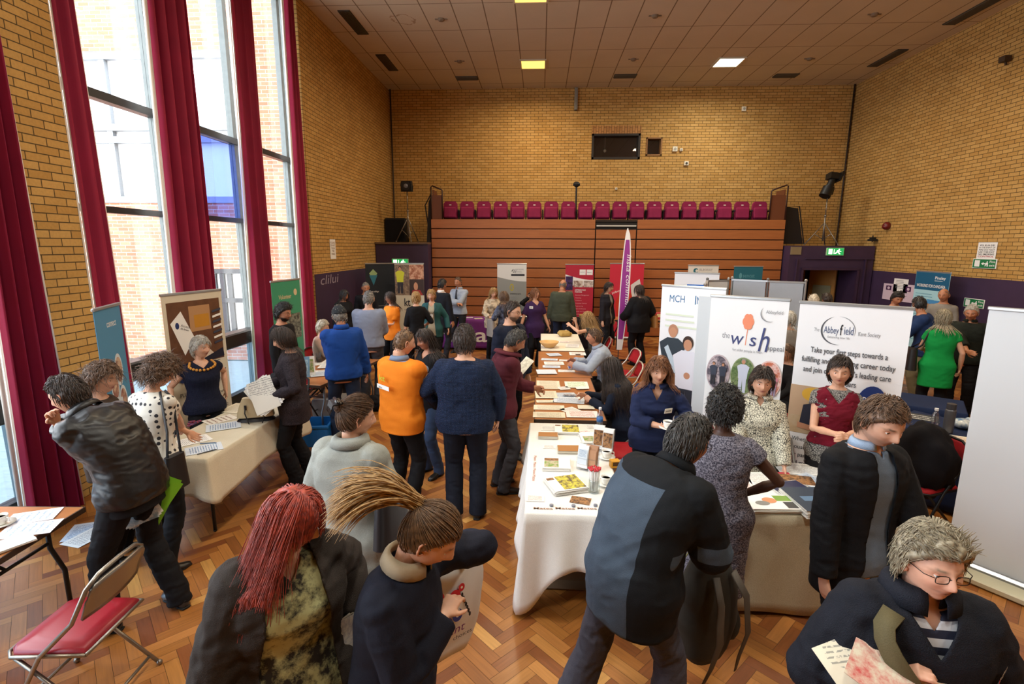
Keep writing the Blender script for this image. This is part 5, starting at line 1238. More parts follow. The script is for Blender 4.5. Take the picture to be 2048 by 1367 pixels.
def d_abb(a, w, h):
    a.text('The', -w*.66, h*.875, h*.016, greyp, w=w*.10); a.arc(-w*.22, h*.885, w*.30, .014, 1.9, 4.9, P_('mid', '#55585e')); a.arc(-w*.22, h*.885, w*.30, .006, -.4, 1.6, greyp); a.text('Abbey', -w*.48, h*.872, h*.030, P_('abb', '#4a5a80'), w=w*.27); a.text('f', -w*.19, h*.868, h*.045, ink, w=w*.05, bold=True); a.text('ield', -w*.12, h*.872, h*.034, P_('abb'), w=w*.17); a.text('Kent Society', w*.13, h*.872, h*.017, greyp, w=w*.38); a.text('Enhancing later life', -w*.4, h*.853, h*.009, greyp, w=w*.4)
    for i, (l, k) in enumerate((('Take your first steps towards a', 1.36), ('fulfilling and rewarding career today', 1.66), ("and join one of Kent's leading care", 1.56), ('providers', .42))): a.text(l, 0, h*(.785-.043*i), h*.024, P_('mid'), w=w*k, align='c', bold=True)
    a.rect(-w*.98, h*.42, w*.98, h*.635, P_('care', '#b08648', kind='noise', col2='#d8c8b0')); a.poly([(-w*.98, h*.635), (-w*.5, h*.635), (-w*.75, h*.5), (-w*.98, h*.5)], P_('carebeige', '#c8a888')); a.ell(-w*.55, h*.60, w*.2, h*.03, P_('careyel', '#e0b040')); a.poly([(-w*.75, h*.45), (-w*.7, h*.55), (-w*.35, h*.575), (-w*.1, h*.5), (-w*.12, h*.45)], P_('polo', '#2c3040')); a.ell(-w*.18, h*.58, w*.09, h*.045, skinp); a.ell(-w*.16, h*.61, w*.10, h*.03, hairp); a.poly([(-w*.78, h*.445), (-w*.1, h*.43), (-w*.1, h*.45), (-w*.78, h*.47)], skinp)
    a.rect(w*.55, h*.42, w*.98, h*.60, P_('wwin', '#c4d0dc'))
    a.ell(w*.52, h*.575, w*.285, h*.098, abn)
    for i, (l, k) in enumerate((('Do you', .34), ('have what', .48), ('it takes?', .40))): a.text(l, w*.52, h*(.600-.040*i), h*.024, white, w=w*k, align='c', bold=True)
    a.rect(-w*.98, h*.16, w*.98, h*.42, white)
    for i, l in enumerate(('Whether you are looking for', 'housekeeping, catering, full', 'or part time, if you want to join', 'and growing organisation')): a.text(l, -w*.85, h*(.385-.036*i), h*.018, P_('mid'), w=w*(.046*len(l)), bold=True)
    for i, l in enumerate(('Professional development', 'Ongoing support and training')): a.text('o '+l, -w*.9, h*(.235-.036*i), h*.018, P_('rustt', '#b05044'), w=w*(.048*len(l)))
    a.poly([(-w*.98, h*.16)]+[(w*(-.98+1.96*i/10), h*(.165+.02*math.sin(i/10*PI))) for i in range(11)]+[(w*.98, h*.05), (-w*.98, h*.05)], P_('curve', '#a01c2c'))
A_, B_ = (2.27, 4.62), (2.94, 4.17)
banner('white roller banner reading Take your first steps, with a navy disc', A_, B_, 2.045, '#f3f4f6', d_abb)
def d_work(a, w, h):
    a.rect(-w*.97, h*.80, w*.97, h*.985, P_('deepteal', '#1b5d82')); a.text('Pinsley', w*.15, h*.92, h*.03, white, w=w*.6, bold=True); a.lines(w*.15, h*.905, w*.6, 1, .02, .008, white); a.text('WORKING FOR DANDARA', -w*.85, h*.83, h*.032, white, w=w*1.65, bold=True)
    for k in range(4): a.lines(-w*.85, h*(.76-.14*k), w*1.3, 4, h*.028, .010, P_('bluetxt', '#5a9ab4'), k)
    a.rect(-w*.1, h*.58, w*.6, h*.70, P_('house', '#b08a68')); a.rect(-w*.1, h*.66, w*.6, h*.70, P_('skyb', '#4a90c8'))
banner('pale blue banner headed WORKING FOR DANDARA against the right purple wall', (8.35, 11.98), (8.36, 11.0), 2.02, '#a8d8e4', d_work)
t_ = banner('large plain white roller banner at the right edge of the photo', (3.32, 3.98), (3.93, 3.16), 2.08, '#d5dade')
b = MB(); b.tube([(.05, -.10, .05), (.10, -.02, 2.02)], .009, 8); b.build('support_pole', M('pole_grey', '#6a6a6c', .4, .5), t_)
b = MB(); b.box((.0, -.13, .03), (1.0, .16, .05), bev=.01); b.build('foot', M('base_beige', '#c9c4a8', .5), t_)
# display boards
alum = M('aluminium', '#b4b6b8', .35, .8)
def boards(label, pts, z0, z1, m, frame=alum):
    t_ = thing('display_screen', label, 'display board', (0, 0, 0))
    for (x0, y0), (x1, y1) in zip(pts[:-1], pts[1:]):
        L = math.hypot(x1-x0, y1-y0); R = RZ(math.atan2(y1-y0, x1-x0)); c = np.array([(x0+x1)/2, (y0+y1)/2, 0])
        b = MB(); b.box(c+(0, 0, (z0+z1)/2), (L-.05, .025, z1-z0-.03), R); b.build('board', m, t_)
        b = MB(); b.box(c+(0, 0, z1), (L, .035, .025), R); b.box(c+(0, 0, z0), (L, .035, .025), R)
        for e in ((x0, y0), (x1, y1)): b.tube([(e[0], e[1], 0), (e[0], e[1], z1+.03)], .016, 8); b.sphere((e[0], e[1], z1+.03), .024, 8, 5)
        b.build('frame', frame, t_)
    return t_
p1, p2, p3 = AZ(1392, 565, 2.0)[:2], AZ(1468, 562, 2.0)[:2], AZ(1547, 575, 2.0)[:2]
boards('pair of pale grey display boards standing behind the wish appeal banner', [(3.02, 8.3), (3.42, 7.95), (3.86, 7.72)], .75, 2.0, M('board_grey', '#a9aeb6', .7, kind='cloth', col2='#9aa0a8'))
boards('white folding display boards between the MCH banner and the grey boards', [(2.20, 7.0), (2.62, 8.25), (3.0, 8.4)], .3, 1.98, M('board_white', '#d4d7db', .7))
b = MB(); b.box((1.98, 5.52, 1.0), (.62, .03, 1.95), RZ(-.72)); simple(b, 'partition', M('board_pale', '#d0d6da', .6), 'plain white display panel standing between the MCH banner and the wish appeal banner', 'display panel')
# feather flag
P0 = np.array(AY(1237, 690, 11.3)); P1 = np.array(AY(1256, 456, 11.3)); t_ = thing('feather_flag', 'tall narrow magenta feather flag with white border and script lettering', 'flag', (P0[0], 11.3, 0)); H_ = P1[2]; dxx = P1[0]-P0[0]
def cxz(v): return dxx*v, H_*v
a = Art(); n = 22; L_, R__ = [], []
for i in range(n+1):
    v = i/n; x, z = dxx*v*.9, .25+(H_-.25)*v; wv = .015+.17*math.sin(PI*min(v*.62+.18, 1))*(1-v**9)**.5
    L_.append((x-wv*.35, z)); R__.append((x+wv*.75, z))
a.put(L_+R__, [(i, n+1+i, n+2+i, i+1) for i in range(n)], white)
L2 = [(x+.022, z) for x, z in L_]; R2 = [(x-.022, z) for x, z in R__]; a.put(L2[2:-2]+R2[2:-2], [(i, n-3+i, n-2+i, i+1) for i in range(n-4)], P_('magenta', '#9a3a96'))
a.text('insta community', .10, 2.35, .10, white, w=1.35, rot=-PI/2-.0+.06*0, shear=.3)
vv = np.concatenate(a.b.v); 
a.b.build('sail', a.mats, t_)
b = MB(); b.tube([(0, .012, .03), (dxx*.3, .012, H_*.33), (dxx*.95, .012, H_*.98), (dxx*1.05, .012, H_)], .012, 8); b.build('pole', alum, t_, True); b = MB(); b.box((0, 0, .02), (.5, .05, .03)); b.box((0, 0, .02), (.05, .5, .03)); b.build('base', darkmet, t_)
# ------------------------------------------------------------------ tables
tabwood = NT('table_laminate'); tc = tabwood.n('ShaderNodeTexCoord').outputs['Object']
_m = tabwood.n('ShaderNodeMapping', i_Vector=tc); _m.inputs['Scale'].default_value = (14, 2, 14)
_n = tabwood.n('ShaderNodeTexNoise', i_Vector=_m.outputs[0], i_Scale=1.0, i_Detail=6.0)
tabwood.l(tabwood.mix(_n.outputs[0], srgb('#9a5f35'), srgb('#b97a48')), tabwood.b.inputs['Base Color']); tabwood.b.inputs['Roughness'].default_value = .32
edge_m = M('table_edge', '#3a2a20', .5); legm = M('table_leg_black', '#1a1715', .4, .3)
def folding_table(label, c, L, Wd, rz, top=None, z=.74, group=None, topmat=None, legmat=None):
    """L along local x, Wd along local y"""
    t_ = thing('folding_table', label, 'table', (c[0], c[1], 0), rz, group); lm = legmat or legm
    b = MB(); b.box((0, 0, z-.010), (L, Wd, .018), bev=.003); b.build('tabletop', topmat or tabwood.m, t_)
    b = MB()
    for sx, sy, dx, dy in ((0, Wd/2, L+.012, .012), (0, -Wd/2, L+.012, .012), (L/2, 0, .012, Wd), (-L/2, 0, .012, Wd)): b.box((sx, sy, z-.02), (dx, dy, .036))
    b.box((0, Wd*.36, z-.045), (L*.86, .03, .035)); b.box((0, -Wd*.36, z-.045), (L*.86, .03, .035)); b.build('edge_frame', edge_m, t_)
    for sx in (-1, 1):
        x = sx*(L/2-.20); xk = sx*(L/2-.16)
        b = MB()
        for sy in (-1, 1):
            y = sy*(Wd/2-.08); b.tube([(x, y, z-.03), (x, y, z-.26), (xk+sx*.035, y*1.0, z-.42), (xk+sx*.035, y, .012)], .015, 8); b.sphere((xk+sx*.035, y, .014), .017, 8, 5)
        b.tube([(x, -(Wd/2-.08), z-.22), (x, Wd/2-.08, z-.22)], .012, 8); b.tube([(x, -(Wd/2-.08), z-.05), (x, Wd/2-.08, z-.05)], .012, 8)
        b.tube([(x, 0, z-.22), (x-sx*.36, 0, z-.03)], .010, 8)
        b.build('leg', lm, t_, True)
    return t_
def cloth(label, c, L, Wd, rz, mat, drop, z=.742, amp=.018, folds=26, seed=0, group=None, flare=.05, over=.004, corner=None, name='tablecloth'):
    """drop(u, side) -> hanging length; side 0:+y 1:-x 2:-y 3:+x (local)"""
    hx, hy = L/2+over, Wd/2+over; rs = random.Random(seed); pts = []; sides = []
    def edge(a, b_, n, s):
        for i in range(n): f = i/n; pts.append((a[0]*(1-f)+b_[0]*f, a[1]*(1-f)+b_[1]*f)); sides.append((s, f))
    nl, nw = int(L/.02), int(Wd/.02)
    edge((hx, hy), (-hx, hy), nl, 0); edge((-hx, hy), (-hx, -hy), nw, 1); edge((-hx, -hy), (hx, -hy), nl, 2); edge((hx, -hy), (hx, hy), nw, 3)
    P = np.array(pts); N = len(P); nr = np.zeros((N, 2)); dr = np.zeros(N); s_ = np.arange(N)*.02
    for i, (s, f) in enumerate(sides):
        n0 = [(0, 1), (-1, 0), (0, -1), (1, 0)][s]; nr[i] = n0; dr[i] = drop(f, s)
    k = 5; ker = np.ones(2*k+1)/(2*k+1)
    nr = np.stack([np.convolve(np.r_[nr[-k:, j], nr[:, j], nr[:k, j]], ker, 'valid') for j in (0, 1)], 1); cm = 1.0/np.maximum(np.linalg.norm(nr, axis=1), .3); 
    dr = np.convolve(np.r_[dr[-3:], dr, dr[:3]], np.ones(7)/7, 'valid')
    corner_w = np.clip((cm-1)/.35, 0, 1)
    per = N*.02; ph = [rs.uniform(0, 6) for _ in range(4)]
    fold = np.sin(s_*2*PI*round(folds*per/5)/per+ph[0]+1.2*np.sin(s_*2*PI*3/per+ph[1]))*.6+.4*np.sin(s_*2*PI*round(folds*.37*per/5)/per+ph[2])
    rings = [np.c_[P*(1-.010/np.array([hx, hy])), np.full(N, z)]]
    for m in range(0, 11):
        v = m/10; o = nr*(v*flare+amp*fold*v**.8+corner_w*v*.05)[:, None]
        if m == 0: rings.append(np.c_[P, np.full(N, z-.006)])
        else: rings.append(np.c_[P+o, np.maximum(z-.006-dr*v+(.006*np.sin(s_*40) if False else 0), .006)])
    R_ = np.array(rings); b = MB(); V = R_.reshape(-1, 3); M_ = len(rings)
    F = [(i*N+j, (i+1)*N+j, (i+1)*N+(j+1) % N, i*N+(j+1) % N) for i in range(M_-1) for j in range(N)]+[list(range(N))]
    b.add(V, F); o = b.build(name, mat, None, True, (c[0], c[1], 0), rz); tag(o, label, 'tablecloth', group)
    o.data.polygons[len(F)-1].use_smooth = False
    sm = o.modifiers.new('thickness', 'SOLIDIFY'); sm.thickness = .0016; sm.offset = 1; return o
linen = M('linen_white', '#f1efea', .85, kind='cloth', col2='#e0ddd6', scale=.5); linenc = M('linen_cream', '#d9d1bd', .85, kind='cloth', col2='#c2b89f', scale=.5)
linen_shade = M('linen_beige_shaded', '#beb69f', .85, kind='cloth', col2='#a1977e', scale=.5)  # beige pushed darker and more olive: shade on the cloth front put into its colour
# the near white table
T1 = (.265, 4.075); folding_table('folding table hidden under the white cloth with jar of straws and leaflets', T1, 1.78, .66, PI/2)
def drop1(f, s):   # local: side 1 (-x) faces the camera
    if s == 1: return .39+.36*max(0, 1-f*3.6)**.8+.02*math.sin(f*9)-.05*max(0, f-.6)
    if s == 0: return .40+.33*max(0, (f-.82)/.18)+.03*math.sin(f*7)
    return .42+.03*math.sin(f*8)
cloth('white cloth on the near centre table, its front corner trailing to the floor', T1, 1.80, .68, PI/2, linen, drop1, seed=3, flare=.06, amp=.03, folds=20)
# three bare tables behind it
W1 = (.335, 5.97); folding_table('wooden folding table covered with timetables, directly behind the white cloth table', W1, 1.74, .74, PI/2)
W2 = (.365, 7.735); folding_table('wooden folding table with a blue folder, second behind the white cloth table', W2, 1.74, .74, PI/2)
W3 = (.41, 9.52); folding_table('wooden folding table under white paper, farthest of the centre line', W3, 1.74, .74, PI/2)
b = MB(); b.box((0, 0, 0), (.75, 1.72, .004)); simple(b, 'table_paper', M('cream_paper', '#ece6d6', .7, kind='noise', col2='#e0d8c4'), 'large cream sheet of paper spread over the farthest centre table', 'table paper', loc=(.41, 9.52, .744))
# right hand table (organised by the wish appeal people)
T2 = (1.72, 3.60); folding_table('folding table hidden under the beige cloth in front of the leopard blouse', T2, 1.50, .66, 0)
cloth('shade-toned beige cloth reaching nearly to the floor on the table of the leopard blouse woman', T2, 1.52, .68, 0, linen_shade, lambda f, s: .70 if s != 2 else .70+.015*math.sin(f*14), seed=5, flare=.03, amp=.012, folds=12)
b = MB(); b.box((0, 0, 0), (1.48, .64, .0025)); simple(b, 'table_runner', linen, 'white topper laid over the beige cloth on the right table', 'tablecloth', loc=(T2[0], T2[1], .7458))
# left table
T3 = (-3.04, 4.74); folding_table('folding table hidden under the cream cloth at the left, in front of the cream banner', T3, 1.66, .60, PI/2-.03)
cloth('cream cloth on the left table, hanging halfway down toward the aisle', T3, 1.68, .62, PI/2-.03, linenc, lambda f, s: .36+.05*math.sin(f*5+s), seed=8, flare=.05, amp=.012, folds=8)
# near brown table bottom left
T4 = (-3.76, 2.66); folding_table('brown folding table with a cup and saucer at the lower left corner', T4, 1.40, .76, .05)
# table with leaflets by the green banner
T5 = (-2.98, 7.05); folding_table('wooden folding table with leaflets and pens in front of the green banner', T5, 1.60, .70, PI/2-.18, legmat=M('leg_light', '#8a8c90', .35, .7))
T5b = (-3.35, 8.75); folding_table('wooden folding table farther back, beside the seated white-haired woman', T5b, 1.3, .7, PI/2-.1)
# far tables along the boards
T6 = (-1.75, 12.55); folding_table('folding table hidden under the purple cloth before the boards', T6, 1.75, .62, 0)
purcl = M('purple_cloth', '#7c3a8c', .7, kind='cloth', col2='#6a2f7a')
c6 = cloth('purple cloth with large white letters before the boards', T6, 1.78, .64, 0, purcl, lambda f, s: .68, seed=9, flare=.02, amp=.006, folds=6)
a = Art(); a.plane = 'xz'; a.text('insta', -.85, .22, .36, white, w=1.35, bold=True); a.b.box((0, .004, .3), (.001, .001, .001)); o = a.b.build('lettering', a.mats, c6, loc=(0, -.352, 0))
T7 = (.35, 12.75); folding_table('folding table hidden under the black cloth behind the woman in purple', T7, 2.2, .6, 0)
cloth('black cloth on the long table behind the woman in purple', T7, 2.24, .62, 0, M('black_tablecloth', '#1b1920', .85, kind='cloth'), lambda f, s: .70, seed=10, flare=.02, amp=.008, folds=10)
T8 = (2.55, 12.9); folding_table('wooden folding table with red boxes in front of the bright red banner', T8, 1.5, .6, 0)
# navy tables at the right
navycl = M('navy_cloth', '#1c2a4c', .8, kind='cloth', col2='#141f3a')
T9 = (4.28, 4.85); folding_table('folding table hidden under the near navy cloth behind the man in the suit', T9, 1.5, .66, -.98)
cloth('navy cloth on the table with a water bottle and grey flask', T9, 1.52, .70, -.98, navycl, lambda f, s: .70, seed=11, flare=.02, amp=.012, folds=12)
T10 = (4.35, 6.15); folding_table('folding table hidden under the farther navy cloth', T10, 1.1, .6, -.6)
cloth('navy cloth on the farther table, with one dark picture sheet on it', T10, 1.12, .62, -.6, navycl, lambda f, s: .70, seed=12, flare=.02, amp=.012, folds=12)
T11 = (6.95, 7.25); folding_table('folding table hidden under black cloth beside the man in dark uniform', T11, 1.5, .6, PI/2)
cloth('black cloth on the table beside the man in dark uniform', T11, 1.52, .62, PI/2, M('black_tablecloth'), lambda f, s: .70, seed=13, flare=.02, amp=.01, folds=10)
T12 = (5.9, 9.1); folding_table('folding table of leaflets beside the man in the navy shirt', T12, 1.4, .6, .1)
# ------------------------------------------------------------------ folding chairs
padred = M('vinyl_red', '#8c1a26', .32); steel = M('chair_steel', '#8d857a', .3, .75); padbr = M('fabric_red', '#b02028', .6, kind='cloth', col2='#8a161e')
def chair(label, x, y, face, pad=padred, frame=steel, back_m=None, group=None):
    """seat faces local +y"""
    t_ = thing('folding_chair', label, 'chair', (x, y, 0), math.radians(face-90), group)
    b = MB(); n = 16; V = []; 
    out = [(-.20, -.19), (-.21, .16), (-.17, .20), (.17, .20), (.21, .16), (.20, -.19)]
    m = len(out); L = [(1.0, .432), (1.0, .450), (.93, .470), (.6, .478)]
    V = [(x_*s_, y_*s_, z_) for s_, z_ in L for x_, y_ in out]
    b.add(V, [list(range(m))[::-1]]+[(k*m+i, k*m+(i+1) % m, (k+1)*m+(i+1) % m, (k+1)*m+i) for k in range(3) for i in range(m)]+[[3*m+i for i in range(m)]]); b.build('seat', pad, t_, auto=.9)
    b = MB(); o2 = [(x_*1.05, y_*1.05, .438) for x_, y_ in out]; b.tube(o2+[o2[0]], .010, 6); b.build('seat_frame', frame, t_, True)
    # back hoop runs down to the front feet
    b = MB(); pts = [(-.23, .26, .012), (-.225, .02, .44), (-.215, -.16, .62), (-.20, -.245, .80), (-.13, -.262, .845), (0, -.268, .855), (.13, -.262, .845), (.20, -.245, .80), (.215, -.16, .62), (.225, .02, .44), (.23, .26, .012)]
    b.tube(pts, .012, 8); b.build('back_frame', frame, t_, True)
    b = MB(); P = np.zeros((7, 9, 3))
    for i in range(7):
        for j in range(9):
            u = -1+2*j/8; v = i/6; w = .195*(1-.12*(v > .9)); P[i, j] = (u*w, -.19-.075*v-.028*(1-u*u), .63+.205*v-.02*(abs(u)**4)*(v > .5))
    b.grid(P); o = b.build('backrest', back_m or pad, t_, True); sm = o.modifiers.new('t', 'SOLIDIFY'); sm.thickness = .014
    for sx in (-1, 1):
        b = MB(); b.tube([(sx*.205, .17, .43), (sx*.21, -.25, .012)], .011, 8); b.sphere((sx*.21, -.25, .016), .017, 8, 5); b.build('rear_leg', frame, t_, True)
        b = MB(); b.sphere((sx*.23, .26, .016), .018, 8, 5); b.build('front_foot', frame, t_, True)
    b = MB(); b.tube([(-.208, -.20, .06), (.208, -.20, .06)], .009, 6); b.tube([(-.228, .20, .12), (.228, .20, .12)], .009, 6); b.build('stretcher', frame, t_, True)
    return t_
ch = chair('metal folding chair with shiny red vinyl seat in front of the brown table', -2.50, 2.36, 184, back_m=steel)
chair('red folding chair behind the auburn-haired woman with a cup', .95, 5.02, 180, padbr, M('chair_grey', '#8e8a84', .35, .6))
chair('red folding chair with its back to the aisle beside the seated man in pale shirt', 1.22, 7.35, 180, padbr, M('chair_pale', '#c9c2b4', .35, .5))
chair('red folding chair tucked behind the beige cloth table beside the deep red top', 2.06, 4.33, 262, padbr, M('chair_grey'))
chair('dark folding chair with red pad beside the last curtain', -3.45, 7.25, 0, padbr, M('chair_black', '#1a1a1c', .4, .4))
chair('red folding chair under the seated long-haired woman', .98, 5.72, 178, padbr, M('chair_grey'))
chair('red folding chair under the seated curly blonde woman', 1.05, 9.42, 180, padbr, M('chair_grey'))
chair('red folding chair beyond the seated curly blonde woman', 1.35, 8.3, 190, padbr, M('chair_pale'))
# ------------------------------------------------------------------ printed matter
def page_mat(name, base, inkc, dens=55, cols=1, margin=.12):
    if name in MATS: return MATS[name]
    t = NT(name); g = t.n('ShaderNodeTexCoord').outputs['Generated']; sx = t.n('ShaderNodeSeparateXYZ', i_0=g)
    ln = t.math('GREATER_THAN', t.math('FRACT', t.math('MULTIPLY', sx.outputs[1], dens)), .62)
    nn = t.n('ShaderNodeTexNoise', i_Vector=g, i_Scale=26.0, i_Detail=1.0); ln = t.math('MULTIPLY', ln, t.math('GREATER_THAN', nn.outputs[0], .44))
    mx = t.math('MULTIPLY', t.math('GREATER_THAN', sx.outputs[0], margin), t.math('LESS_THAN', sx.outputs[0], 1-margin)); my = t.math('MULTIPLY', t.math('GREATER_THAN', sx.outputs[1], margin*.8), t.math('LESS_THAN', sx.outputs[1], 1-margin*.8))
    up = t.math('GREATER_THAN', sx.outputs[2], .5)
    f = t.math('MULTIPLY', t.math('MULTIPLY', ln, t.math('MULTIPLY', mx, my)), up)
    t.l(t.mix(f, srgb(base), srgb(inkc)), t.b.inputs['Base Color']); t.b.inputs['Roughness'].default_value = .55; MATS[name] = t.m; return t.m
pg_w = page_mat('page_white', '#ecebe6', '#8c8c90', 22); pg_c = page_mat('page_cream', '#e6dfc8', '#9a9482', 26); pg_g = page_mat('page_green', '#e8ece0', '#6fae4a', 9); pg_b = page_mat('page_blue', '#d4dde6', '#5a7fa8', 14); pg_r = page_mat('page_red', '#eee8e4', '#b0564a', 11)
pg_p = page_mat('page_bands', '#eceaf0', '#9fb0cc', 7)
def sheet(label, c, w, l, rot, m, z=.746, th=.0016, name='leaflet', cat='leaflet', grp=None, curl=0.0):
    b = MB(); r = RNG; 
    P = np.zeros((2, 5, 7, 3))
    for k in range(2):
        for i in range(5):
            for j in range(7):
                u, v = i/4-.5, j/6-.5; P[k, i, j] = (u*w, v*l, k*th+curl*max(0, abs(v)-.25)**1.5*.6)
    n = 35; F = []
    idx = lambda k, i, j: k*n+i*7+j
    for i in range(4):
        for j in range(6): F.append([idx(1, i, j), idx(1, i+1, j), idx(1, i+1, j+1), idx(1, i, j+1)]); F.append([idx(0, i, j+1), idx(0, i+1, j+1), idx(0, i+1, j), idx(0, i, j)])
    for i in range(4):
        for j in (0, 6): F.append([idx(0, i, j), idx(0, i+1, j), idx(1, i+1, j), idx(1, i, j)])
    for j in range(6):
        for i in (0, 4): F.append([idx(0, i, j), idx(0, i, j+1), idx(1, i, j+1), idx(1, i, j)])
    b.add(P.reshape(-1, 3), F)
    return simple(b, name, m, label, cat, grp, loc=(c[0], c[1], z), rz=rot)
def stack(label, c, w, l, rot, n, cover, z=.7465, name='brochure_stack', cat='brochures', th=.0035, jit=.006, draw=None, seed=1, body='#e6e4de'):
    t_ = thing(name, label, cat, (c[0], c[1], z), rot); r = random.Random(seed); b = MB()
    for i in range(n): b.box((r.uniform(-jit, jit), r.uniform(-jit, jit), th*(i+.5)), (w, l, th*.88), RZ(r.uniform(-.03, .03)))
    b.build('pages', M('pages_'+body, body, .6), t_)
    a = Art(); a.plane = 'xy'; a.y0 = n*th+.001; a.mi(cover); a.b.box((0, 0, n*th+.0008), (w, l, .0012))
    if draw: draw(a, w/2, l/2)
    a.b.build('cover', a.mats, t_); return t_
pic1 = P_('photo_warm', '#a8784a', kind='blotch', col2='#4a3020', scale=4); pic2 = P_('photo_yellow', '#d8cc4a', kind='blotch', col2='#5a4a3a', scale=3); pic3 = P_('photo_garden', '#7a9a4a', kind='blotch', col2='#c8b8a0', scale=3)
kraft = M('kraft', '#a9743f', .7); kraftp = M('kraft_pale', '#b98a68', .7)
Z1 = .7465
# on the near white table
for lb, px, py, w, l, rot, kind in (
    ('stack of brown kraft notebooks near the far left corner of the white cloth table', 1096, 873, .21, .10, .0, 'k'), ('stack of brown kraft notebooks in the middle of the white cloth table', 1138, 901, .23, .12, .03, 'k2'),
    ('stack of magazines with a yellow picture near the far end of the white cloth table', 1134, 860, .28, .20, .0, 'y'), ('open magazine stack with a garden picture near the left edge of the white cloth table', 1113, 930, .26, .19, -.02, 'g'),
    ('thick stack of magazines with a yellow picture, turned askew on the white cloth table', 1131, 972, .30, .22, .35, 'y2'), ('stack of magazines by the leaflet dispenser, far end of the white cloth table', 1180, 878, .2, .24, .1, 'm')):
    q = AZ(px, py, .75); w *= .85; l *= 1.1
    if kind[0] == 'k': stack(lb, q, w, l, rot, 8, kraft, Z1, seed=px, body='#cfc8b8')
    elif kind[0] == 'y': stack(lb, q, w, l, rot, 7 if kind == 'y' else 10, white, Z1, seed=px, draw=lambda a, x, y: (a.rect(-x*.4, -y*.9, x*.95, y*.9, pic2), a.rect(-x*.95, y*.5, -x*.5, y*.8, pic1)))
    elif kind == 'g': stack(lb, q, w, l, rot, 7, white, Z1, seed=px, draw=lambda a, x, y: (a.rect(-x*.9, -y*.85, x*.15, y*.3, pic3), a.rect(-x*.9, y*.35, x*.15, y*.85, pic1)))
    else: stack(lb, q, w, l, rot, 7, white, Z1, seed=px, draw=lambda a, x, y: a.rect(-x*.8, -y*.8, x*.6, y*.2, pic3))
for lb, px, py, w, l, rot, m in (('white card with red handwriting near the left front corner of the white cloth table', 1070, 996, .13, .09, 0, pg_r), ('picture postcard at the front middle of the white cloth table', 1161, 1000, .14, .10, -.25, pic1), ('white card with red handwriting in the middle left of the white cloth table', 1098, 893, .11, .08, 0, pg_r),
    ('white sheet at the far left corner of the white cloth table', 1096, 856, .14, .12, 0, pg_w), ('white price card at the far edge of the white cloth table beside the water bottle', 1180, 852, .08, .10, .1, pg_w), ('white leaflets fanned near the magazines on the white cloth table', 1172, 868, .18, .20, .5, pg_r), ('picture card beside the teacup on the white cloth table', 1216, 960, .10, .08, .2, pic1)):
    sheet(lb, AZ(px, py, .747), w, l, rot, m, z=Z1)
# bunting letters pinned along the cloth
bn = P_('bunting', '#a06a4a', kind='blotch', col2='#3a2a26', scale=6)
for k in range(4):
    a = Art(); a.plane = 'xy'; a.text('Mates', 0, 0, .026, bn, w=.135, bold=True); a.b.box((.06, .01, .0003), (.001, .001, .0005)); q = AZ(1066+44*k, 1017, .747)
    o = a.b.build('table_lettering', a.mats, None, loc=(q[0], q[1], Z1)); tag(o, '%s brown word from the left on the front edge of the white cloth table' % ordn[k], 'lettering')
for k, (px, py) in enumerate(((1103, 1010), (1147, 1011), (1191, 1010))):
    q = AZ(px, py, .75); b = MB(); b.lathe([(0, 0), (.014, 0), (.014, .010), (0, .012)], (0, 0, 0), 12); simple(b, 'button', M('grey_button', '#7a7f8c', .4), '%s small grey button from the left on the white cloth table front' % ordn[k], 'button', loc=(q[0], q[1], Z1))
for k in range(4):
    a = Art(); a.plane = 'xy'; a.text('Mates', 0, 0, .024, P_('rednote', '#b0604a'), w=.11, rot=-PI/2); a.b.box((0, -.03, .0003), (.001, .001, .0005)); q = AZ(1068-k*1.0, 915+k*13, .747)
    o = a.b.build('table_lettering', a.mats, None, loc=(q[0], q[1]+.05, Z1)); tag(o, '%s red word from the far end on the left edge of the white cloth table' % ordn[k], 'lettering')
# jar of red and white straws
def at(px, py, z=.75): q = AZ(px, py, z); return (q[0], q[1], Z1)
t_ = thing('straw_jar', 'glass jar full of white straws with red tops on the white cloth table', 'jar', at(1188, 982))
b = MB(); b.lathe([(.0, 0), (.040, 0), (.043, .01), (.043, .09), (.040, .10), (.038, .10), (.040, .09), (.040, .012), (0, .012)], (0, 0, 0), 20); b.build('jar', glass_mat('jar_glass', (.93, .96, .96), .12), t_, True)
b = MB(); b2 = MB()
for k in range(46):
    r_, a_ = .034*math.sqrt(RNG.random()), RNG.random()*6.28; x, y = r_*math.cos(a_), r_*math.sin(a_); b.tube([(x*.8, y*.8, .014), (x*1.35, y*1.35, .175)], .0035, 5); b2.sphere((x*1.4, y*1.4, .180), .0075, 6, 4)
b.build('straws', white, t_, True); b2.build('straw_tips', P_('candyred', '#c4323c'), t_, True)
# teacup with saucer
def cup(label, c, name='teacup'):
    t_ = thing(name, label, 'cup and saucer', c); b = MB(); b.lathe([(0, .004), (.035, .003), (.072, .014), (.074, .017), (.034, .008), (0, .008)], (0, 0, 0), 24); b.build('saucer', M('china', '#efece4', .2), t_, True)
    b = MB(); b.lathe([(0, .010), (.024, .010), (.030, .014), (.039, .045), (.042, .068), (.039, .068), (.036, .045), (.026, .018), (0, .016)], (0, 0, 0), 24); b.tube([(.038, 0, .058), (.060, 0, .055), (.062, 0, .035), (.034, 0, .026)], .0045, 6); b.build('cup', M('china'), t_, True)
    b = MB(); b.lathe([(0, .052), (.036, .052)], (0, 0, 0), 20); b.build('tea', M('tea', '#9a6238', .1), t_); return t_
cup('white teacup on its saucer beside the straw jar on the white cloth table', at(1212, 968)); cup('white cup and saucer at the left edge of the brown table', tuple(AZ(2, 1048, .75)[:2])+(.743,))
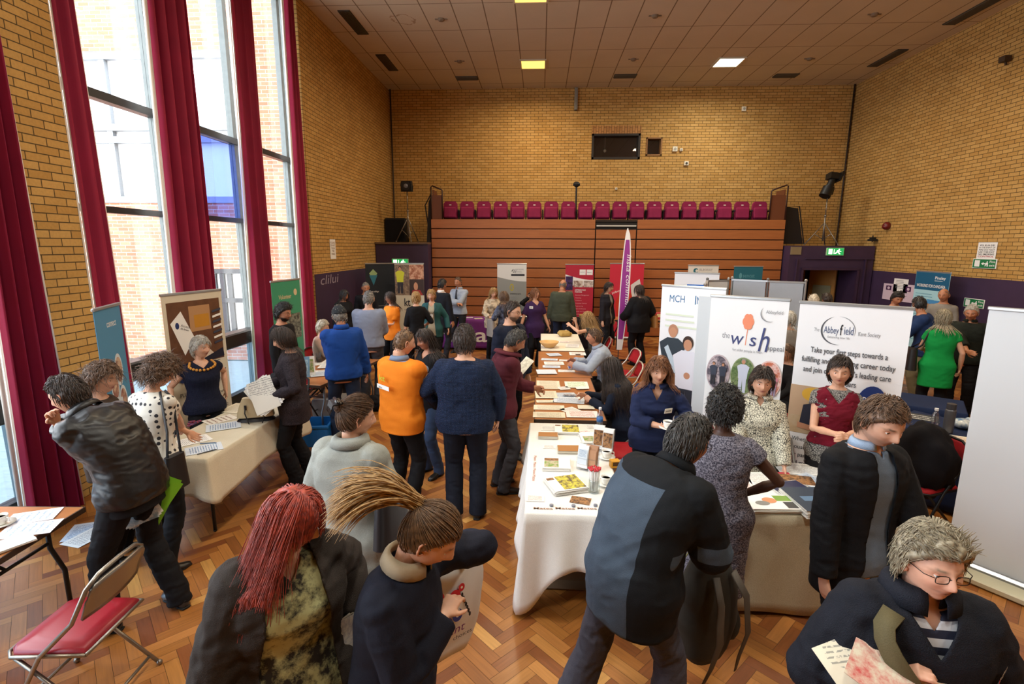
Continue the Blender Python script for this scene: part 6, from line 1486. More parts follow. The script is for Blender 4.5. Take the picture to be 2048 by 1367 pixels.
cup('white cup beside cards at the far end of the white cloth table', at(1213, 915))
# small things
def pen(label, c, rot, m, L=.14): b = MB(); b.tube([(-L/2, 0, .005), (L*.4, 0, .005), (L/2, 0, .004)], [.0045, .0045, .0015], 6); simple(b, 'pen', m, label, 'pen', loc=c, rz=rot)
b = MB(); b.box((0, 0, .03), (.075, .06, .06), bev=.004); b.cur = 1; b.box((0, -.031, .035), (.05, .002, .03)); simple(b, 'small_box', [M('amber_box', '#d89a2a', .5), P_('darkpic', '#5a3a1a')], 'small amber yellow box on the white cloth table beside the leaflet dispenser', 'box', loc=at(1229, 932), rz=.2)
def dispenser(label, c, rz, m1, m2, h=.20, w=.09):
    t_ = thing('leaflet_dispenser', label, 'leaflet holder', c, rz); b = MB(); b.box((0, .02, .05), (w+.012, .05, .10)); b.box((0, .045, h*.5), (w+.012, .006, h), RX(-.2)); b.build('holder', glass_mat('perspex', (.9, .92, .94), .12), t_)
    b = MB(); 
    for k in range(4): b.box((0, .035-.009*k, h*.55), (w, .004, h*.9), RX(-.2))
    b.build('leaflets', m1, t_); b = MB(); b.box((0, .0, h*.55), (w*.9, .002, h*.6), RX(-.2)); b.build('cover_picture', m2, t_); return t_
dispenser('tall holder of white picture leaflets at the right side of the white cloth table', at(1196, 900), -.3, white, pic1, .22)
dispenser('second tall holder of white picture leaflets, right of the other on the white cloth table', at(1214, 905), -.4, white, pic1, .21)
dispenser('tall holder of pinkish brown booklets in the middle right of the white cloth table', at(1180, 940), -.5, kraftp, kraftp, .20, .10)
dispenser('tall holder of white leaflets leaning beside the pinkish brown booklets', at(1164, 938), -.5, white, pg_b, .20, .09)
def bottle(label, c, h=.22, r=.032, tint=(.86, .92, .98), capc='#e8ecf0', band='#3a6fae', solid=None):
    t_ = thing('water_bottle', label, 'bottle', c); k = h/.22
    b = MB(); b.lathe([(0, 0), (r*.8, 0), (r, .008), (r, .05*k), (r*.94, .055*k), (r, .06*k), (r, .13*k), (r*.9, .155*k), (r*.5, .185*k), (r*.4, .19*k), (r*.4, .20*k), (0, .20*k)], (0, 0, 0), 20); b.build('bottle', solid or glass_mat('bottle_plastic', tint, .16), t_, True)
    b = MB(); b.lathe([(0, h*.9), (r*.46, h*.9), (r*.46, h*.985), (0, h)], (0, 0, 0), 14); b.build('cap', M('cap_'+capc, capc, .4), t_)
    if band: b = MB(); b.lathe([(r*1.015, .075*k), (r*1.015, .12*k)], (0, 0, 0), 20); b.build('bottle_label', M('band_'+band, band, .5), t_, True)
bottle('clear water bottle with blue label at the far corner of the white cloth table', at(1199, 856))
# brown kraft boxes beneath the cloth
b = MB(); b.box((.37, 3.72, .13), (.62, .40, .25)); b.box((.33, 3.48, .01), (.55, .12, .006)); b.cur = 1; b.box((.3, 3.517, .14), (.05, .004, .01)); b.box((.46, 3.517, .14), (.05, .004, .01)); simple(b, 'cardboard_box', [M('cardboard', '#7a6248', .8), M('slot', '#15100c')], 'brown cardboard box under the front of the white cloth table', 'box')
b = MB(); b.sphere((.07, 3.78, .17), (.15, .18, .16), 16, 10); b.tube([(.0, 3.7, .28), (.02, 3.62, .33), (.12, 3.7, .3)], .012, 6); b.cur = 1; b.sphere((.06, 3.61, .19), .014); simple(b, 'handbag', [M('bag_plum', '#3a1020', .5), M('stud', '#cfcac0', .3, .8)], 'dark plum bag under the left front of the white cloth table', 'bag', smooth=True)
# papers on wooden tables
SH = [('cream timetable sheets at the far left of the nearer wooden table', 1096, 765, .30, .22, 0, pg_c), ('second cream timetable below it at the left of the nearer wooden table', 1097, 773, .30, .2, 0, pg_c), ('white and green leaflet at the far right of the nearer wooden table', 1153, 769, .30, .30, 0, pg_g),
 ('cream folded sheets at the middle left of the nearer wooden table', 1092, 789, .26, .3, .05, pg_c), ('pale blue brochure in the middle of the nearer wooden table', 1125, 790, .32, .24, .1, pg_b), ('blue and white brochures fanned in the middle of the nearer wooden table', 1138, 800, .36, .22, -.12, pg_b),
 ('white sheet under the hand of the seated long-haired woman', 1174, 792, .22, .26, -.1, pg_w), ('white crumpled leaflet at the right of the nearer wooden table', 1164, 776, .16, .12, .2, pg_w), ('cream timetable sheet at the near left of the nearer wooden table', 1098, 814, .34, .17, 0, pg_c), ('cream timetable sheet lowest at the near left corner of the nearer wooden table', 1098, 829, .34, .18, 0, pg_c),
 ('wide white sheet at the near right of the nearer wooden table', 1164, 828, .34, .22, .02, pg_r), ('cream curled leaflet at the near right of the nearer wooden table', 1172, 815, .18, .14, 0, pg_c), ('white leaflet pointing left in the middle of the nearer wooden table', 1140, 819, .18, .16, .6, pg_w), ('cream leaflet in the lower left of the nearer wooden table', 1090, 802, .2, .1, .1, pg_c), ('white leaflet at the far middle of the nearer wooden table', 1128, 776, .14, .14, .3, pg_w),
 ('white and blue leaflet at the far left of the second wooden table', 1108, 709, .22, .22, .3, pg_b), ('white picture leaflet at the middle left of the second wooden table', 1099, 718, .26, .14, -.1, pg_b), ('white sheet in the middle left of the second wooden table', 1108, 726, .30, .22, .05, pg_w), ('white and blue leaflet below the white sheet of the second wooden table', 1103, 733, .26, .14, .0, pg_b), ('curled white picture leaflets at the near left of the second wooden table', 1093, 744, .28, .26, .1, pg_b),
 ('small white leaflet at the near middle of the second wooden table', 1133, 741, .24, .14, 0, pg_w), ('white sheet at the far right of the second wooden table', 1155, 707, .27, .24, 0, pg_w), ('white sheet behind the blue folder on the second wooden table', 1156, 723, .26, .22, 0, pg_w), ('small dark card at the far right of the second wooden table', 1156, 709, .08, .07, 0, P_('darkcard', '#3a2a20')), ('white strip of paper in the middle of the second wooden table', 1131, 720, .2, .1, -.1, pg_w),
 ('white sheet with a red line on the farthest centre table', 1128, 684, .2, .12, 0, pg_r), ('white sheets near the right edge of the farthest centre table', 1145, 692, .24, .3, -.1, pg_w)]
for i, (lb, px, py, w, l, rot, m) in enumerate(SH): sheet(lb, AZ(px, py, .745), w, l, rot, m, z=.7425+.0022*(i % 4)+(.006 if i > 24 else 0), curl=.05 if 'curl' in lb or 'crumpl' in lb else 0)
stack('glossy bright blue folder at the right of the second wooden table', AZ(1157, 734, .75), .30, .24, 0, 4, P_('royal', '#2450a8'), .743)
b = MB(); b.box((0, 0, 0), (.16, .07, .002)); simple(b, 'leaflet', P_('darkstrip', '#3a3f55', kind='blotch', col2='#d8d8dc', scale=8), 'dark banded strip on the pale blue brochure of the nearer wooden table', 'leaflet', loc=tuple(AZ(1140, 791, .745)[:2])+(.757,))
# wooden bowl and cake
q = AZ(1098, 694, .75); b = MB(); b.lathe([(0, 0), (.07, 0), (.09, .01), (.155, .075), (.175, .105), (.165, .105), (.145, .075), (.08, .018), (0, .015)], (0, 0, 0), 28); simple(b, 'bowl', M('bowl_wood', '#d3a86a', .35), 'pale wooden bowl on the farthest centre table', 'bowl', loc=(q[0], q[1], .748), smooth=True)
q = AZ(1128, 672, .75); b = MB(); b.box((0, 0, .06), (.24, .2, .11), RZ(.3), bev=.04); b.box((.1, .05, .04), (.12, .14, .07), RZ(-.3), bev=.03); simple(b, 'cake', M('cake', '#c4a660', .8, kind='noise', col2='#9a7a3c'), 'small yellow cake beside a white pot on the farthest centre table', 'food', loc=(q[0], q[1], .748)); b = MB(); b.lathe([(0, 0), (.03, 0), (.035, .05), (.02, .07), (.025, .09), (0, .1)], (0, 0, 0), 12); simple(b, 'salt_pot', M('china'), 'small white pot behind the yellow cake on the farthest centre table', 'pot', loc=(q[0]+.05, q[1]+.22, .748), smooth=True)
# right hand table things
sheet('white information sheets left of the magazines on the beige cloth table', AZ(1525, 958, .75), .24, .26, .08, pg_w, z=.748); sheet('white leaflet partly behind the arm of the woman in grey dress', AZ(1482, 965, .75), .16, .2, -.2, pg_r, z=.748)
stack('stack of magazines with an orange flower and green corner on the beige cloth table', AZ(1540, 1012, .75), .32, .20, .05, 10, white, .748, draw=lambda a, x, y: (a.rect(x*.3, y*.1, x*.95, y*.9, P_('leaf', '#7aa040')), a.rect(x*.5, -y*.9, x*.95, 0, P_('dkleaf', '#3a3a3c')), a.ell(0, y*.2, x*.3, y*.4, P_('peach', '#d8956a')), a.ell(-x*.4, -y*.2, x*.3, y*.3, P_('greyph', '#8a8a86'))))
stack('stack of dark blue magazines with an orange disc on the beige cloth table', AZ(1588, 982, .76), .26, .28, .25, 6, P_('dkblue', '#20264a'), .748, draw=lambda a, x, y: a.ell(-x*.4, 0, x*.28, y*.2, P_('orangedisc', '#e0956a')), seed=4)
stack('tall stack of dark brochures with pale edges at the right of the beige cloth table', AZ(1622, 1003, .78), .26, .34, .08, 16, P_('slate', '#2a3a4c'), .748, draw=lambda a, x, y: a.rect(-x*.5, -y*.2, x*.6, y*.2, P_('bluepic', '#5a7a9a')), seed=6)
stack('loose picture leaflets in the middle of the beige cloth table', AZ(1590, 960, .75), .26, .16, -.2, 3, pic1, .748, seed=7); sheet('large white sheets piled at the back of the beige cloth table', AZ(1605, 938, .75), .40, .22, -.1, pg_w, z=.752); sheet('pale folded brochure at the back right of the beige cloth table', AZ(1622, 962, .75), .2, .22, .5, pg_b, z=.756)
b = MB(); b.box((0, 0, .008), (.09, .03, .016), bev=.006); simple(b, 'red_stapler', P_('stapler', '#b52838'), 'small red object beside the leopard blouse woman on the beige cloth table', 'stapler', loc=tuple(AZ(1567, 948, .75)[:2])+(.748,))
sheet('white leaflets to the left of the woman in grey dress on the beige cloth table', AZ(1470, 1000, .75), .18, .16, .2, pg_r, z=.748)
# left table things
Z3 = .747
sheet('pale grey folder at the near end of the cream cloth table', AZ(408, 896, .75), .20, .28, -.9, pg_b, z=Z3); sheet('pale blue folder in the middle of the cream cloth table', AZ(447, 852, .75), .22, .30, -1.0, pg_b, z=Z3+.003); sheet('white sheet with small pictures in the middle of the cream cloth table', AZ(440, 838, .75), .2, .28, -.6, page_mat('page_spots', '#e8e4da', '#8a6a5a', 6), z=Z3); sheet('white form under the hands of the woman in polka dots', AZ(385, 880, .75), .2, .28, -.7, pg_w, z=Z3); sheet('cream sheets at the far end of the cream cloth table', AZ(472, 815, .75), .24, .32, -.1, pg_c, z=Z3)
b = MB()
for k in range(5): b.beam((random.uniform(-.06, .06), random.uniform(-.05, .05), .012+.006*k), (random.uniform(-.06, .06)+.05, random.uniform(-.05, .05)+.05, .02+.006*k), .03, .008)
simple(b, 'keyring_pile', P_('bright_pile', '#a83a3a', kind='blotch', col2='#2a3a6a', scale=6), 'little pile of red and blue keyrings in front of the woman in polka dots', 'keyrings', loc=tuple(AZ(382, 852, .75)[:2])+(Z3,))
pen('slim blue pen lying on the cream cloth table', tuple(AZ(417, 886, .75)[:2])+(Z3,), 0.2, P_('penblue', '#3a6a9a')); pen('black pen lying near the edge of the cream cloth table', tuple(AZ(415, 903, .75)[:2])+(Z3,), .9, P_('penblack', '#1c1c20'), .16)
b = MB(); b.sphere((0, 0, .025), (.10, .045, .03), 14, 8); simple(b, 'glasses_case', M('case_green', '#5a6a56', .7), 'grey green soft case in front of the grey-haired woman in navy', 'case', loc=tuple(AZ(424, 812, .75)[:2])+(Z3,), rz=.5, smooth=True)
# cream handbag with black trim
t_ = thing('handbag', 'cream handbag with black base and long black strap on the cream cloth table', 'handbag', tuple(AZ(513, 838, .75)[:2])+(.7475,), .35)
def bagshape(z0, z1, n=10):
    R_ = []
    for i in range(n+1): v = i/n; z = z0+(z1-z0)*v; f = 1-.35*v**1.5; R_.append([(.175*f*np.sign(math.cos(a))*abs(math.cos(a))**.5, .075*(1-.45*v)*np.sign(math.sin(a))*abs(math.sin(a))**.7, z) for a in np.linspace(0, 2*PI, 28, endpoint=False)])
    return R_
def loft_obj(R_, caps=(True, True)):
    b = MB(); m = len(R_[0]); k = len(R_); F = [(i*m+j, i*m+(j+1) % m, (i+1)*m+(j+1) % m, (i+1)*m+j) for i in range(k-1) for j in range(m)]
    if caps[0]: F.append(list(range(m))[::-1])
    if caps[1]: F.append([(k-1)*m+j for j in range(m)])
    b.add(np.concatenate([np.array(r) for r in R_]), F); return b
loft_obj(bagshape(.045, .235)).build('bag_body', M('bag_cream', '#c9b894', .5), t_, auto=.7); b = loft_obj([[(x*1.03, y*1.06, z) for x, y, z in r] for r in bagshape(.0, .05, 3)]); b.build('bag_base', M('bag_black', '#17141a', .45), t_, auto=.7)
b = MB(); b.tube([(-.08, -.06, .17), (-.085, -.09, .10), (-.05, -.12, .0), (.0, -.135, -.06), (.06, -.13, -.05), (.09, -.10, .06), (.09, -.07, .17)], .006, 6); b.tube([(-.08, .05, .17), (-.07, .03, .27), (0, .02, .30), (.07, .03, .27), (.08, .05, .17)], .006, 6); b.build('handle', M('bag_black'), t_, True)
b = MB(); b.box((-.08, -.064, .15), (.022, .006, .05)); b.box((.085, -.064, .15), (.022, .006, .05)); b.build('buckle', M('bag_black'), t_)
# table by the green banner
for i, (lb, px, py, w, l, rot, m) in enumerate((('white sheet under the pen pot on the green banner table', 636, 727, .3, .2, .3, pg_w), ('white sheet near the right edge of the green banner table', 653, 742, .3, .2, .4, pg_w), ('pile of grey newspapers at the far end of the green banner table', 668, 723, .34, .3, .1, pg_w), ('pale blue leaflet at the middle of the green banner table', 637, 748, .22, .28, .5, pg_b), ('white sheet at the far end of the green banner table', 655, 733, .25, .2, .2, pg_w))): sheet(lb, AZ(px, py, .745), w, l, rot, m, z=.7425+.002*i)
t_ = thing('pen_pot', 'dark pot of pens on the green banner table', 'pen pot', tuple(AZ(638, 722, .76)[:2])+(.752,)); b = MB(); b.lathe([(0, 0), (.035, 0), (.04, .07), (.037, .07), (.033, .005), (0, .005)], (0, 0, 0), 14); b.build('pot', M('pot_brown', '#3a2a22', .5), t_, True); b = MB()
for k in range(7): b.tube([(.015*math.cos(k), .015*math.sin(k), .01), (.04*math.cos(k*1.3), .04*math.sin(k*1.3), .14)], .004, 5)
b.build('pens', M('pen_mix', '#5a5a62'), t_)
def holder(label, px, py, z, w, h, rz, m1, m2):
    q = AZ(px, py, z); t_ = thing('picture_card', label, 'display card', (q[0], q[1], .748), rz); b = MB(); b.box((0, 0, h/2), (w, .004, h), RX(-.2)); b.build('card', m1, t_); b = MB(); b.box((0, -.004, h/2), (w*.8, .002, h*.7), RX(-.2)); b.build('picture', m2, t_); b = MB(); b.beam((0, .01, h*.7), (0, .10, .004), .02, .003); b.build('prop', m1, t_)
holder('blue upright display card at the near end of the green banner table', 605, 752, .76, .20, .28, .2, P_('cardblue', '#6f9ab8'), P_('cardb2', '#a8c4d0', kind='blotch', col2='#4a7a98')); holder('green and white upright display card beside the blue one on the green banner table', 617, 748, .76, .18, .26, .5, white, pic3)
# crates on the floor
def crate(label, x, y, rz, w=.52, l=.36, h=.28, c='#1d6fb8'):
    t_ = thing('plastic_crate', label, 'crate', (x, y, 0), rz); b = MB(); mt = M('crate_'+c, c, .4)
    b.box((0, 0, .012), (w, l, .02)); 
    for sx in (-1, 1): b.box((sx*w/2, 0, h/2), (.012, l, h-.004)); b.box((sx*(w/2+.008), 0, h-.02), (.02, l+.03, .035), bev=.004); [b.box((sx*(w/2+.006), yy, h*.42), (.008, .012, h*.7)) for yy in np.linspace(-l*.4, l*.4, 4)]
    for sy in (-1, 1): b.box((0, sy*l/2, h/2), (w, .012, h-.004)); b.box((0, sy*(l/2+.008), h-.02), (w+.03, .02, .035), bev=.004); [b.box((xx, sy*(l/2+.006), h*.42), (.012, .008, h*.7)) for xx in np.linspace(-w*.42, w*.42, 6)]
    b.build('tub', mt, t_); b = MB(); b.box((0, -l/2-.012, h*.72), (.12, .006, .035), bev=.002); b.build('handle_slot', M('crate_dark', '#0e3c70', .5), t_)
crate('bright blue plastic crate on the floor in front of the green banner table', -2.92, 6.15, .15)
b = MB(); b.box((-4.0+.9, 7.3, .13), (.5, .34, .26), RZ(.1), bev=.01); b.cur = 1; b.box((-3.1, 7.3, .265), (.46, .3, .01), RZ(.1)); simple(b, 'storage_box', [M('storage_grey', '#77706a', .6), P_('papers', '#cfc8bc')], 'open box of papers on the floor under the green banner table', 'box')
# brown table papers
sheet('pastel banded sheet nearest the far edge of the brown table', AZ(66, 1032, .745), .17, .27, -1.15, pg_p, z=.743); sheet('pastel banded sheets below the first on the brown table', AZ(58, 1057, .745), .18, .29, -1.2, pg_p, z=.743)
stack('white booklet lying at the near edge of the brown table', AZ(18, 1088, .75), .15, .21, -.5, 4, white, .743)
sheet('pale blue papers on the floor beneath the brown table edge', AZ(165, 1062, 0.0), .22, .30, .4, pg_b, z=.003, th=.001); sheet('white paper on the floor behind the leather jacket man', AZ(172, 1075, 0.0), .21, .28, -.2, pg_w, z=.005, th=.001)
# far tables
for i in range(7):
    sheet('%s leaflet from the left on the purple cloth table' % ordn[i], (-2.5+.25*i, 12.5+.12*(i % 2)), .2, .16, .1*i, [pg_w, pg_c, pg_r][i % 3], z=.7455)
sheet('white sheet on the black cloth table', AZ(1055, 632, .75), .35, .2, 0, pg_w, z=.7455)
q = (1.12, 12.75); b = MB(); b.box((0, 0, .05), (.25, .2, .1), bev=.02); simple(b, 'basket', M('basket_straw', '#a98a4c', .8, kind='noise'), 'small straw basket at the right end of the black cloth table', 'basket', loc=(q[0], q[1], .744))
b = MB(); b.box((0, 0, .08), (.28, .12, .16), bev=.01); b.cur = 1; b.box((0, -.062, .09), (.1, .002, .08)); simple(b, 'display_box', [P_('redbox', '#b8323a'), P_('boxcream', '#e0d0a0')], 'red display box with a cream panel on the table before the bright red banner', 'box', loc=(2.95, 12.85, .742)); sheet('pale leaflets on the table before the bright red banner', (2.6, 12.85), .3, .2, 0, pg_c, z=.743)
# navy table things
bottle('clear water bottle on the near navy cloth', tuple(AZ(1866, 864, .75)[:2])+(.7455,), .25, .036, band=None); 
q = AZ(1885, 862, .75); t_ = thing('flask', 'tall grey flask beside the clear bottle on the near navy cloth', 'flask', (q[0]+.03, q[1]-.02, .7455)); b = MB(); b.lathe([(0, 0), (.040, 0), (.042, .01), (.044, .22), (.038, .235), (0, .235)], (0, 0, 0), 20); b.build('body', M('flask_grey', '#55565c', .35, .4), t_, True); b = MB(); b.lathe([(.036, .235), (.038, .24), (.038, .29), (0, .295)], (0, 0, 0), 18); b.build('lid', M('flask_lid', '#3c3d42', .4), t_)
sheet('white leaflet with an orange picture on the near navy cloth', AZ(1915, 876, .75), .3, .2, -.5, page_mat('page_orange', '#e0dccb', '#b86a44', 5), z=.7455); sheet('purple leaflet at the near edge of the near navy cloth', AZ(1928, 895, .75), .2, .14, -.4, P_('purpleleaf', '#5a3468'), z=.748)
b = MB(); b.sphere((0, 0, .05), (.10, .09, .05), 12, 8); b.sphere((.1, .04, .05), (.07, .06, .05), 10, 6); simple(b, 'bag_of_sweets', M('packet_blue', '#3a6a94', .3, kind='blotch', col2='#c8ccc8'), 'blue and white packet on the near navy cloth beside the big white banner', 'packet', loc=tuple(AZ(1925, 855, .75)[:2])+(.7455,), smooth=True)
sheet('dark picture sheet on the farther navy cloth', AZ(1835, 832, .75), .36, .26, -.6, page_mat('page_dark', '#30343c', '#c8c8c4', 4), z=.7455)
b = MB(); b.box((0, 0, .06), (.26, .18, .12), bev=.01); simple(b, 'tissue_box', M('packet_blue'), 'blue patterned box on the black cloth beside the uniformed man', 'box', loc=(T11[0]-.1, T11[1]+.2, .7455)); sheet('white sheet on the black cloth beside the uniformed man', (T11[0]-.1, T11[1]-.3), .2, .28, .1, pg_w, z=.7455)
for i in range(3): stack('%s pile of leaflets from the left on the table beside the navy shirt man' % ordn[i], (T12[0]-.35+.35*i, T12[1]-.05), .2, .28, .1*i, 4, [white, P_('green_leaf', '#b0b48a'), white][i], .7425, seed=i)
# coats over chairs, bags on the floor
def heap(name, label, cat, c, r, m, seed=1, rz=0, amp=.25, mats=None):
    V, F = ico(4); b = MB(); q = 1+amp*(.5*wob(V*1.6, seed, 1.6, 4)+.25*np.abs(wob(V*4, seed+1, 3))); P = V*q[:, None]*np.array(r); P[:, 2] = np.maximum(P[:, 2]+r[2]*.9, 0); b.add(P, F)
    return simple(b, name, m, label, cat, loc=c, rz=rz, smooth=True)
blackc = M('black_coat', '#141319', .85, kind='cloth')
heap('coat', 'black coat heaped over a chair back behind the cream handbag', 'coat', (-3.15, 5.95, .45), (.20, .18, .28), blackc, 4)
chair('folding chair under the black coat behind the cream handbag', -3.15, 6.02, 270, padbr, M('chair_black'))
heap('coat', 'black coat thrown over the chair near the last curtain', 'coat', (-3.62, 7.25, .50), (.12, .20, .20), blackc, 6)
heap('bag', 'dark bag on the floor beside the blue crate and the table legs', 'bag', (-2.5, 7.5, 0), (.16, .14, .13), blackc, 7)
heap('coat', 'black coat draped on a chair between the suited man and the navy cloth table', 'coat', (3.42, 4.47, .34), (.24, .22, .34), blackc, 9); chair('dark folding chair beneath the coat behind the suited man', 3.42, 4.5, 200, padbr, M('chair_black'))
heap('bag', 'black bag on the floor behind the MCH banner and the white panel', 'bag', (1.55, 5.15, 0), (.2, .18, .2), blackc, 11)
heap('shopping_bag', 'bright lime green bag behind the auburn-haired woman', 'bag', (1.38, 4.76, .48), (.09, .05, .15), M('lime_bag', '#8cc43a', .4), 12, amp=.12)
chair('grey folding chair holding the lime green bag behind the auburn-haired woman', 1.38, 4.80, 200, padbr, M('chair_grey'))
# ------------------------------------------------------------------ the crowd
def PL(px, py, z): q = AZ(px, py, z); return (q[0], q[1])
C_ = lambda n, c='#888888', kind='cloth', c2=None, **k: M('wear_'+n, c, k.pop('rough', .8), kind=kind, col2=c2, **k)
denim = C_('denim', '#2d3c58', c2='#1a2233'); jeansl = C_('jeans_mid', '#3f5272', c2='#27344c'); blk = C_('black', '#17171b', c2='#0c0c0f'); char = C_('charcoal', '#2b2b31', c2='#1a1a1e'); greytr = C_('grey_trouser', '#4c4b50', c2='#333338')
navy = C_('navy', '#1b2238', c2='#10141f'); leather = C_('leather', '#161416', 'noise', '#0b0a0b', rough=.40, bump=.004); fleece = C_('fleece', '#4a5868', c2='#37424f'); fleeceblk = C_('fleece_black', '#15181c', c2='#0b0d0f')
khaki = C_('khaki', '#7d7458', c2='#5c5540'); skt = '#c4896a'; pale = '#d3a184'; dark = '#4a2c1e'; tan = '#b87d5c'
orange = C_('orange', '#f08a24', c2='#d9741a'); shirtb = C_('shirt_blue', '#8b93a6', c2='#757d90', scale=.7); shirtl = C_('shirt_light', '#a9b3c2', c2='#949fb0', scale=.7)
lab = white; badge_m = P_('badge', '#e4e0d4')
P = {}
# --- foreground
P['leather'] = person('person in a black leather jacket bending left, fist at chin, green folder in other hand', (-2.68, 2.98), 178, 1.80, 'm', 1.05, lean=36, hyaw=10, hpitch=22, hair=('short', 'darkbrown', dict(len=.05, thick=.012, line=.52, side=.1)),
    rh=(.02, .43, 1.36), rel=(.7, .2, -1), rcurl=1.3, rpalm=(-.2, -1, .1), rfd=(-.35, .05, 1), lh=('p', 284, 985, .86), lel=(-.5, -.8, 0), lcurl=.8, lpalm=(1, .2, 0), feet=((-.16, .12), (.12, -.16), (12, -25)),
    top=dict(mat=blk), over=dict(mat=leather, name='jacket', ease=.034, hem=-.16, wr=.008, bag=.008, wf=16), bottom=dict(mat=blk, loose=.012), collar=(leather, .05, .02, .078), shoes='#2b2c2e', skin=pale, detail=3, beard=('darkbrown', .25))
P['curly'] = person('person with bushy brown hair, mostly hidden behind the bending leather jacket wearer', (-3.36, 3.62), 20, 1.60, 'f', 1.15, hyaw=-12, hair=('curly', 'brown', dict(len=.12, curl=.006, thick=.035, n=600, lump=1.6, rough=5, fly=.4)), top=dict(mat=C_('brown_top', '#4a3d35')), bottom=dict(mat=blk), detail=2, skin=pale)
P['polka'] = person('person in a white polka dot top seen from behind at the cream cloth table', (-2.92, 3.56), 82, 1.68, 'f', 1.08, lean=8, hyaw=-14, hpitch=28, hair=('curly', 'brown', dict(len=.09, curl=.007, thick=.038, n=900, lump=1.8, rough=6, fly=.5)),
    rh=('p', 372, 868, .90), rel=(.8, -.3, -.5), lh=(-.06, .38, .95), top=dict(mat=C_('polka', '#d4d0c6', 'dots', '#25242b'), sleeve=.34, ease=.014, hem=-.22), bottom=dict(mat=blk, loose=.004), detail=3, skin=pale, feet=((-.10, .05), (.12, -.12), (8, -20)))
P['navyvest'] = person('grey-haired person in a navy knit top and amber bead necklace behind the cream cloth table', (-3.52, 5.04), 318, 1.56, 'f', 1.12, hyaw=28, hpitch=4, hair=('short', 'silver', dict(len=.06, thick=.016, fringe=.04, burn=1, n=600)), rh=(.30, .0, .86), lh=(-.24, -.10, .92),
    top=dict(mat=C_('navyknit2', '#1c2138', 'knit', '#12162a'), sleeve=.22, hem=-.14, ease=.016, vneck=(.86, 1.2)), bottom=dict(mat=blk), detail=3, skin=pale)
P['blazer'] = person('person in a dark tweed blazer holding newspapers, facing left beside the cream handbag', (-2.52, 5.00), 196, 1.70, 'f', 1.06, hyaw=-4, hpitch=24, hair=('bob', 'darkbrown', dict(len=.15, thick=.014, n=800, part=.3, fringe=.05)),
    lh=('p', 548, 792, 1.02), lel=(-.5, -.8, -.4), lcurl=.6, rh=(.05, .34, 1.05), rcurl=.7, top=dict(mat=blk), over=dict(mat=C_('tweed', '#3a3238', 'tweed', '#1e1a20'), name='blazer', hem=-.40, ease=.026, wr=.005, open=(.03, .02, .03)), bottom=dict(mat=blk, loose=.022), detail=3, skin=pale, feet=((-.10, .03), (.10, -.08), (10, -10)))
P['beard'] = person('bearded person with curly black hair standing before the green banner', (-3.44, 6.62), 350, 1.74, 'm', .95, hyaw=0, hpitch=10, hair=('curly', 'black', dict(len=.05, curl=.007, thick=.028, n=600, lump=1.6, rough=6, fly=.4)), beard=('black', 1.0), top=dict(mat=blk, ease=.016), bottom=dict(mat=char), glasses=True, detail=2, skin=skt)
P['wool'] = person('person in a pale grey wool coat seen from behind, black claw clip in the hair', (-1.04, 2.66), 74, 1.68, 'f', 1.22, hyaw=-42, hpitch=10, hair=('up', 'brown', dict(len=.14, thick=.010, gather=(0, -.105, .07), n=1200, bun=((0, -.10, .065), .036), rad=.0028)),
    rh=(.20, .16, .86), lh=(-.20, .14, .90), top=dict(mat=blk), over=dict(mat=C_('wool', '#a3a69f', 'cloth', '#82857e', bump=.003), name='coat', hem=-.62, ease=.040, wr=.006, bag=.014, wf=9, flare=1.12), collar=(C_('wool'), .045, .030, .075), bottom=dict(mat=blk), detail=3, skin=pale)
P['red'] = person('person with bright red hair in a dark brown coat over a tiger print top', (-.93, 1.66), 312, 1.66, 'f', 1.18, hyaw=44, hpitch=20, hair=('long', 'red', dict(len=.34, thick=.018, n=3400, fringe=.10, part=.0, rad=.0024, fly=.05)),
    rh=(.30, .02, .80), lh=('p', 700, 1235, 1.0), lcurl=.8, top=dict(mat=C_('tiger', '#a8a878', 'blotch', '#1d1a16', scale=1.4), name='print_top', ease=.020, hem=-.36, vneck=(.88, .9)), over=dict(mat=C_('browncoat', '#37302c', 'cloth', '#26211e', bump=.003), name='coat', hem=-.62, ease=.045, open=(.15, .13, .10), wr=.009, bag=.014), bottom=dict(mat=blk), detail=3, skin=pale)
P['pony'] = person('person with a blonde ponytail in a navy jacket looking into a white carrier bag', (-.52, 1.64), -12, 1.66, 'f', 1.0, lean=12, hyaw=10, hpitch=36, hair=('pony', 'lightbrown', dict(len=.16, thick=.010, n=1500, gather=(0, -.095, .075), rad=.0026, tail=((0, -.112, .085), (.10, -1, .22), .36, 620), tspread=.085, tgrav=.22, tcol='blonde')),
    lh=('p', 928, 1088, 1.18), lel=(-1, .7, -.2), lcurl=1.1, rh=('p', 885, 1232, 1.16), rel=(1, -.3, -.5), rcurl=.8, top=dict(mat=blk), over=dict(mat=C_('navyjk', '#1a1d2b', 'cloth', '#11131d'), name='jacket', hem=-.26, ease=.030, wr=.007, bag=.008), bottom=dict(kind='jeans', mat=C_('jeansg', '#4a505e', c2='#333845')), collar=(C_('furcream', '#b9a98e', 'noise', '#8a7a60', bump=.006), .045, .020, .070), detail=3, skin=pale)
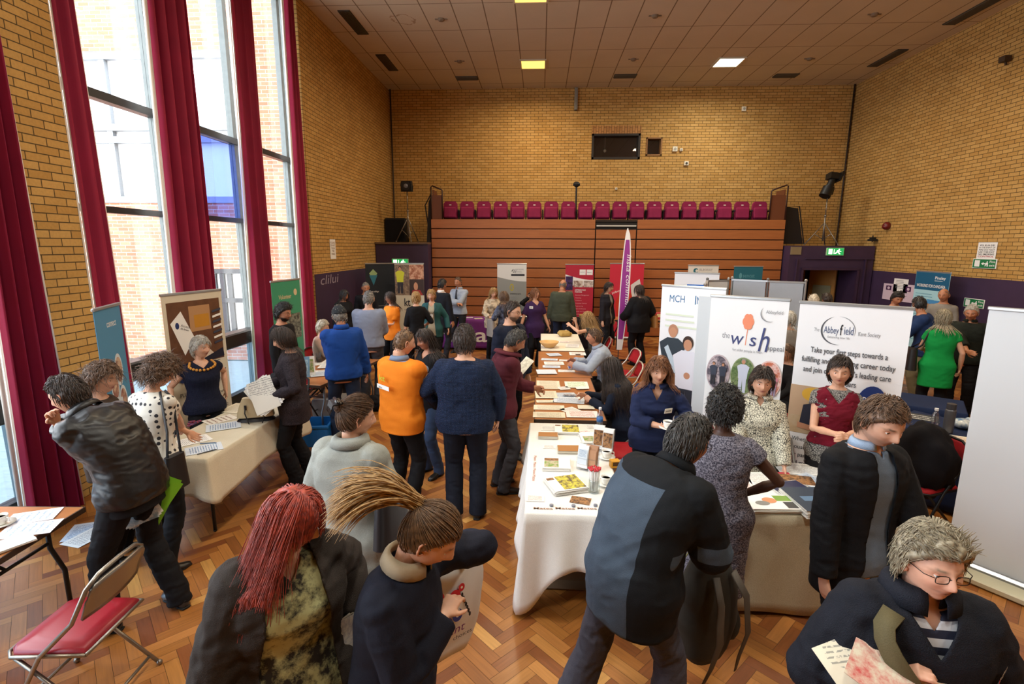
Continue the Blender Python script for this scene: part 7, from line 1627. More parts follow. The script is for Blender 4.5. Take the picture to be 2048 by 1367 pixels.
P['orange'] = person('balding person in an orange T-shirt over a blue long-sleeved shirt, seen from behind', (-1.27, 4.52), 62, 1.76, 'm', 1.10, hyaw=-25, hpitch=14, belly=.3, hair=('crop', 'lightbrown', dict(len=.010, thick=.003, n=300, line=.62, bald=.0)),
    rh=('p', 858, 738, 1.22), rel=(.8, -.5, -.6), rcurl=.9, lh=(-.05, .42, 1.22), lcurl=.9, top=dict(mat=C_('paleblue', '#7f92ae', 'cloth', '#6c7f9b'), hem=-.05, ease=.008), over=dict(mat=orange, name='t_shirt', hem=-.26, ease=.026, sleeve=.40, bag=.012, wr=.008, wf=9), bottom=dict(mat=blk, loose=.006), collar=(C_('paleblue'), .03, .02, .062), detail=2, skin=pale)
P['dark'] = person('laughing person with dark hair and fringe in black, facing the orange T-shirt', (-1.17, 5.32), 232, 1.65, 'f', 1.0, hyaw=0, hpitch=14, smile=1.0, hair=('long', 'darkbrown', dict(len=.26, thick=.014, fringe=.08, n=700)), lh=('p', 862, 745, 1.15), rh=(.0, .34, 1.12), top=dict(mat=blk, vneck=(.86, 1.0)), bottom=dict(kind='jeans', mat=jeansl), detail=2, skin=skt)
P['navysw'] = person('large person in a navy textured sweater, back to the camera, mid-hall', (-.66, 4.44), 96, 1.80, 'm', 1.32, belly=.3, hyaw=-4, hpitch=6, hair=('short', 'darkbrown', dict(len=.05, thick=.022, n=700, rough=4)), lh=(-.26, .24, 1.02), lel=(-.9, -.4, -.2), rh=(.30, .10, .92), rel=(.9, -.5, -.1),
    top=dict(mat=C_('navyknit', '#26385a', 'knit', '#131d33'), ease=.018, hem=-.20, wr=.008), bottom=dict(mat=C_('navytr', '#171b27'), loose=.004), detail=2, skin=pale)
P['maroon'] = person('person in a maroon hooded top and grey trousers reading a sheet by the centre tables', (-.36, 5.0), 22, 1.72, 'm', 1.02, lean=10, hyaw=0, hpitch=30, hair=('short', 'saltpepper', dict(len=.03, thick=.012, n=500)), rh=('p', 1040, 762, 1.02), rel=(.5, -.8, -.4), rcurl=.9, lh=(-.02, .36, 1.06), lcurl=.9,
    top=dict(mat=C_('maroon', '#5e2530', 'cloth', '#471b25'), name='hoodie', ease=.026, hem=-.20, wr=.008, bag=.006), bottom=dict(mat=greytr, loose=.006), collar=(C_('maroon'), .02, .075, .065), detail=2, skin=tan, shoes='#241a16')
P['goatee'] = person('tall person with goatee and glasses in a dark navy jacket striding past the tables', (-.36, 6.16), 318, 1.86, 'm', 1.02, hyaw=16, hpitch=8, hair=('short', 'darkbrown', dict(len=.03, thick=.008, n=500, line=.60)), beard=('darkbrown', .8), glasses=True, top=dict(mat=blk), over=dict(mat=navy, name='jacket', ease=.030, hem=-.36, open=(.07, .05, .06), wr=.006), bottom=dict(mat=blk), feet=((-.12, -.14), (.16, .26)), detail=2, skin=pale)
P['auburn'] = person('person with auburn hair in a navy shirt holding a white cup and saucer', (1.03, 4.42), 262, 1.60, 'f', 1.18, lean=14, hyaw=6, hpitch=10, smile=.9, hair=('bob', 'auburn', dict(len=.21, thick=.022, n=1300, fringe=.055, rad=.003)), rh=('p', 1322, 852, 1.02), rel=(.8, -.3, -.5), rcurl=.8, lh=('p', 1343, 850, 1.03), lel=(-.8, -.3, -.5), lcurl=.8,
    rpalm=(-.6, 0, .8), lpalm=(.6, 0, .8), top=dict(mat=C_('navyshirt', '#222c50', 'cloth', '#171e38'), ease=.020, hem=-.26, vneck=(.82, .55), wr=.008, sleeve=.86), bottom=dict(mat=C_('navytr')), collar=(C_('navyshirt'), .02, .03, .062), detail=3, skin=pale, badge=(.66, 118, .075, .045, badge_m))
P['leopard'] = person('person with short dark hair in a leopard blouse behind the beige cloth table', (1.83, 4.20), 252, 1.52, 'f', 1.30, hyaw=4, hpitch=4, smile=.1, fat=.6, hair=('short', 'darkbrown', dict(len=.07, thick=.026, fringe=.04, n=1100, burn=1)), rh=(.14, .24, .80), lh=(-.20, .22, .80), top=dict(mat=C_('leopard', '#d0cbb6', 'leopard', '#1b1a18'), ease=.022, hem=-.34, wr=.006, vneck=(.90, .7)), bottom=dict(mat=blk), collar=(C_('leopard'), .015, .035, .066), detail=3, skin=pale, badge=(.70, 60, .07, .045, badge_m))
P['grey'] = person('person with piled black hair in a speckled grey dress at the beige cloth table', (1.12, 3.02), 74, 1.66, 'f', 1.16, hyaw=-6, hpitch=16, hair=('up', 'black', dict(len=.04, thick=.034, n=1100, lump=1.6, rough=7, fly=.5, curl=.004, bun=((0, -.02, .105), .055))), rh=('p', 1492, 985, .98), rel=(.95, -.2, -.3), lh=(-.14, .36, 1.0),
    top=dict(mat=C_('speckle', '#8d8994', 'tweed', '#3a3844', scale=.8), name='dress', sleeve=.28, ease=.014, hem=-1.05, flare=.96), bottom=None, detail=3, skin=dark, iris='brown')
P['fleece'] = person('person in a blue-grey and black fleece bending right with a backpack in hand', (.50, 2.26), 36, 1.80, 'm', 1.12, lean=36, hyaw=-16, hpitch=16, belly=.2, hair=('short', 'saltpepper', dict(len=.045, thick=.016, n=1100)), glasses=True, rh=('p', 1412, 1098, .98), rel=(.8, -.6, -.1), rcurl=1.3, lh=(-.14, .40, 1.08), lcurl=.8,
    feet=((-.16, -.34), (.14, .12), (8, -8)), top=dict(mat=fleeceblk), over=dict(mat=fleece, name='fleece_jacket', ease=.040, hem=-.36, wr=.007, bag=.014, wf=9), collar=(fleeceblk, .055, .018, .078), bottom=dict(mat=C_('greytr2', '#4d4c56', c2='#34333c'), loose=.022, wr=.009), detail=3, skin=tan)
P['redscarf'] = person('person in a deep red frilled top standing in front of the navy disc banner', (2.39, 4.11), 250, 1.66, 'f', 1.0, hyaw=-8, hpitch=4, smile=.2, hair=('short', 'darkbrown', dict(len=.09, thick=.016, fringe=.045, n=900, part=-.4, line=.55)), rh=('p', 1672, 868, 1.12), lh=('p', 1690, 872, 1.12), rcurl=1.0, lcurl=1.0,
    top=dict(mat=C_('leopard2', '#8a8680', 'leopard', '#1b1a1c'), sleeve=.22, hem=-.3, ease=.010), over=dict(mat=C_('scarfred', '#7a1228', 'cloth', '#560a1a', bump=.004), name='frilled_scarf', sleeve=0, hem=.10, ease=.020, wr=.012, wf=26, vneck=(.80, .8)), bottom=dict(mat=blk), detail=3, skin=pale)
P['suit'] = person('young person in a black suit and pale blue shirt looking down, one hand in pocket', (1.64, 2.52), 284, 1.82, 'm', .98, hyaw=-4, hpitch=22, hair=('short', 'brown', dict(len=.035, thick=.015, n=1100, quiff=.006)), rh=(.25, .10, .90), rel=(.7, -.7, 0), rfd=(-.1, .12, -1), lh=(-.22, .28, .92), lcurl=.9,
    top=dict(mat=C_('suitshirt', '#6f7f92', 'cloth', '#5a6878'), ease=.010, hem=-.16, vneck=(.94, .6)), over=dict(mat=C_('suit', '#17181c', 'cloth', '#0e0f12'), name='suit_jacket', ease=.026, hem=-.42, open=(.10, .055, .055), wr=.006), bottom=dict(mat=C_('suit'), loose=.01), collar=(C_('collar_blue', '#a9c0dc'), .03, .012, .060), detail=3, skin='#dcab90', beard=('brown', .25))
P['bergh'] = person('smiling grey-haired person with glasses in a dark fleece with an olive shoulder strap', (1.25, 1.57), 262, 1.64, 'm', 1.06, hyaw=6, hpitch=2, smile=1.0, hair=('short', 'ashblonde', dict(len=.045, thick=.024, n=1800, rough=5, quiff=.012, fly=.12, rad=.0026)), glasses=True, iris='blue', rh=('p', 1782, 1335, 1.20), rel=(.7, -.5, -.5), rcurl=.9, lh=(-.26, .20, .98),
    top=dict(mat=C_('stripe', '#1c2036', 'stripe', '#c8ccd4'), ease=.010, vneck=(.90, .7)), over=dict(mat=C_('fleecen', '#1f222c', 'cloth', '#13151c', bump=.003), name='fleece_jacket', ease=.040, hem=-.30, wr=.008, bag=.016, vneck=(.78, .62)), collar=(C_('fleecen'), .06, .03, .080), bottom=dict(mat=blk), detail=3, skin='#dca88e')
# --- middle distance, left
P['cap'] = person('person in a bright blue fleece and dark cap, back to the camera', (-2.42, 6.10), 122, 1.78, 'm', 1.1, hyaw=8, hpitch=12, hair=('short', 'grey', dict(len=.02, n=200)), cap_=('cap_grey', '#2e3236'), rh=(.30, .10, .88), lh=(-.05, .35, 1.0), top=dict(mat=C_('royalfleece', '#1c4a9c', 'cloth', '#153a7c'), ease=.028, hem=-.14, wr=.008, bag=.008), bottom=dict(kind='jeans', mat=denim), collar=(C_('royalfleece'), .045, .015, .072), detail=1, skin=tan, feet=((-.1, .16), (.12, -.12)))
P['greyshirt'] = person('grey-haired person in a pale grey-blue shirt, back to the camera', (-2.68, 7.90), 98, 1.80, 'm', 1.15, hyaw=-2, hpitch=6, hair=('short', 'grey', dict(len=.02, thick=.009)), lh=(-.08, .34, 1.08), rh=(.1, .34, 1.08), top=dict(mat=shirtb, ease=.022, hem=-.08, wr=.008, bag=.012), bottom=dict(mat=greytr, loose=.012), detail=1, skin=pale)
P['orangegirl'] = person('young person with long brown hair in an orange T-shirt, arms folded at the waist', (-2.76, 9.45), 236, 1.66, 'f', .98, hpitch=4, smile=0, hair=('long', 'darkbrown', dict(len=.24, thick=.010, n=420)), lh=(.04, .26, 1.06), rh=(-.04, .24, 1.02), top=dict(mat=orange, sleeve=.42, ease=.022, hem=-.28, bag=.008), bottom=dict(mat=blk), detail=1, skin=pale)
P['blackdress'] = person('person in a black dress with fair hair pinned up, back to the camera', (-2.30, 9.45), 118, 1.66, 'f', 1.0, hyaw=-20, hpitch=14, hair=('up', 'blonde', dict(len=.08, thick=.016, bun=((0, -.095, .03), .045))), rh=(.22, .18, 1.0), top=dict(mat=blk, sleeve=.55, hem=-.6, ease=.014, flare=1.1), bottom=dict(mat=blk), detail=1, skin=pale)
P['teal'] = person('person with short blonde hair in a teal cardigan and lanyard, facing the camera', (-2.13, 10.05), 274, 1.66, 'f', 1.12, hpitch=8, hair=('short', 'blonde', dict(len=.08, thick=.018, fringe=.06)), rh=(.34, .05, .88), lh=(-.32, .05, .88), top=dict(mat=C_('creamtop', '#b5ad98', 'cloth', '#9c947e'), ease=.012, vneck=(.84, .9)), over=dict(mat=C_('tealc', '#2f5f62', 'cloth', '#234a4e'), name='cardigan', ease=.022, hem=-.36, open=(.10, .06, .06)), bottom=dict(mat=blk), detail=1, skin=pale, badge=(.5, 95, .08, .06, badge_m))
P['suitback'] = person('dark-haired person in a dark suit, back to the camera beside the purple cloth', (-2.14, 11.05), 62, 1.80, 'm', 1.05, hyaw=-12, hair=('short', 'black', dict(len=.03)), top=dict(mat=white, ease=.008), over=dict(mat=C_('suitnavy', '#1d1f27', 'cloth', '#14161c'), name='suit_jacket', hem=-.4, ease=.024), bottom=dict(mat=char), detail=1, skin=tan, collar=(white, .03, .008, .064))
P['tie'] = person('person in a pale blue shirt and dark tie with arms crossed before the boards', (-1.88, 11.95), 248, 1.80, 'm', .95, hpitch=10, hair=('crop', 'brown', dict(len=.012, thick=.004, line=.6)), lh=(.12, .20, 1.24), lel=(-.9, .3, -.5), rh=(-.10, .24, 1.20), rel=(.9, .3, -.5), top=dict(mat=shirtl, ease=.018, hem=-.08, wr=.007, bag=.008), bottom=dict(mat=char), collar=(shirtl, .03, .012, .064), detail=1, skin=tan)
P['fardark'] = person('person in a dark suit by the dark navy banner, partly behind others', (-3.75, 10.9), 300, 1.74, 'm', 1.0, hpitch=16, hair=('crop', 'grey', dict(len=.01, thick=.003, line=.6)), top=dict(mat=C_('palegrey', '#9a948c')), over=dict(mat=C_('suitnavy'), name='suit_jacket', hem=-.4, ease=.024, open=(.05, .04, .05)), bottom=dict(mat=char), detail=1, skin=tan)
P['fardark2'] = person('person in black standing in the shade of the purple dado', (-4.02, 10.3), 330, 1.62, 'f', 1.2, hpitch=16, hair=('long', 'black', dict(len=.2)), top=dict(mat=blk, hem=-.4, ease=.03), bottom=dict(mat=blk), detail=1, skin=tan)
P['whiteold'] = person('seated white-haired person in a pale pink cardigan, half hidden by the blue fleece', (-3.50, 8.0), 0, 1.60, 'f', 1.1, seat=.46, hpitch=10, hair=('short', 'white', dict(len=.05, thick=.020)), top=dict(mat=C_('pinkcardi', '#c4a494', 'cloth', '#a88a7c'), ease=.022), bottom=dict(mat=greytr), detail=1, skin=pale)
P['blondscarf'] = person('person with a long fair fringe and pale scarf at the purple cloth table', (-1.02, 11.2), 292, 1.62, 'f', 1.0, hpitch=14, hair=('long', 'blonde', dict(len=.24, fringe=.07)), rh=(.16, .30, 1.0), lh=(-.2, .25, 1.15), top=dict(mat=C_('scarfcream', '#c9b79c', 'blotch', '#8a7a64'), ease=.026, wr=.012, wf=20), bottom=dict(mat=blk), detail=1, skin=pale)
P['navypat'] = person('brown-haired person in a navy patterned dress with a grey bag at the purple cloth', (-.68, 10.25), 118, 1.62, 'f', 1.05, hpitch=18, hyaw=10, hair=('long', 'brown', dict(len=.22)), lh=(-.3, .1, .95), top=dict(mat=C_('navypat', '#1b2136', 'blotch', '#58627c', scale=2), hem=-.7, ease=.02, sleeve=.6, flare=1.1), bottom=dict(mat=blk), detail=1, skin=pale)
P['phone'] = person('seated person with black hair and a fringe speaking on a phone behind the black cloth', (-.22, 13.25), 284, 1.62, 'f', 1.0, seat=.48, hpitch=8, hair=('long', 'black', dict(len=.2, fringe=.07)), rh=(.10, .10, 1.20), rel=(.9, .1, -.9), rfd=(0, .1, 1), rcurl=.9, top=dict(mat=blk, ease=.02), bottom=dict(mat=blk), detail=1, skin=pale)
P['purple'] = person('person with fair hair in a purple top and black trousers beyond the centre tables', (-.10, 10.55), 296, 1.66, 'f', 1.12, hyaw=18, hpitch=-8, hair=('bob', 'auburn', dict(len=.20, n=420)), rh=(.32, .0, .84), lh=(-.32, .02, .84), top=dict(mat=C_('purpletop', '#3c2350', 'cloth', '#2a183a'), sleeve=.45, ease=.020, hem=-.5, vneck=(.82, .9)), bottom=dict(mat=blk, loose=.008), detail=1, skin=pale, badge=(.76, 60, .08, .05, badge_m))
P['green'] = person('bald person in an olive green shirt, back to the camera at the black cloth table', (.50, 11.6), 84, 1.78, 'm', 1.15, hyaw=-20, hpitch=16, hair=('crop', 'grey', dict(len=.008, thick=.002, line=.9, bald=.75)), top=dict(mat=C_('olive', '#4b5142', 'cloth', '#3a3f33'), ease=.026, hem=-.22, bag=.008), bottom=dict(kind='jeans', mat=denim), detail=1, skin=tan)
P['coat'] = person('person with brown hair in a long dark coat left of the magenta feather flag', (1.52, 11.75), 322, 1.72, 'f', 1.0, hyaw=10, smile=.8, hair=('bob', 'darkbrown', dict(len=.18, fringe=.06)), top=dict(mat=C_('palegrey')), over=dict(mat=C_('longcoat', '#25232b', 'cloth', '#19181d'), name='coat', hem=-.85, ease=.030, open=(.05, .04, .06)), bottom=dict(mat=blk), detail=1, skin=pale)
P['blackbag'] = person('person in loose black clothes with a tan shoulder bag right of the feather flag', (2.12, 10.95), 116, 1.72, 'f', 1.28, hyaw=20, hpitch=4, hair=('long', 'darkbrown', dict(len=.20)), lh=(-.2, .3, 1.0), rh=(.3, .2, 1.0), top=dict(mat=blk, ease=.040, hem=-.40, bag=.02), bottom=dict(mat=blk, loose=.012), detail=1, skin=pale)
P['s1'] = person('seated person with long curly fair hair, elbow on the farthest centre table', (1.00, 9.42), 172, 1.64, 'f', 1.0, seat=.47, lean=12, hyaw=0, hpitch=4, hair=('curly', 'blonde', dict(len=.32, curl=.010, thick=.018, n=520, fly=.2)), lh=(-.12, .42, 1.08), rh=(.14, .34, 1.12), rel=(.3, .4, -1), rcurl=1.2, top=dict(mat=C_('blackfloral', '#1f1d1c', 'blotch', '#4a4434', scale=3), sleeve=.3, ease=.012), bottom=dict(mat=blk), detail=1, skin=pale)
P['s2'] = person('seated person in a pale blue shirt leaning on the second wooden table', (.98, 7.30), 176, 1.76, 'm', 1.05, seat=.46, lean=22, hpitch=2, hair=('short', 'brown', dict(len=.018, thick=.008)), lh=(-.16, .46, .84), rh=(.14, .46, .84), lel=(-.9, -.2, -.6), top=dict(mat=shirtl, ease=.020, wr=.008, bag=.008), bottom=dict(mat=blk), collar=(shirtl, .03, .014, .064), detail=2, skin=tan)
P['s3'] = person('seated person with very long dark brown hair in navy beside the nearer wooden table', (.94, 5.60), 168, 1.64, 'f', 1.15, seat=.45, lean=14, hpitch=8, hair=('long', 'darkbrown', dict(len=.50, thick=.008, n=1100, fly=.04)), lh=('p', 1182, 800, .80), lcurl=.7, rh=(.05, .42, .82), top=dict(mat=C_('navycardi', '#1a2336', 'cloth', '#121a29'), ease=.022), bottom=dict(mat=blk), detail=2, skin=pale)
# --- right side, behind the banners
P['greentop'] = person('person with fair hair in a bright green dress, back turned beside the dark uniform', (5.58, 7.34), 66, 1.68, 'f', 1.12, hyaw=6, hpitch=8, hair=('bob', 'ashblonde', dict(len=.20)), rh=(.26, .04, .86), lh=(-.1, .34, 1.05), top=dict(mat=C_('green', '#129a48', 'cloth', '#0e803a'), name='dress', sleeve=.30, hem=-.62, ease=.014), bottom=dict(mat=blk), detail=1, skin=pale)
P['navyman'] = person('dark-haired person in a navy shirt and khaki trousers bending over a leaflet', (6.05, 8.30), 150, 1.78, 'm', 1.1, lean=14, hyaw=-60, hpitch=14, hair=('short', 'black', dict(len=.03)), rh=(.05, .42, 1.0), lh=(-.1, .42, 1.0), top=dict(mat=C_('navyblue', '#243a66', 'cloth', '#1a2b4d'), ease=.026, hem=-.22, bag=.01), bottom=dict(mat=khaki, loose=.01), shoes='#8a8a86', detail=1, skin=tan)
P['uniform'] = person('grey-haired person in a dark uniform shirt with a badge, talking at the right', (6.28, 7.78), 226, 1.72, 'm', 1.15, hpitch=16, smile=.8, hair=('short', 'silver', dict(len=.018, thick=.007, line=.56)), rh=(-.06, .38, 1.06), lh=(-.28, .16, .95), rfd=(-.6, .8, 0), top=dict(mat=C_('uniform', '#20251f', 'cloth', '#161a16'), ease=.024, sleeve=.85, hem=-.16), bottom=dict(mat=blk), collar=(C_('uniform'), .03, .014, .066), detail=2, skin=tan, badge=(.66, 62, .10, .06, badge_m))
P['bald'] = person('bald person partly hidden behind the navy shirt near the pale blue banner', (7.35, 9.75), 216, 1.80, 'm', 1.0, hpitch=12, hair=('crop', 'grey', dict(len=.008, thick=.002, line=.9, bald=.75)), top=dict(mat=C_('palegrey')), bottom=dict(mat=char), detail=0, skin=tan)
P['over'] = person('dark-haired person whose head shows over the navy disc banner', (6.46, 9.70), 262, 1.75, 'm', 1.0, hpitch=24, hair=('short', 'black', dict(len=.04, thick=.022)), top=dict(mat=char), bottom=dict(mat=char), detail=1, skin=tan)
P['door1'] = person('person with fluffy white hair in front of the right doorway', PL(1630, 590, 1.6), 80, 1.60, 'f', 1.0, hair=('short', 'white', dict(len=.05, thick=.024)), top=dict(mat=C_('pinkcardi')), bottom=dict(mat=char), detail=0, skin=pale)
P['door2'] = person('dark-haired person in front of the right doorway beside the fluffy white hair', PL(1657, 591, 1.56), 100, 1.60, 'f', 1.0, hair=('short', 'darkbrown', dict(len=.06, thick=.024)), top=dict(mat=blk), bottom=dict(mat=char), detail=0, skin=tan)
P['sliver1'] = person('pale-haired person glimpsed between the two large white banners', PL(1583, 622, 1.62), 90, 1.62, 'f', 1.0, hair=('bob', 'silver', dict(len=.14)), top=dict(mat=C_('palegrey')), bottom=dict(mat=char), detail=0, skin=pale)
P['sliver2'] = person('dark-haired seated person glimpsed between the two large white banners', PL(1578, 690, 1.30), 200, 1.62, 'f', 1.1, seat=.46, hair=('long', 'brown', dict(len=.2)), top=dict(mat=blk), bottom=dict(mat=char), detail=0, skin=pale)
chair('chair under the dark-haired person glimpsed between the two large white banners', *PL(1578, 690, 1.30), 200, padbr, M('chair_black'))
chair('chair under the person on the phone behind the black cloth', -.22, 13.25, 284, padbr, M('chair_black'))
chair('chair under the seated white-haired person by the last curtain', -3.50, 8.02, 0, padbr, M('chair_black'))
# ------------------------------------------------------------------ things people hold or wear
def WP(k, p):
    r = P[k]['root']; a = r.rotation_euler[2]; return RZ(a)@np.asarray(p, float)+np.array([r.location[0], r.location[1], 0])
def wrist(k, s, ext=.08):
    sh, el, w = P[k]['J'][s]; return WP(k, w+unit(w-el)*ext)
def frame(n, up):
    n = unit(n); up = unit(np.array(up, float)-n*np.dot(n, up)); return np.array([np.cross(up, n), n, up]).T   # columns: x, y(normal), z(up)
def flat(label, c, n, up, w, h, mats, cnt=1, name='leaflet', cat='leaflet', fan=.0, th=.002, bend=0.0):
    R = frame(n, up); t_ = None; objs = []
    b = MB()
    for i in range(cnt):
        R2 = R@RY(fan*(i-(cnt-1)/2)); P3 = np.zeros((9, 5, 3))
        for a in range(9):
            for c2 in range(5): u, v = a/8-.5, c2/4-.5; P3[a, c2] = R2@np.array([u*w, i*.006+bend*(v*v)+bend*.5*u, v*h])
        b.cur = i % len(mats); b.grid(P3); V = P3+(R2@np.array([0, th, 0])); b.grid(V[::-1])
    b.cur = 0
    return simple(b, name, list(mats), label, cat, loc=tuple(c))
news = page_mat('newsprint', '#d2cdc2', '#7c7a76', 26)
pgw, pgc = M('paper_white', '#ebe9e3', .6, kind='blotch', col2='#c4c4c8', scale=6), M('paper_cream', '#e2dac4', .6, kind='blotch', col2='#c4bba4', scale=3)
limeg = M('folder_lime', '#7ab82a', .4)
q = wrist('leather', 'l'); flat('lime green folder held against the leg by the leather jacket wearer', q+(.03, .02, -.02), (.35, -1, .2), (.5, .2, .9), .24, .33, [limeg], 2, 'folder', 'folder', .12)
flat('white and pale blue leaflets held over the lime green folder', q+(-.03, -.045, -.02), (.25, -1, .25), (-.45, .1, .9), .21, .30, [M('leaflet_blue', '#dcdcd4', .6, kind='blotch', col2='#7f9fb4', scale=1.2), pgw], 3, fan=.10)
q = wrist('blazer', 'l'); flat('folded newspapers in the hand of the tweed blazer wearer', q+(.0, -.05, .05), (.1, -1, .5), (-.55, .1, .8), .24, .34, [news, pgw], 3, 'newspaper', 'newspaper', .16)
q = wrist('maroon', 'r'); flat('cream sheet being read by the person in the maroon hooded top', q+(.03, .0, .10), (-.3, -.7, .7), (.5, .2, .8), .12, .30, [pgc], 1, 'paper_sheet', 'paper')
q = wrist('red', 'l'); flat('sheaf of leaflets in the hand of the red-haired person', q+(.0, -.02, -.05), (.9, -.5, .1), (.0, .1, 1), .17, .34, [pgw, pgc, M('paper_dark', '#4a4a4c', .6, kind='blotch', col2='#a8a8a0', scale=4), pgw], 5, fan=.07)
q = wrist('bergh', 'r'); flat('cream brochure in the hand of the smiling person with glasses', AZ(1742, 1350, 1.2), (-.2, -.5, 1), (-.9, -.3, 0), .24, .22, [page_mat('page_form', '#ddd6c0', '#9a988c', 18)], 1, 'brochure', 'brochure'); flat('cream brochure with a bold red shape, overlapping the other one', AZ(1812, 1368, 1.21), (.1, -.5, 1), (-.7, .5, .3), .20, .30, [M('red_map', '#c8202c', .5, kind='blotch', col2='#e0d8c2', scale=.5)], 1, 'brochure', 'brochure')
q = wrist('fleece', 'l'); flat('picture leaflet held in the far hand of the fleece wearer', AZ(1392, 1012, 1.12), (-.5, -.8, .4), (-.6, .3, .8), .11, .22, [pic1, pgw], 2, fan=.05)
# carrier bag held open
t_ = thing('carrier_bag', 'white plastic carrier bag with red and purple print held open at the front', 'carrier bag', (0, 0, 0))
c0 = (wrist('pony', 'l', .06)+wrist('pony', 'r', .06))/2; top_ = wrist('pony', 'l', .07)
bx = unit(np.array([.75, .66, 0])); by = np.array([-bx[1], bx[0], 0]); O = AZ(884, 1128, 1.12); pm = M('bag_plastic', '#dcdad6', .35, bump=0)
rings = []
for v in np.linspace(0, 1, 13):
    w_ = .185*(1-.25*v**3)+.012*math.sin(v*9); d_ = .05*(math.sin(PI*min(v+.15, 1)))+.012; rr = []
    for a in np.linspace(0, 2*PI, 30, endpoint=False): rr.append(O+bx*(w_*np.sign(math.cos(a))*abs(math.cos(a))**.8+.03*math.sin(v*4+a))+by*d_*math.sin(a)*(1+.25*math.sin(a*5+v*6))-np.array([0, 0, v*.47-.02*math.cos(a*2)*(1-v)]))
    rings.append(rr)
b = loft_obj(rings, (False, True)); o = b.build('bag_body', pm, t_, True); o.modifiers.new('t', 'SOLIDIFY').thickness = .0012
b = MB()
for sg in (-1, 1):
    b.tube([O+by*.03*sg-bx*.10, O+by*.02*sg-bx*.07+np.array([0, 0, .10]), O-bx*.0+np.array([0, 0, .16]), O+by*.02*sg+bx*.07+np.array([0, 0, .10]), O+by*.03*sg+bx*.10], np.array([(.026, .003)]*5), 8)
b.build('handle', pm, t_, True)
a = Art(); rd, pp_, bl_ = P_('bagred', '#d02c3c'), P_('bagpurple', '#6a2a70'), P_('bagblue', '#2a3a8a')
for x, z, r1, m in ((-.06, .06, .030, rd), (-.06, .0, .032, rd), (.02, .04, .030, rd), (.055, .075, .016, rd), (-.02, -.07, .024, pp_), (.03, -.05, .026, bl_)): a.ell(x, z, r1, r1*1.2, m, 16); a.ell(x, z, r1*.35, r1*.4, white, 10)
for i in range(7): a.ell(.055+.006*i, .04-.018*i, .006, .012, ink, 8)
a.text('kent', -.06, -.13, .04, pp_, w=.12, shear=.3); a.text('choices', .0, -.16, .02, ink, w=.10)
nrm = -by if np.dot(-by, -O) > 0 else by; xa = np.cross([0, 0, 1], -nrm); V = np.concatenate(a.b.v); V2 = V.copy(); V = np.outer(V2[:, 0], xa if np.dot(xa, [1, 0, 0]) > 0 else -xa)+np.outer(-V2[:, 1]+.068, nrm)+np.outer(V2[:, 2], [0, 0, 1])+O-np.array([0, 0, .17]); a.b.v = [V]; a.b.build('print', a.mats, t_)
R = frame(nrm, (0, 0, 1)); flat('papers slipped into the top of the white carrier bag', O+np.array([0, 0, -.02])-bx*.05, bx*.9+nrm*.4, (.1, 0, 1), .16, .26, [pgw, pgc], 3, fan=.05)
# cup of the auburn-haired person
c = (wrist('auburn', 'r', .10)+wrist('auburn', 'l', .10))/2; cup('white cup and saucer held by the auburn-haired person', (c[0], c[1], c[2]-.0))
# backpack hanging from the fleece wearer's hand
h_ = wrist('fleece', 'r', .07); t_ = thing('backpack', 'large dark olive backpack with loose straps hanging from the fleece wearer\'s hand', 'backpack', (h_[0]+.04, h_[1]+.02, h_[2]-.66), .5)
bpm = M('backpack_dark', '#34322a', .75, kind='noise', col2='#1c1b17', bump=.003); strap = M('strap_grey', '#4d463e', .7)
b = MB(); rings = []
for v in np.linspace(0, 1, 12): z = .02+.58*v; w_ = .17*(math.sin(PI*(.12+.80*v)))**.45; d_ = .12*(math.sin(PI*(.15+.72*v)))**.6; rings.append([(w_*np.sign(math.cos(a))*abs(math.cos(a))**.7*(1+.05*math.sin(v*20)), d_*np.sign(math.sin(a))*abs(math.sin(a))**.8, z) for a in np.linspace(0, 2*PI, 26, endpoint=False)])
loft_obj(rings).build('pack', bpm, t_, True)
b = MB(); b.sphere((0, .13, .20), (.12, .055, .15), 16, 10); b.build('front_pocket', bpm, t_, True); b = MB(); b.sphere((.17, 0, .17), (.05, .08, .12), 12, 8); b.build('side_pocket', bpm, t_, True)
for sx in (-1, 1): b = MB(); b.tube([(sx*.06, -.10, .56), (sx*.09, -.17, .45), (sx*.10, -.19, .25), (sx*.10, -.15, .08), (sx*.12, -.12, -.04)], np.array([(.024, .006)]*3+[(.018, .005)]+[(.012, .003)]), 8); b.build('shoulder_strap', strap, t_, True)
b = MB(); b.tube([(-.03, -.08, .58), (-.02, -.08, .66), (.03, -.08, .67), (.04, -.08, .58)], .010, 6); b.build('grab_handle', strap, t_, True)
b = MB(); b.tube([(.10, .08, .57), (.16, .10, .42), (.15, .12, .22)], .006, 6); b.tube([(-.12, .10, .52), (0, .14, .56), (.12, .10, .52)], .005, 6); b.build('zip', M('zip_olive', '#7c7a52', .5), t_, True)
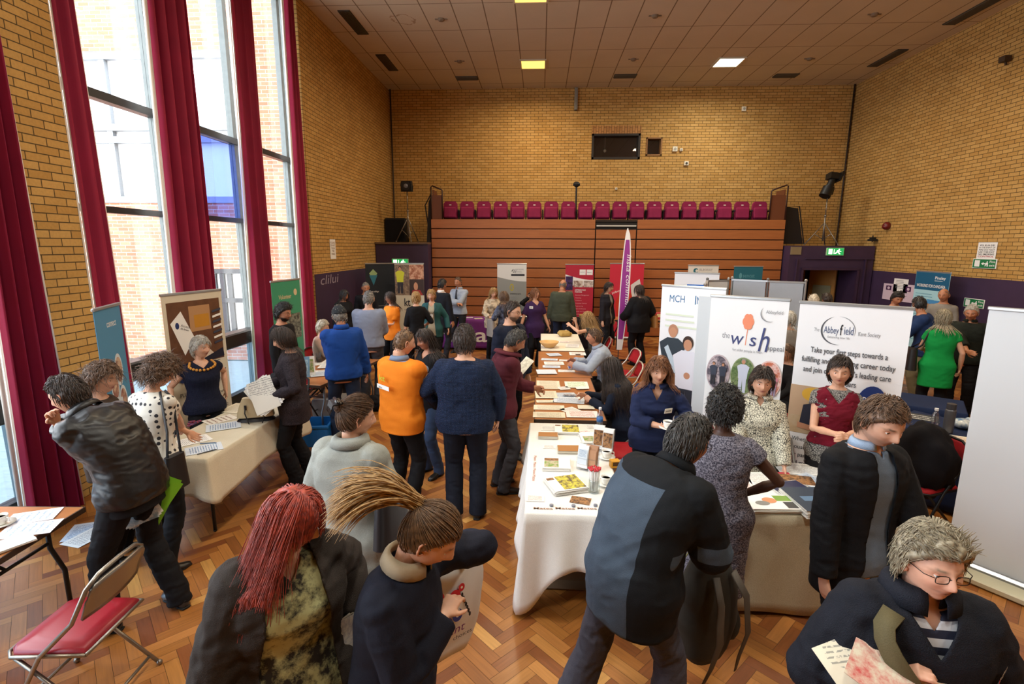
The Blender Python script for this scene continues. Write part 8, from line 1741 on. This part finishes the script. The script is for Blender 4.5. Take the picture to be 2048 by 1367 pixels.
# shoulder strap of the smiling person, and the logo on the fleece
def on_torso(k, t, a, off=0.0):
    i = P[k]; r = i['ring'](t, .050+off); A = (a % 360)/360*28; j = int(A) % 28; f = A-int(A); p = r[j]*(1-f)+r[(j+1) % 28]*f; c = i['spn'](t)[0]; return p, unit(p-c)
def torso_strap(k, path, w, mat, name, off=0.0, back=True):
    pts = [on_torso(k, t, a, off) for t, a in path]; b = MB(); n = len(pts); L_ = []
    for i, (p, nr) in enumerate(pts):
        q0 = pts[max(i-1, 0)][0]; q1 = pts[min(i+1, n-1)][0]; tg = unit(q1-q0); sd = unit(np.cross(tg, nr)); L_.append([p-sd*w/2, p+sd*w/2])
    b.grid(L_); o = b.build(name, mat, P[k]['root'], True); m = o.modifiers.new('t', 'SOLIDIFY'); m.thickness = .005; return o
olive = M('strap_olive', '#655c40', .7, kind='cloth', col2='#544c34')
torso_strap('bergh', [(t, a) for t, a in zip(np.linspace(.99, -.05, 16), np.linspace(42, 128, 16))], .062, olive, 'shoulder_strap', .012)
p, nr = on_torso('bergh', .72, 128, .016); xr = unit(np.cross([0, 0, 1], nr)); up = np.cross(nr, xr)
a = Art(); a.text('berghaus', -.01, -.01, .016, white, w=.085); a.rect(-.045, -.012, -.030, .008, P_('logoblue', '#3a8ab8')); a.rect(-.030, -.012, -.018, .008, P_('logored', '#c83048')); V = np.concatenate(a.b.v); a.b.v = [np.outer(V[:, 0], xr)+np.outer(-V[:, 1], nr)+np.outer(V[:, 2], up)+p]; a.b.build('chest_logo', a.mats, P['bergh']['root'])
# suit: card in the pocket, buttons
p, nr = on_torso('suit', .02, 22, .0); b = MB(); b.box(p+nr*.01, (.07, .006, .035), frame(nr, (0, .3, 1))@RY(.5), bev=.002); b.build('pocket_card', white, P['suit']['root'])
# T-shirt back print
p, nr = on_torso('orange', .62, 262, -.006); xr = unit(np.cross([0, 0, 1], nr)); up = np.cross(nr, xr); a = Art(); a.rect(-.10, -.05, .10, -.01, white); a.text('kcc', -.07, -.045, .022, ink, w=.06, bold=True); a.text('kt', -.06, .03, .05, P_('limeink', '#b8c83a'), w=.10, bold=True); V = np.concatenate(a.b.v); a.b.v = [np.outer(V[:, 0], xr)+np.outer(-V[:, 1]+.01, nr)+np.outer(V[:, 2], up)+p]; a.b.build('back_print', a.mats, P['orange']['root'])
# necklace, claw clip, tie, cuffs
b = MB(); i = P['navyvest']
for a_ in np.linspace(15, 165, 17):
    t = .985-.16*math.sin(math.radians(a_))**2; r = i['ring'](t, .026); A = a_/360*28; j = int(A); f = A-j; p = r[j]*(1-f)+r[(j+1) % 28]*f; b.sphere(p, .014, 10, 6)
b.build('bead_necklace', M('amber_bead', '#c88a34', .3), i['root'], True)
i = P['wool']; b = MB()
for k in range(7): b.tube([i['hpt']((-.05+.016*k, -.10, .10)), i['hpt']((-.055+.018*k, -.155, .085)), i['hpt']((-.05+.016*k, -.165, .03))], [.007, .006, .003], 6)
b.tube([i['hpt']((-.055, -.13, .10)), i['hpt']((.055, -.13, .10))], .010, 8); b.build('claw_clip', M('clip_black', '#131113', .2), i['root'], True)
i = P['tie']; b = MB(); pts = [on_torso('tie', t, 90, -.020) for t in (.97, .9, .7, .5, .3)]; b.grid([[p-np.array([w, 0, 0]), p+np.array([w, 0, 0])] for (p, n_), w in zip(pts, (.014, .018, .026, .034, .038))]); o = b.build('necktie', M('tie_black', '#1b1b24', .5), i['root']); o.modifiers.new('t', 'SOLIDIFY').thickness = .004
i = P['blazer']; sh, el, w = i['J']['l']; b = MB(); d = unit(w-el)
for k in range(3): b.tube([w-d*(.055-.018*k), w-d*(.048-.018*k)], .050, 14)
b.build('cuff_stripes', M('cuff_pale', '#c9b0a4', .6), i['root'], True)
i = P['teal']; b = MB(); L = [on_torso('teal', t, a, -.02)[0] for t, a in ((.97, 40), (.8, 68), (.6, 85), (.5, 92), (.6, 100), (.8, 115), (.97, 140))]; b.tube(L, .004, 5); b.build('lanyard', M('lanyard', '#2a2a30', .6), i['root'], True)
# shoulder bags
def hang_bag(name, label, k, side, z, w, h, d, mat, sx=.30, fy=-.05, rz=0):
    i = P[k]; s = 1 if side == 'r' else -1; c = WP(k, (s*sx, fy, z)); a = i['root'].rotation_euler[2]+rz; t_ = thing(name, label, 'bag', tuple(c), a)
    rings = []
    for v in np.linspace(0, 1, 9): f = 1-.2*v; rings.append([(d*.5*f*np.sign(math.cos(x))*abs(math.cos(x))**.7, w*.5*f*np.sign(math.sin(x))*abs(math.sin(x))**.6, h*v) for x in np.linspace(0, 2*PI, 20, endpoint=False)])
    loft_obj(rings).build('bag_body', mat, t_, auto=.8)
    sh = WP(k, i['J'][side][0]*(1, 1, 1)+np.array([-s*.035, 0, .075])); Rz = RZ(-a); top = Rz@(sh-c); b = MB()
    for yy in (-1, 1): b.tube([(0, yy*w*.3, h*.95), top*.6+np.array([s*.03, yy*w*.22, 0]), top*.92+np.array([s*.03, yy*.05, 0]), top+np.array([0, yy*.02, .01])], np.array([(.012, .004)]*4), 6)
    b.build('strap', mat, t_, True); return t_
tanb = M('bag_tan', '#a3713c', .45); blackb = M('bag_leather_black', '#19171a', .45); greyb = M('bag_grey', '#8d8780', .6)
hang_bag('handbag', 'black handbag hanging from the shoulder of the grey wool coat wearer', 'wool', 'r', .92, .30, .26, .10, blackb, .27, -.04)
hang_bag('shoulder_bag', 'tan leather shoulder bag of the person in loose black clothes', 'blackbag', 'r', .80, .30, .26, .12, tanb, .36, .0)
hang_bag('tote_bag', 'grey tote bag of the brown-haired person at the purple cloth', 'navypat', 'l', .72, .34, .34, .10, greyb, .30, .05)
hang_bag('shoulder_bag', 'soft black bag on the shoulder of the person in the green dress', 'greentop', 'l', .80, .34, .30, .14, blackb, .30, .04)
hang_bag('handbag', 'dark handbag on the far side of the person in polka dots', 'polka', 'r', .72, .20, .26, .07, blackb, .27, -.10)
b = MB(); h_ = wrist('phone', 'r', .09); b.box((0, 0, 0), (.07, .010, .14), RX(.3), bev=.004); simple(b, 'mobile_phone', M('phone_black', '#101014', .2), 'mobile phone held to the ear behind the black cloth', 'phone', loc=tuple(h_+(.0, -.02, .02)))
h_ = wrist('purple', 'l', .09); bottle('small water bottle in the hand of the person in the purple top', (h_[0], h_[1], h_[2]-.17), .2, .028, band=None)
h_ = wrist('navyman', 'r', .08); flat('cream leaflet in the hands of the person in the navy shirt', h_+(-.04, 0, .01), (-.2, -.6, 1), (-1, 0, .2), .18, .26, [pgc], 1)

# black panels of the fleece: side and shoulder areas of its knitted fabric
_m = P['fleece']['root']; _g = MATS['wear_fleece'].node_tree; _b = _g.nodes['Principled BSDF']; _l = _b.inputs['Base Color'].links[0].from_socket
_tc = _g.nodes.new('ShaderNodeTexCoord'); _sx = _g.nodes.new('ShaderNodeSeparateXYZ'); _g.links.new(_tc.outputs['Object'], _sx.inputs[0])
def _mm(op, a, b_):
    n = _g.nodes.new('ShaderNodeMath'); n.operation = op
    for i, v in enumerate((a, b_)):
        if isinstance(v, bpy.types.NodeSocket): _g.links.new(v, n.inputs[i])
        else: n.inputs[i].default_value = v
    return n.outputs[0]
_x = _sx.outputs[0]; _side = _mm('MULTIPLY', _mm('GREATER_THAN', _x, .125), _mm('LESS_THAN', _x, .225)); _low = _mm('MULTIPLY', _mm('GREATER_THAN', _x, .125), _mm('LESS_THAN', _sx.outputs[2], 1.10)); _side = _mm('MAXIMUM', _side, _low); _sh = _mm('MULTIPLY', _mm('GREATER_THAN', _x, .125), _mm('GREATER_THAN', _sx.outputs[2], 1.18)); _top = _mm('GREATER_THAN', _sx.outputs[2], 1.44)
_f = _mm('MAXIMUM', _mm('MAXIMUM', _side, _sh), _top); _mx = _g.nodes.new('ShaderNodeMix'); _mx.data_type = 'RGBA'; _g.links.new(_f, _mx.inputs[0]); _g.links.new(_l, _mx.inputs[6]); _mx.inputs[7].default_value = srgb('#14171b'); _g.links.new(_mx.outputs[2], _b.inputs['Base Color'])
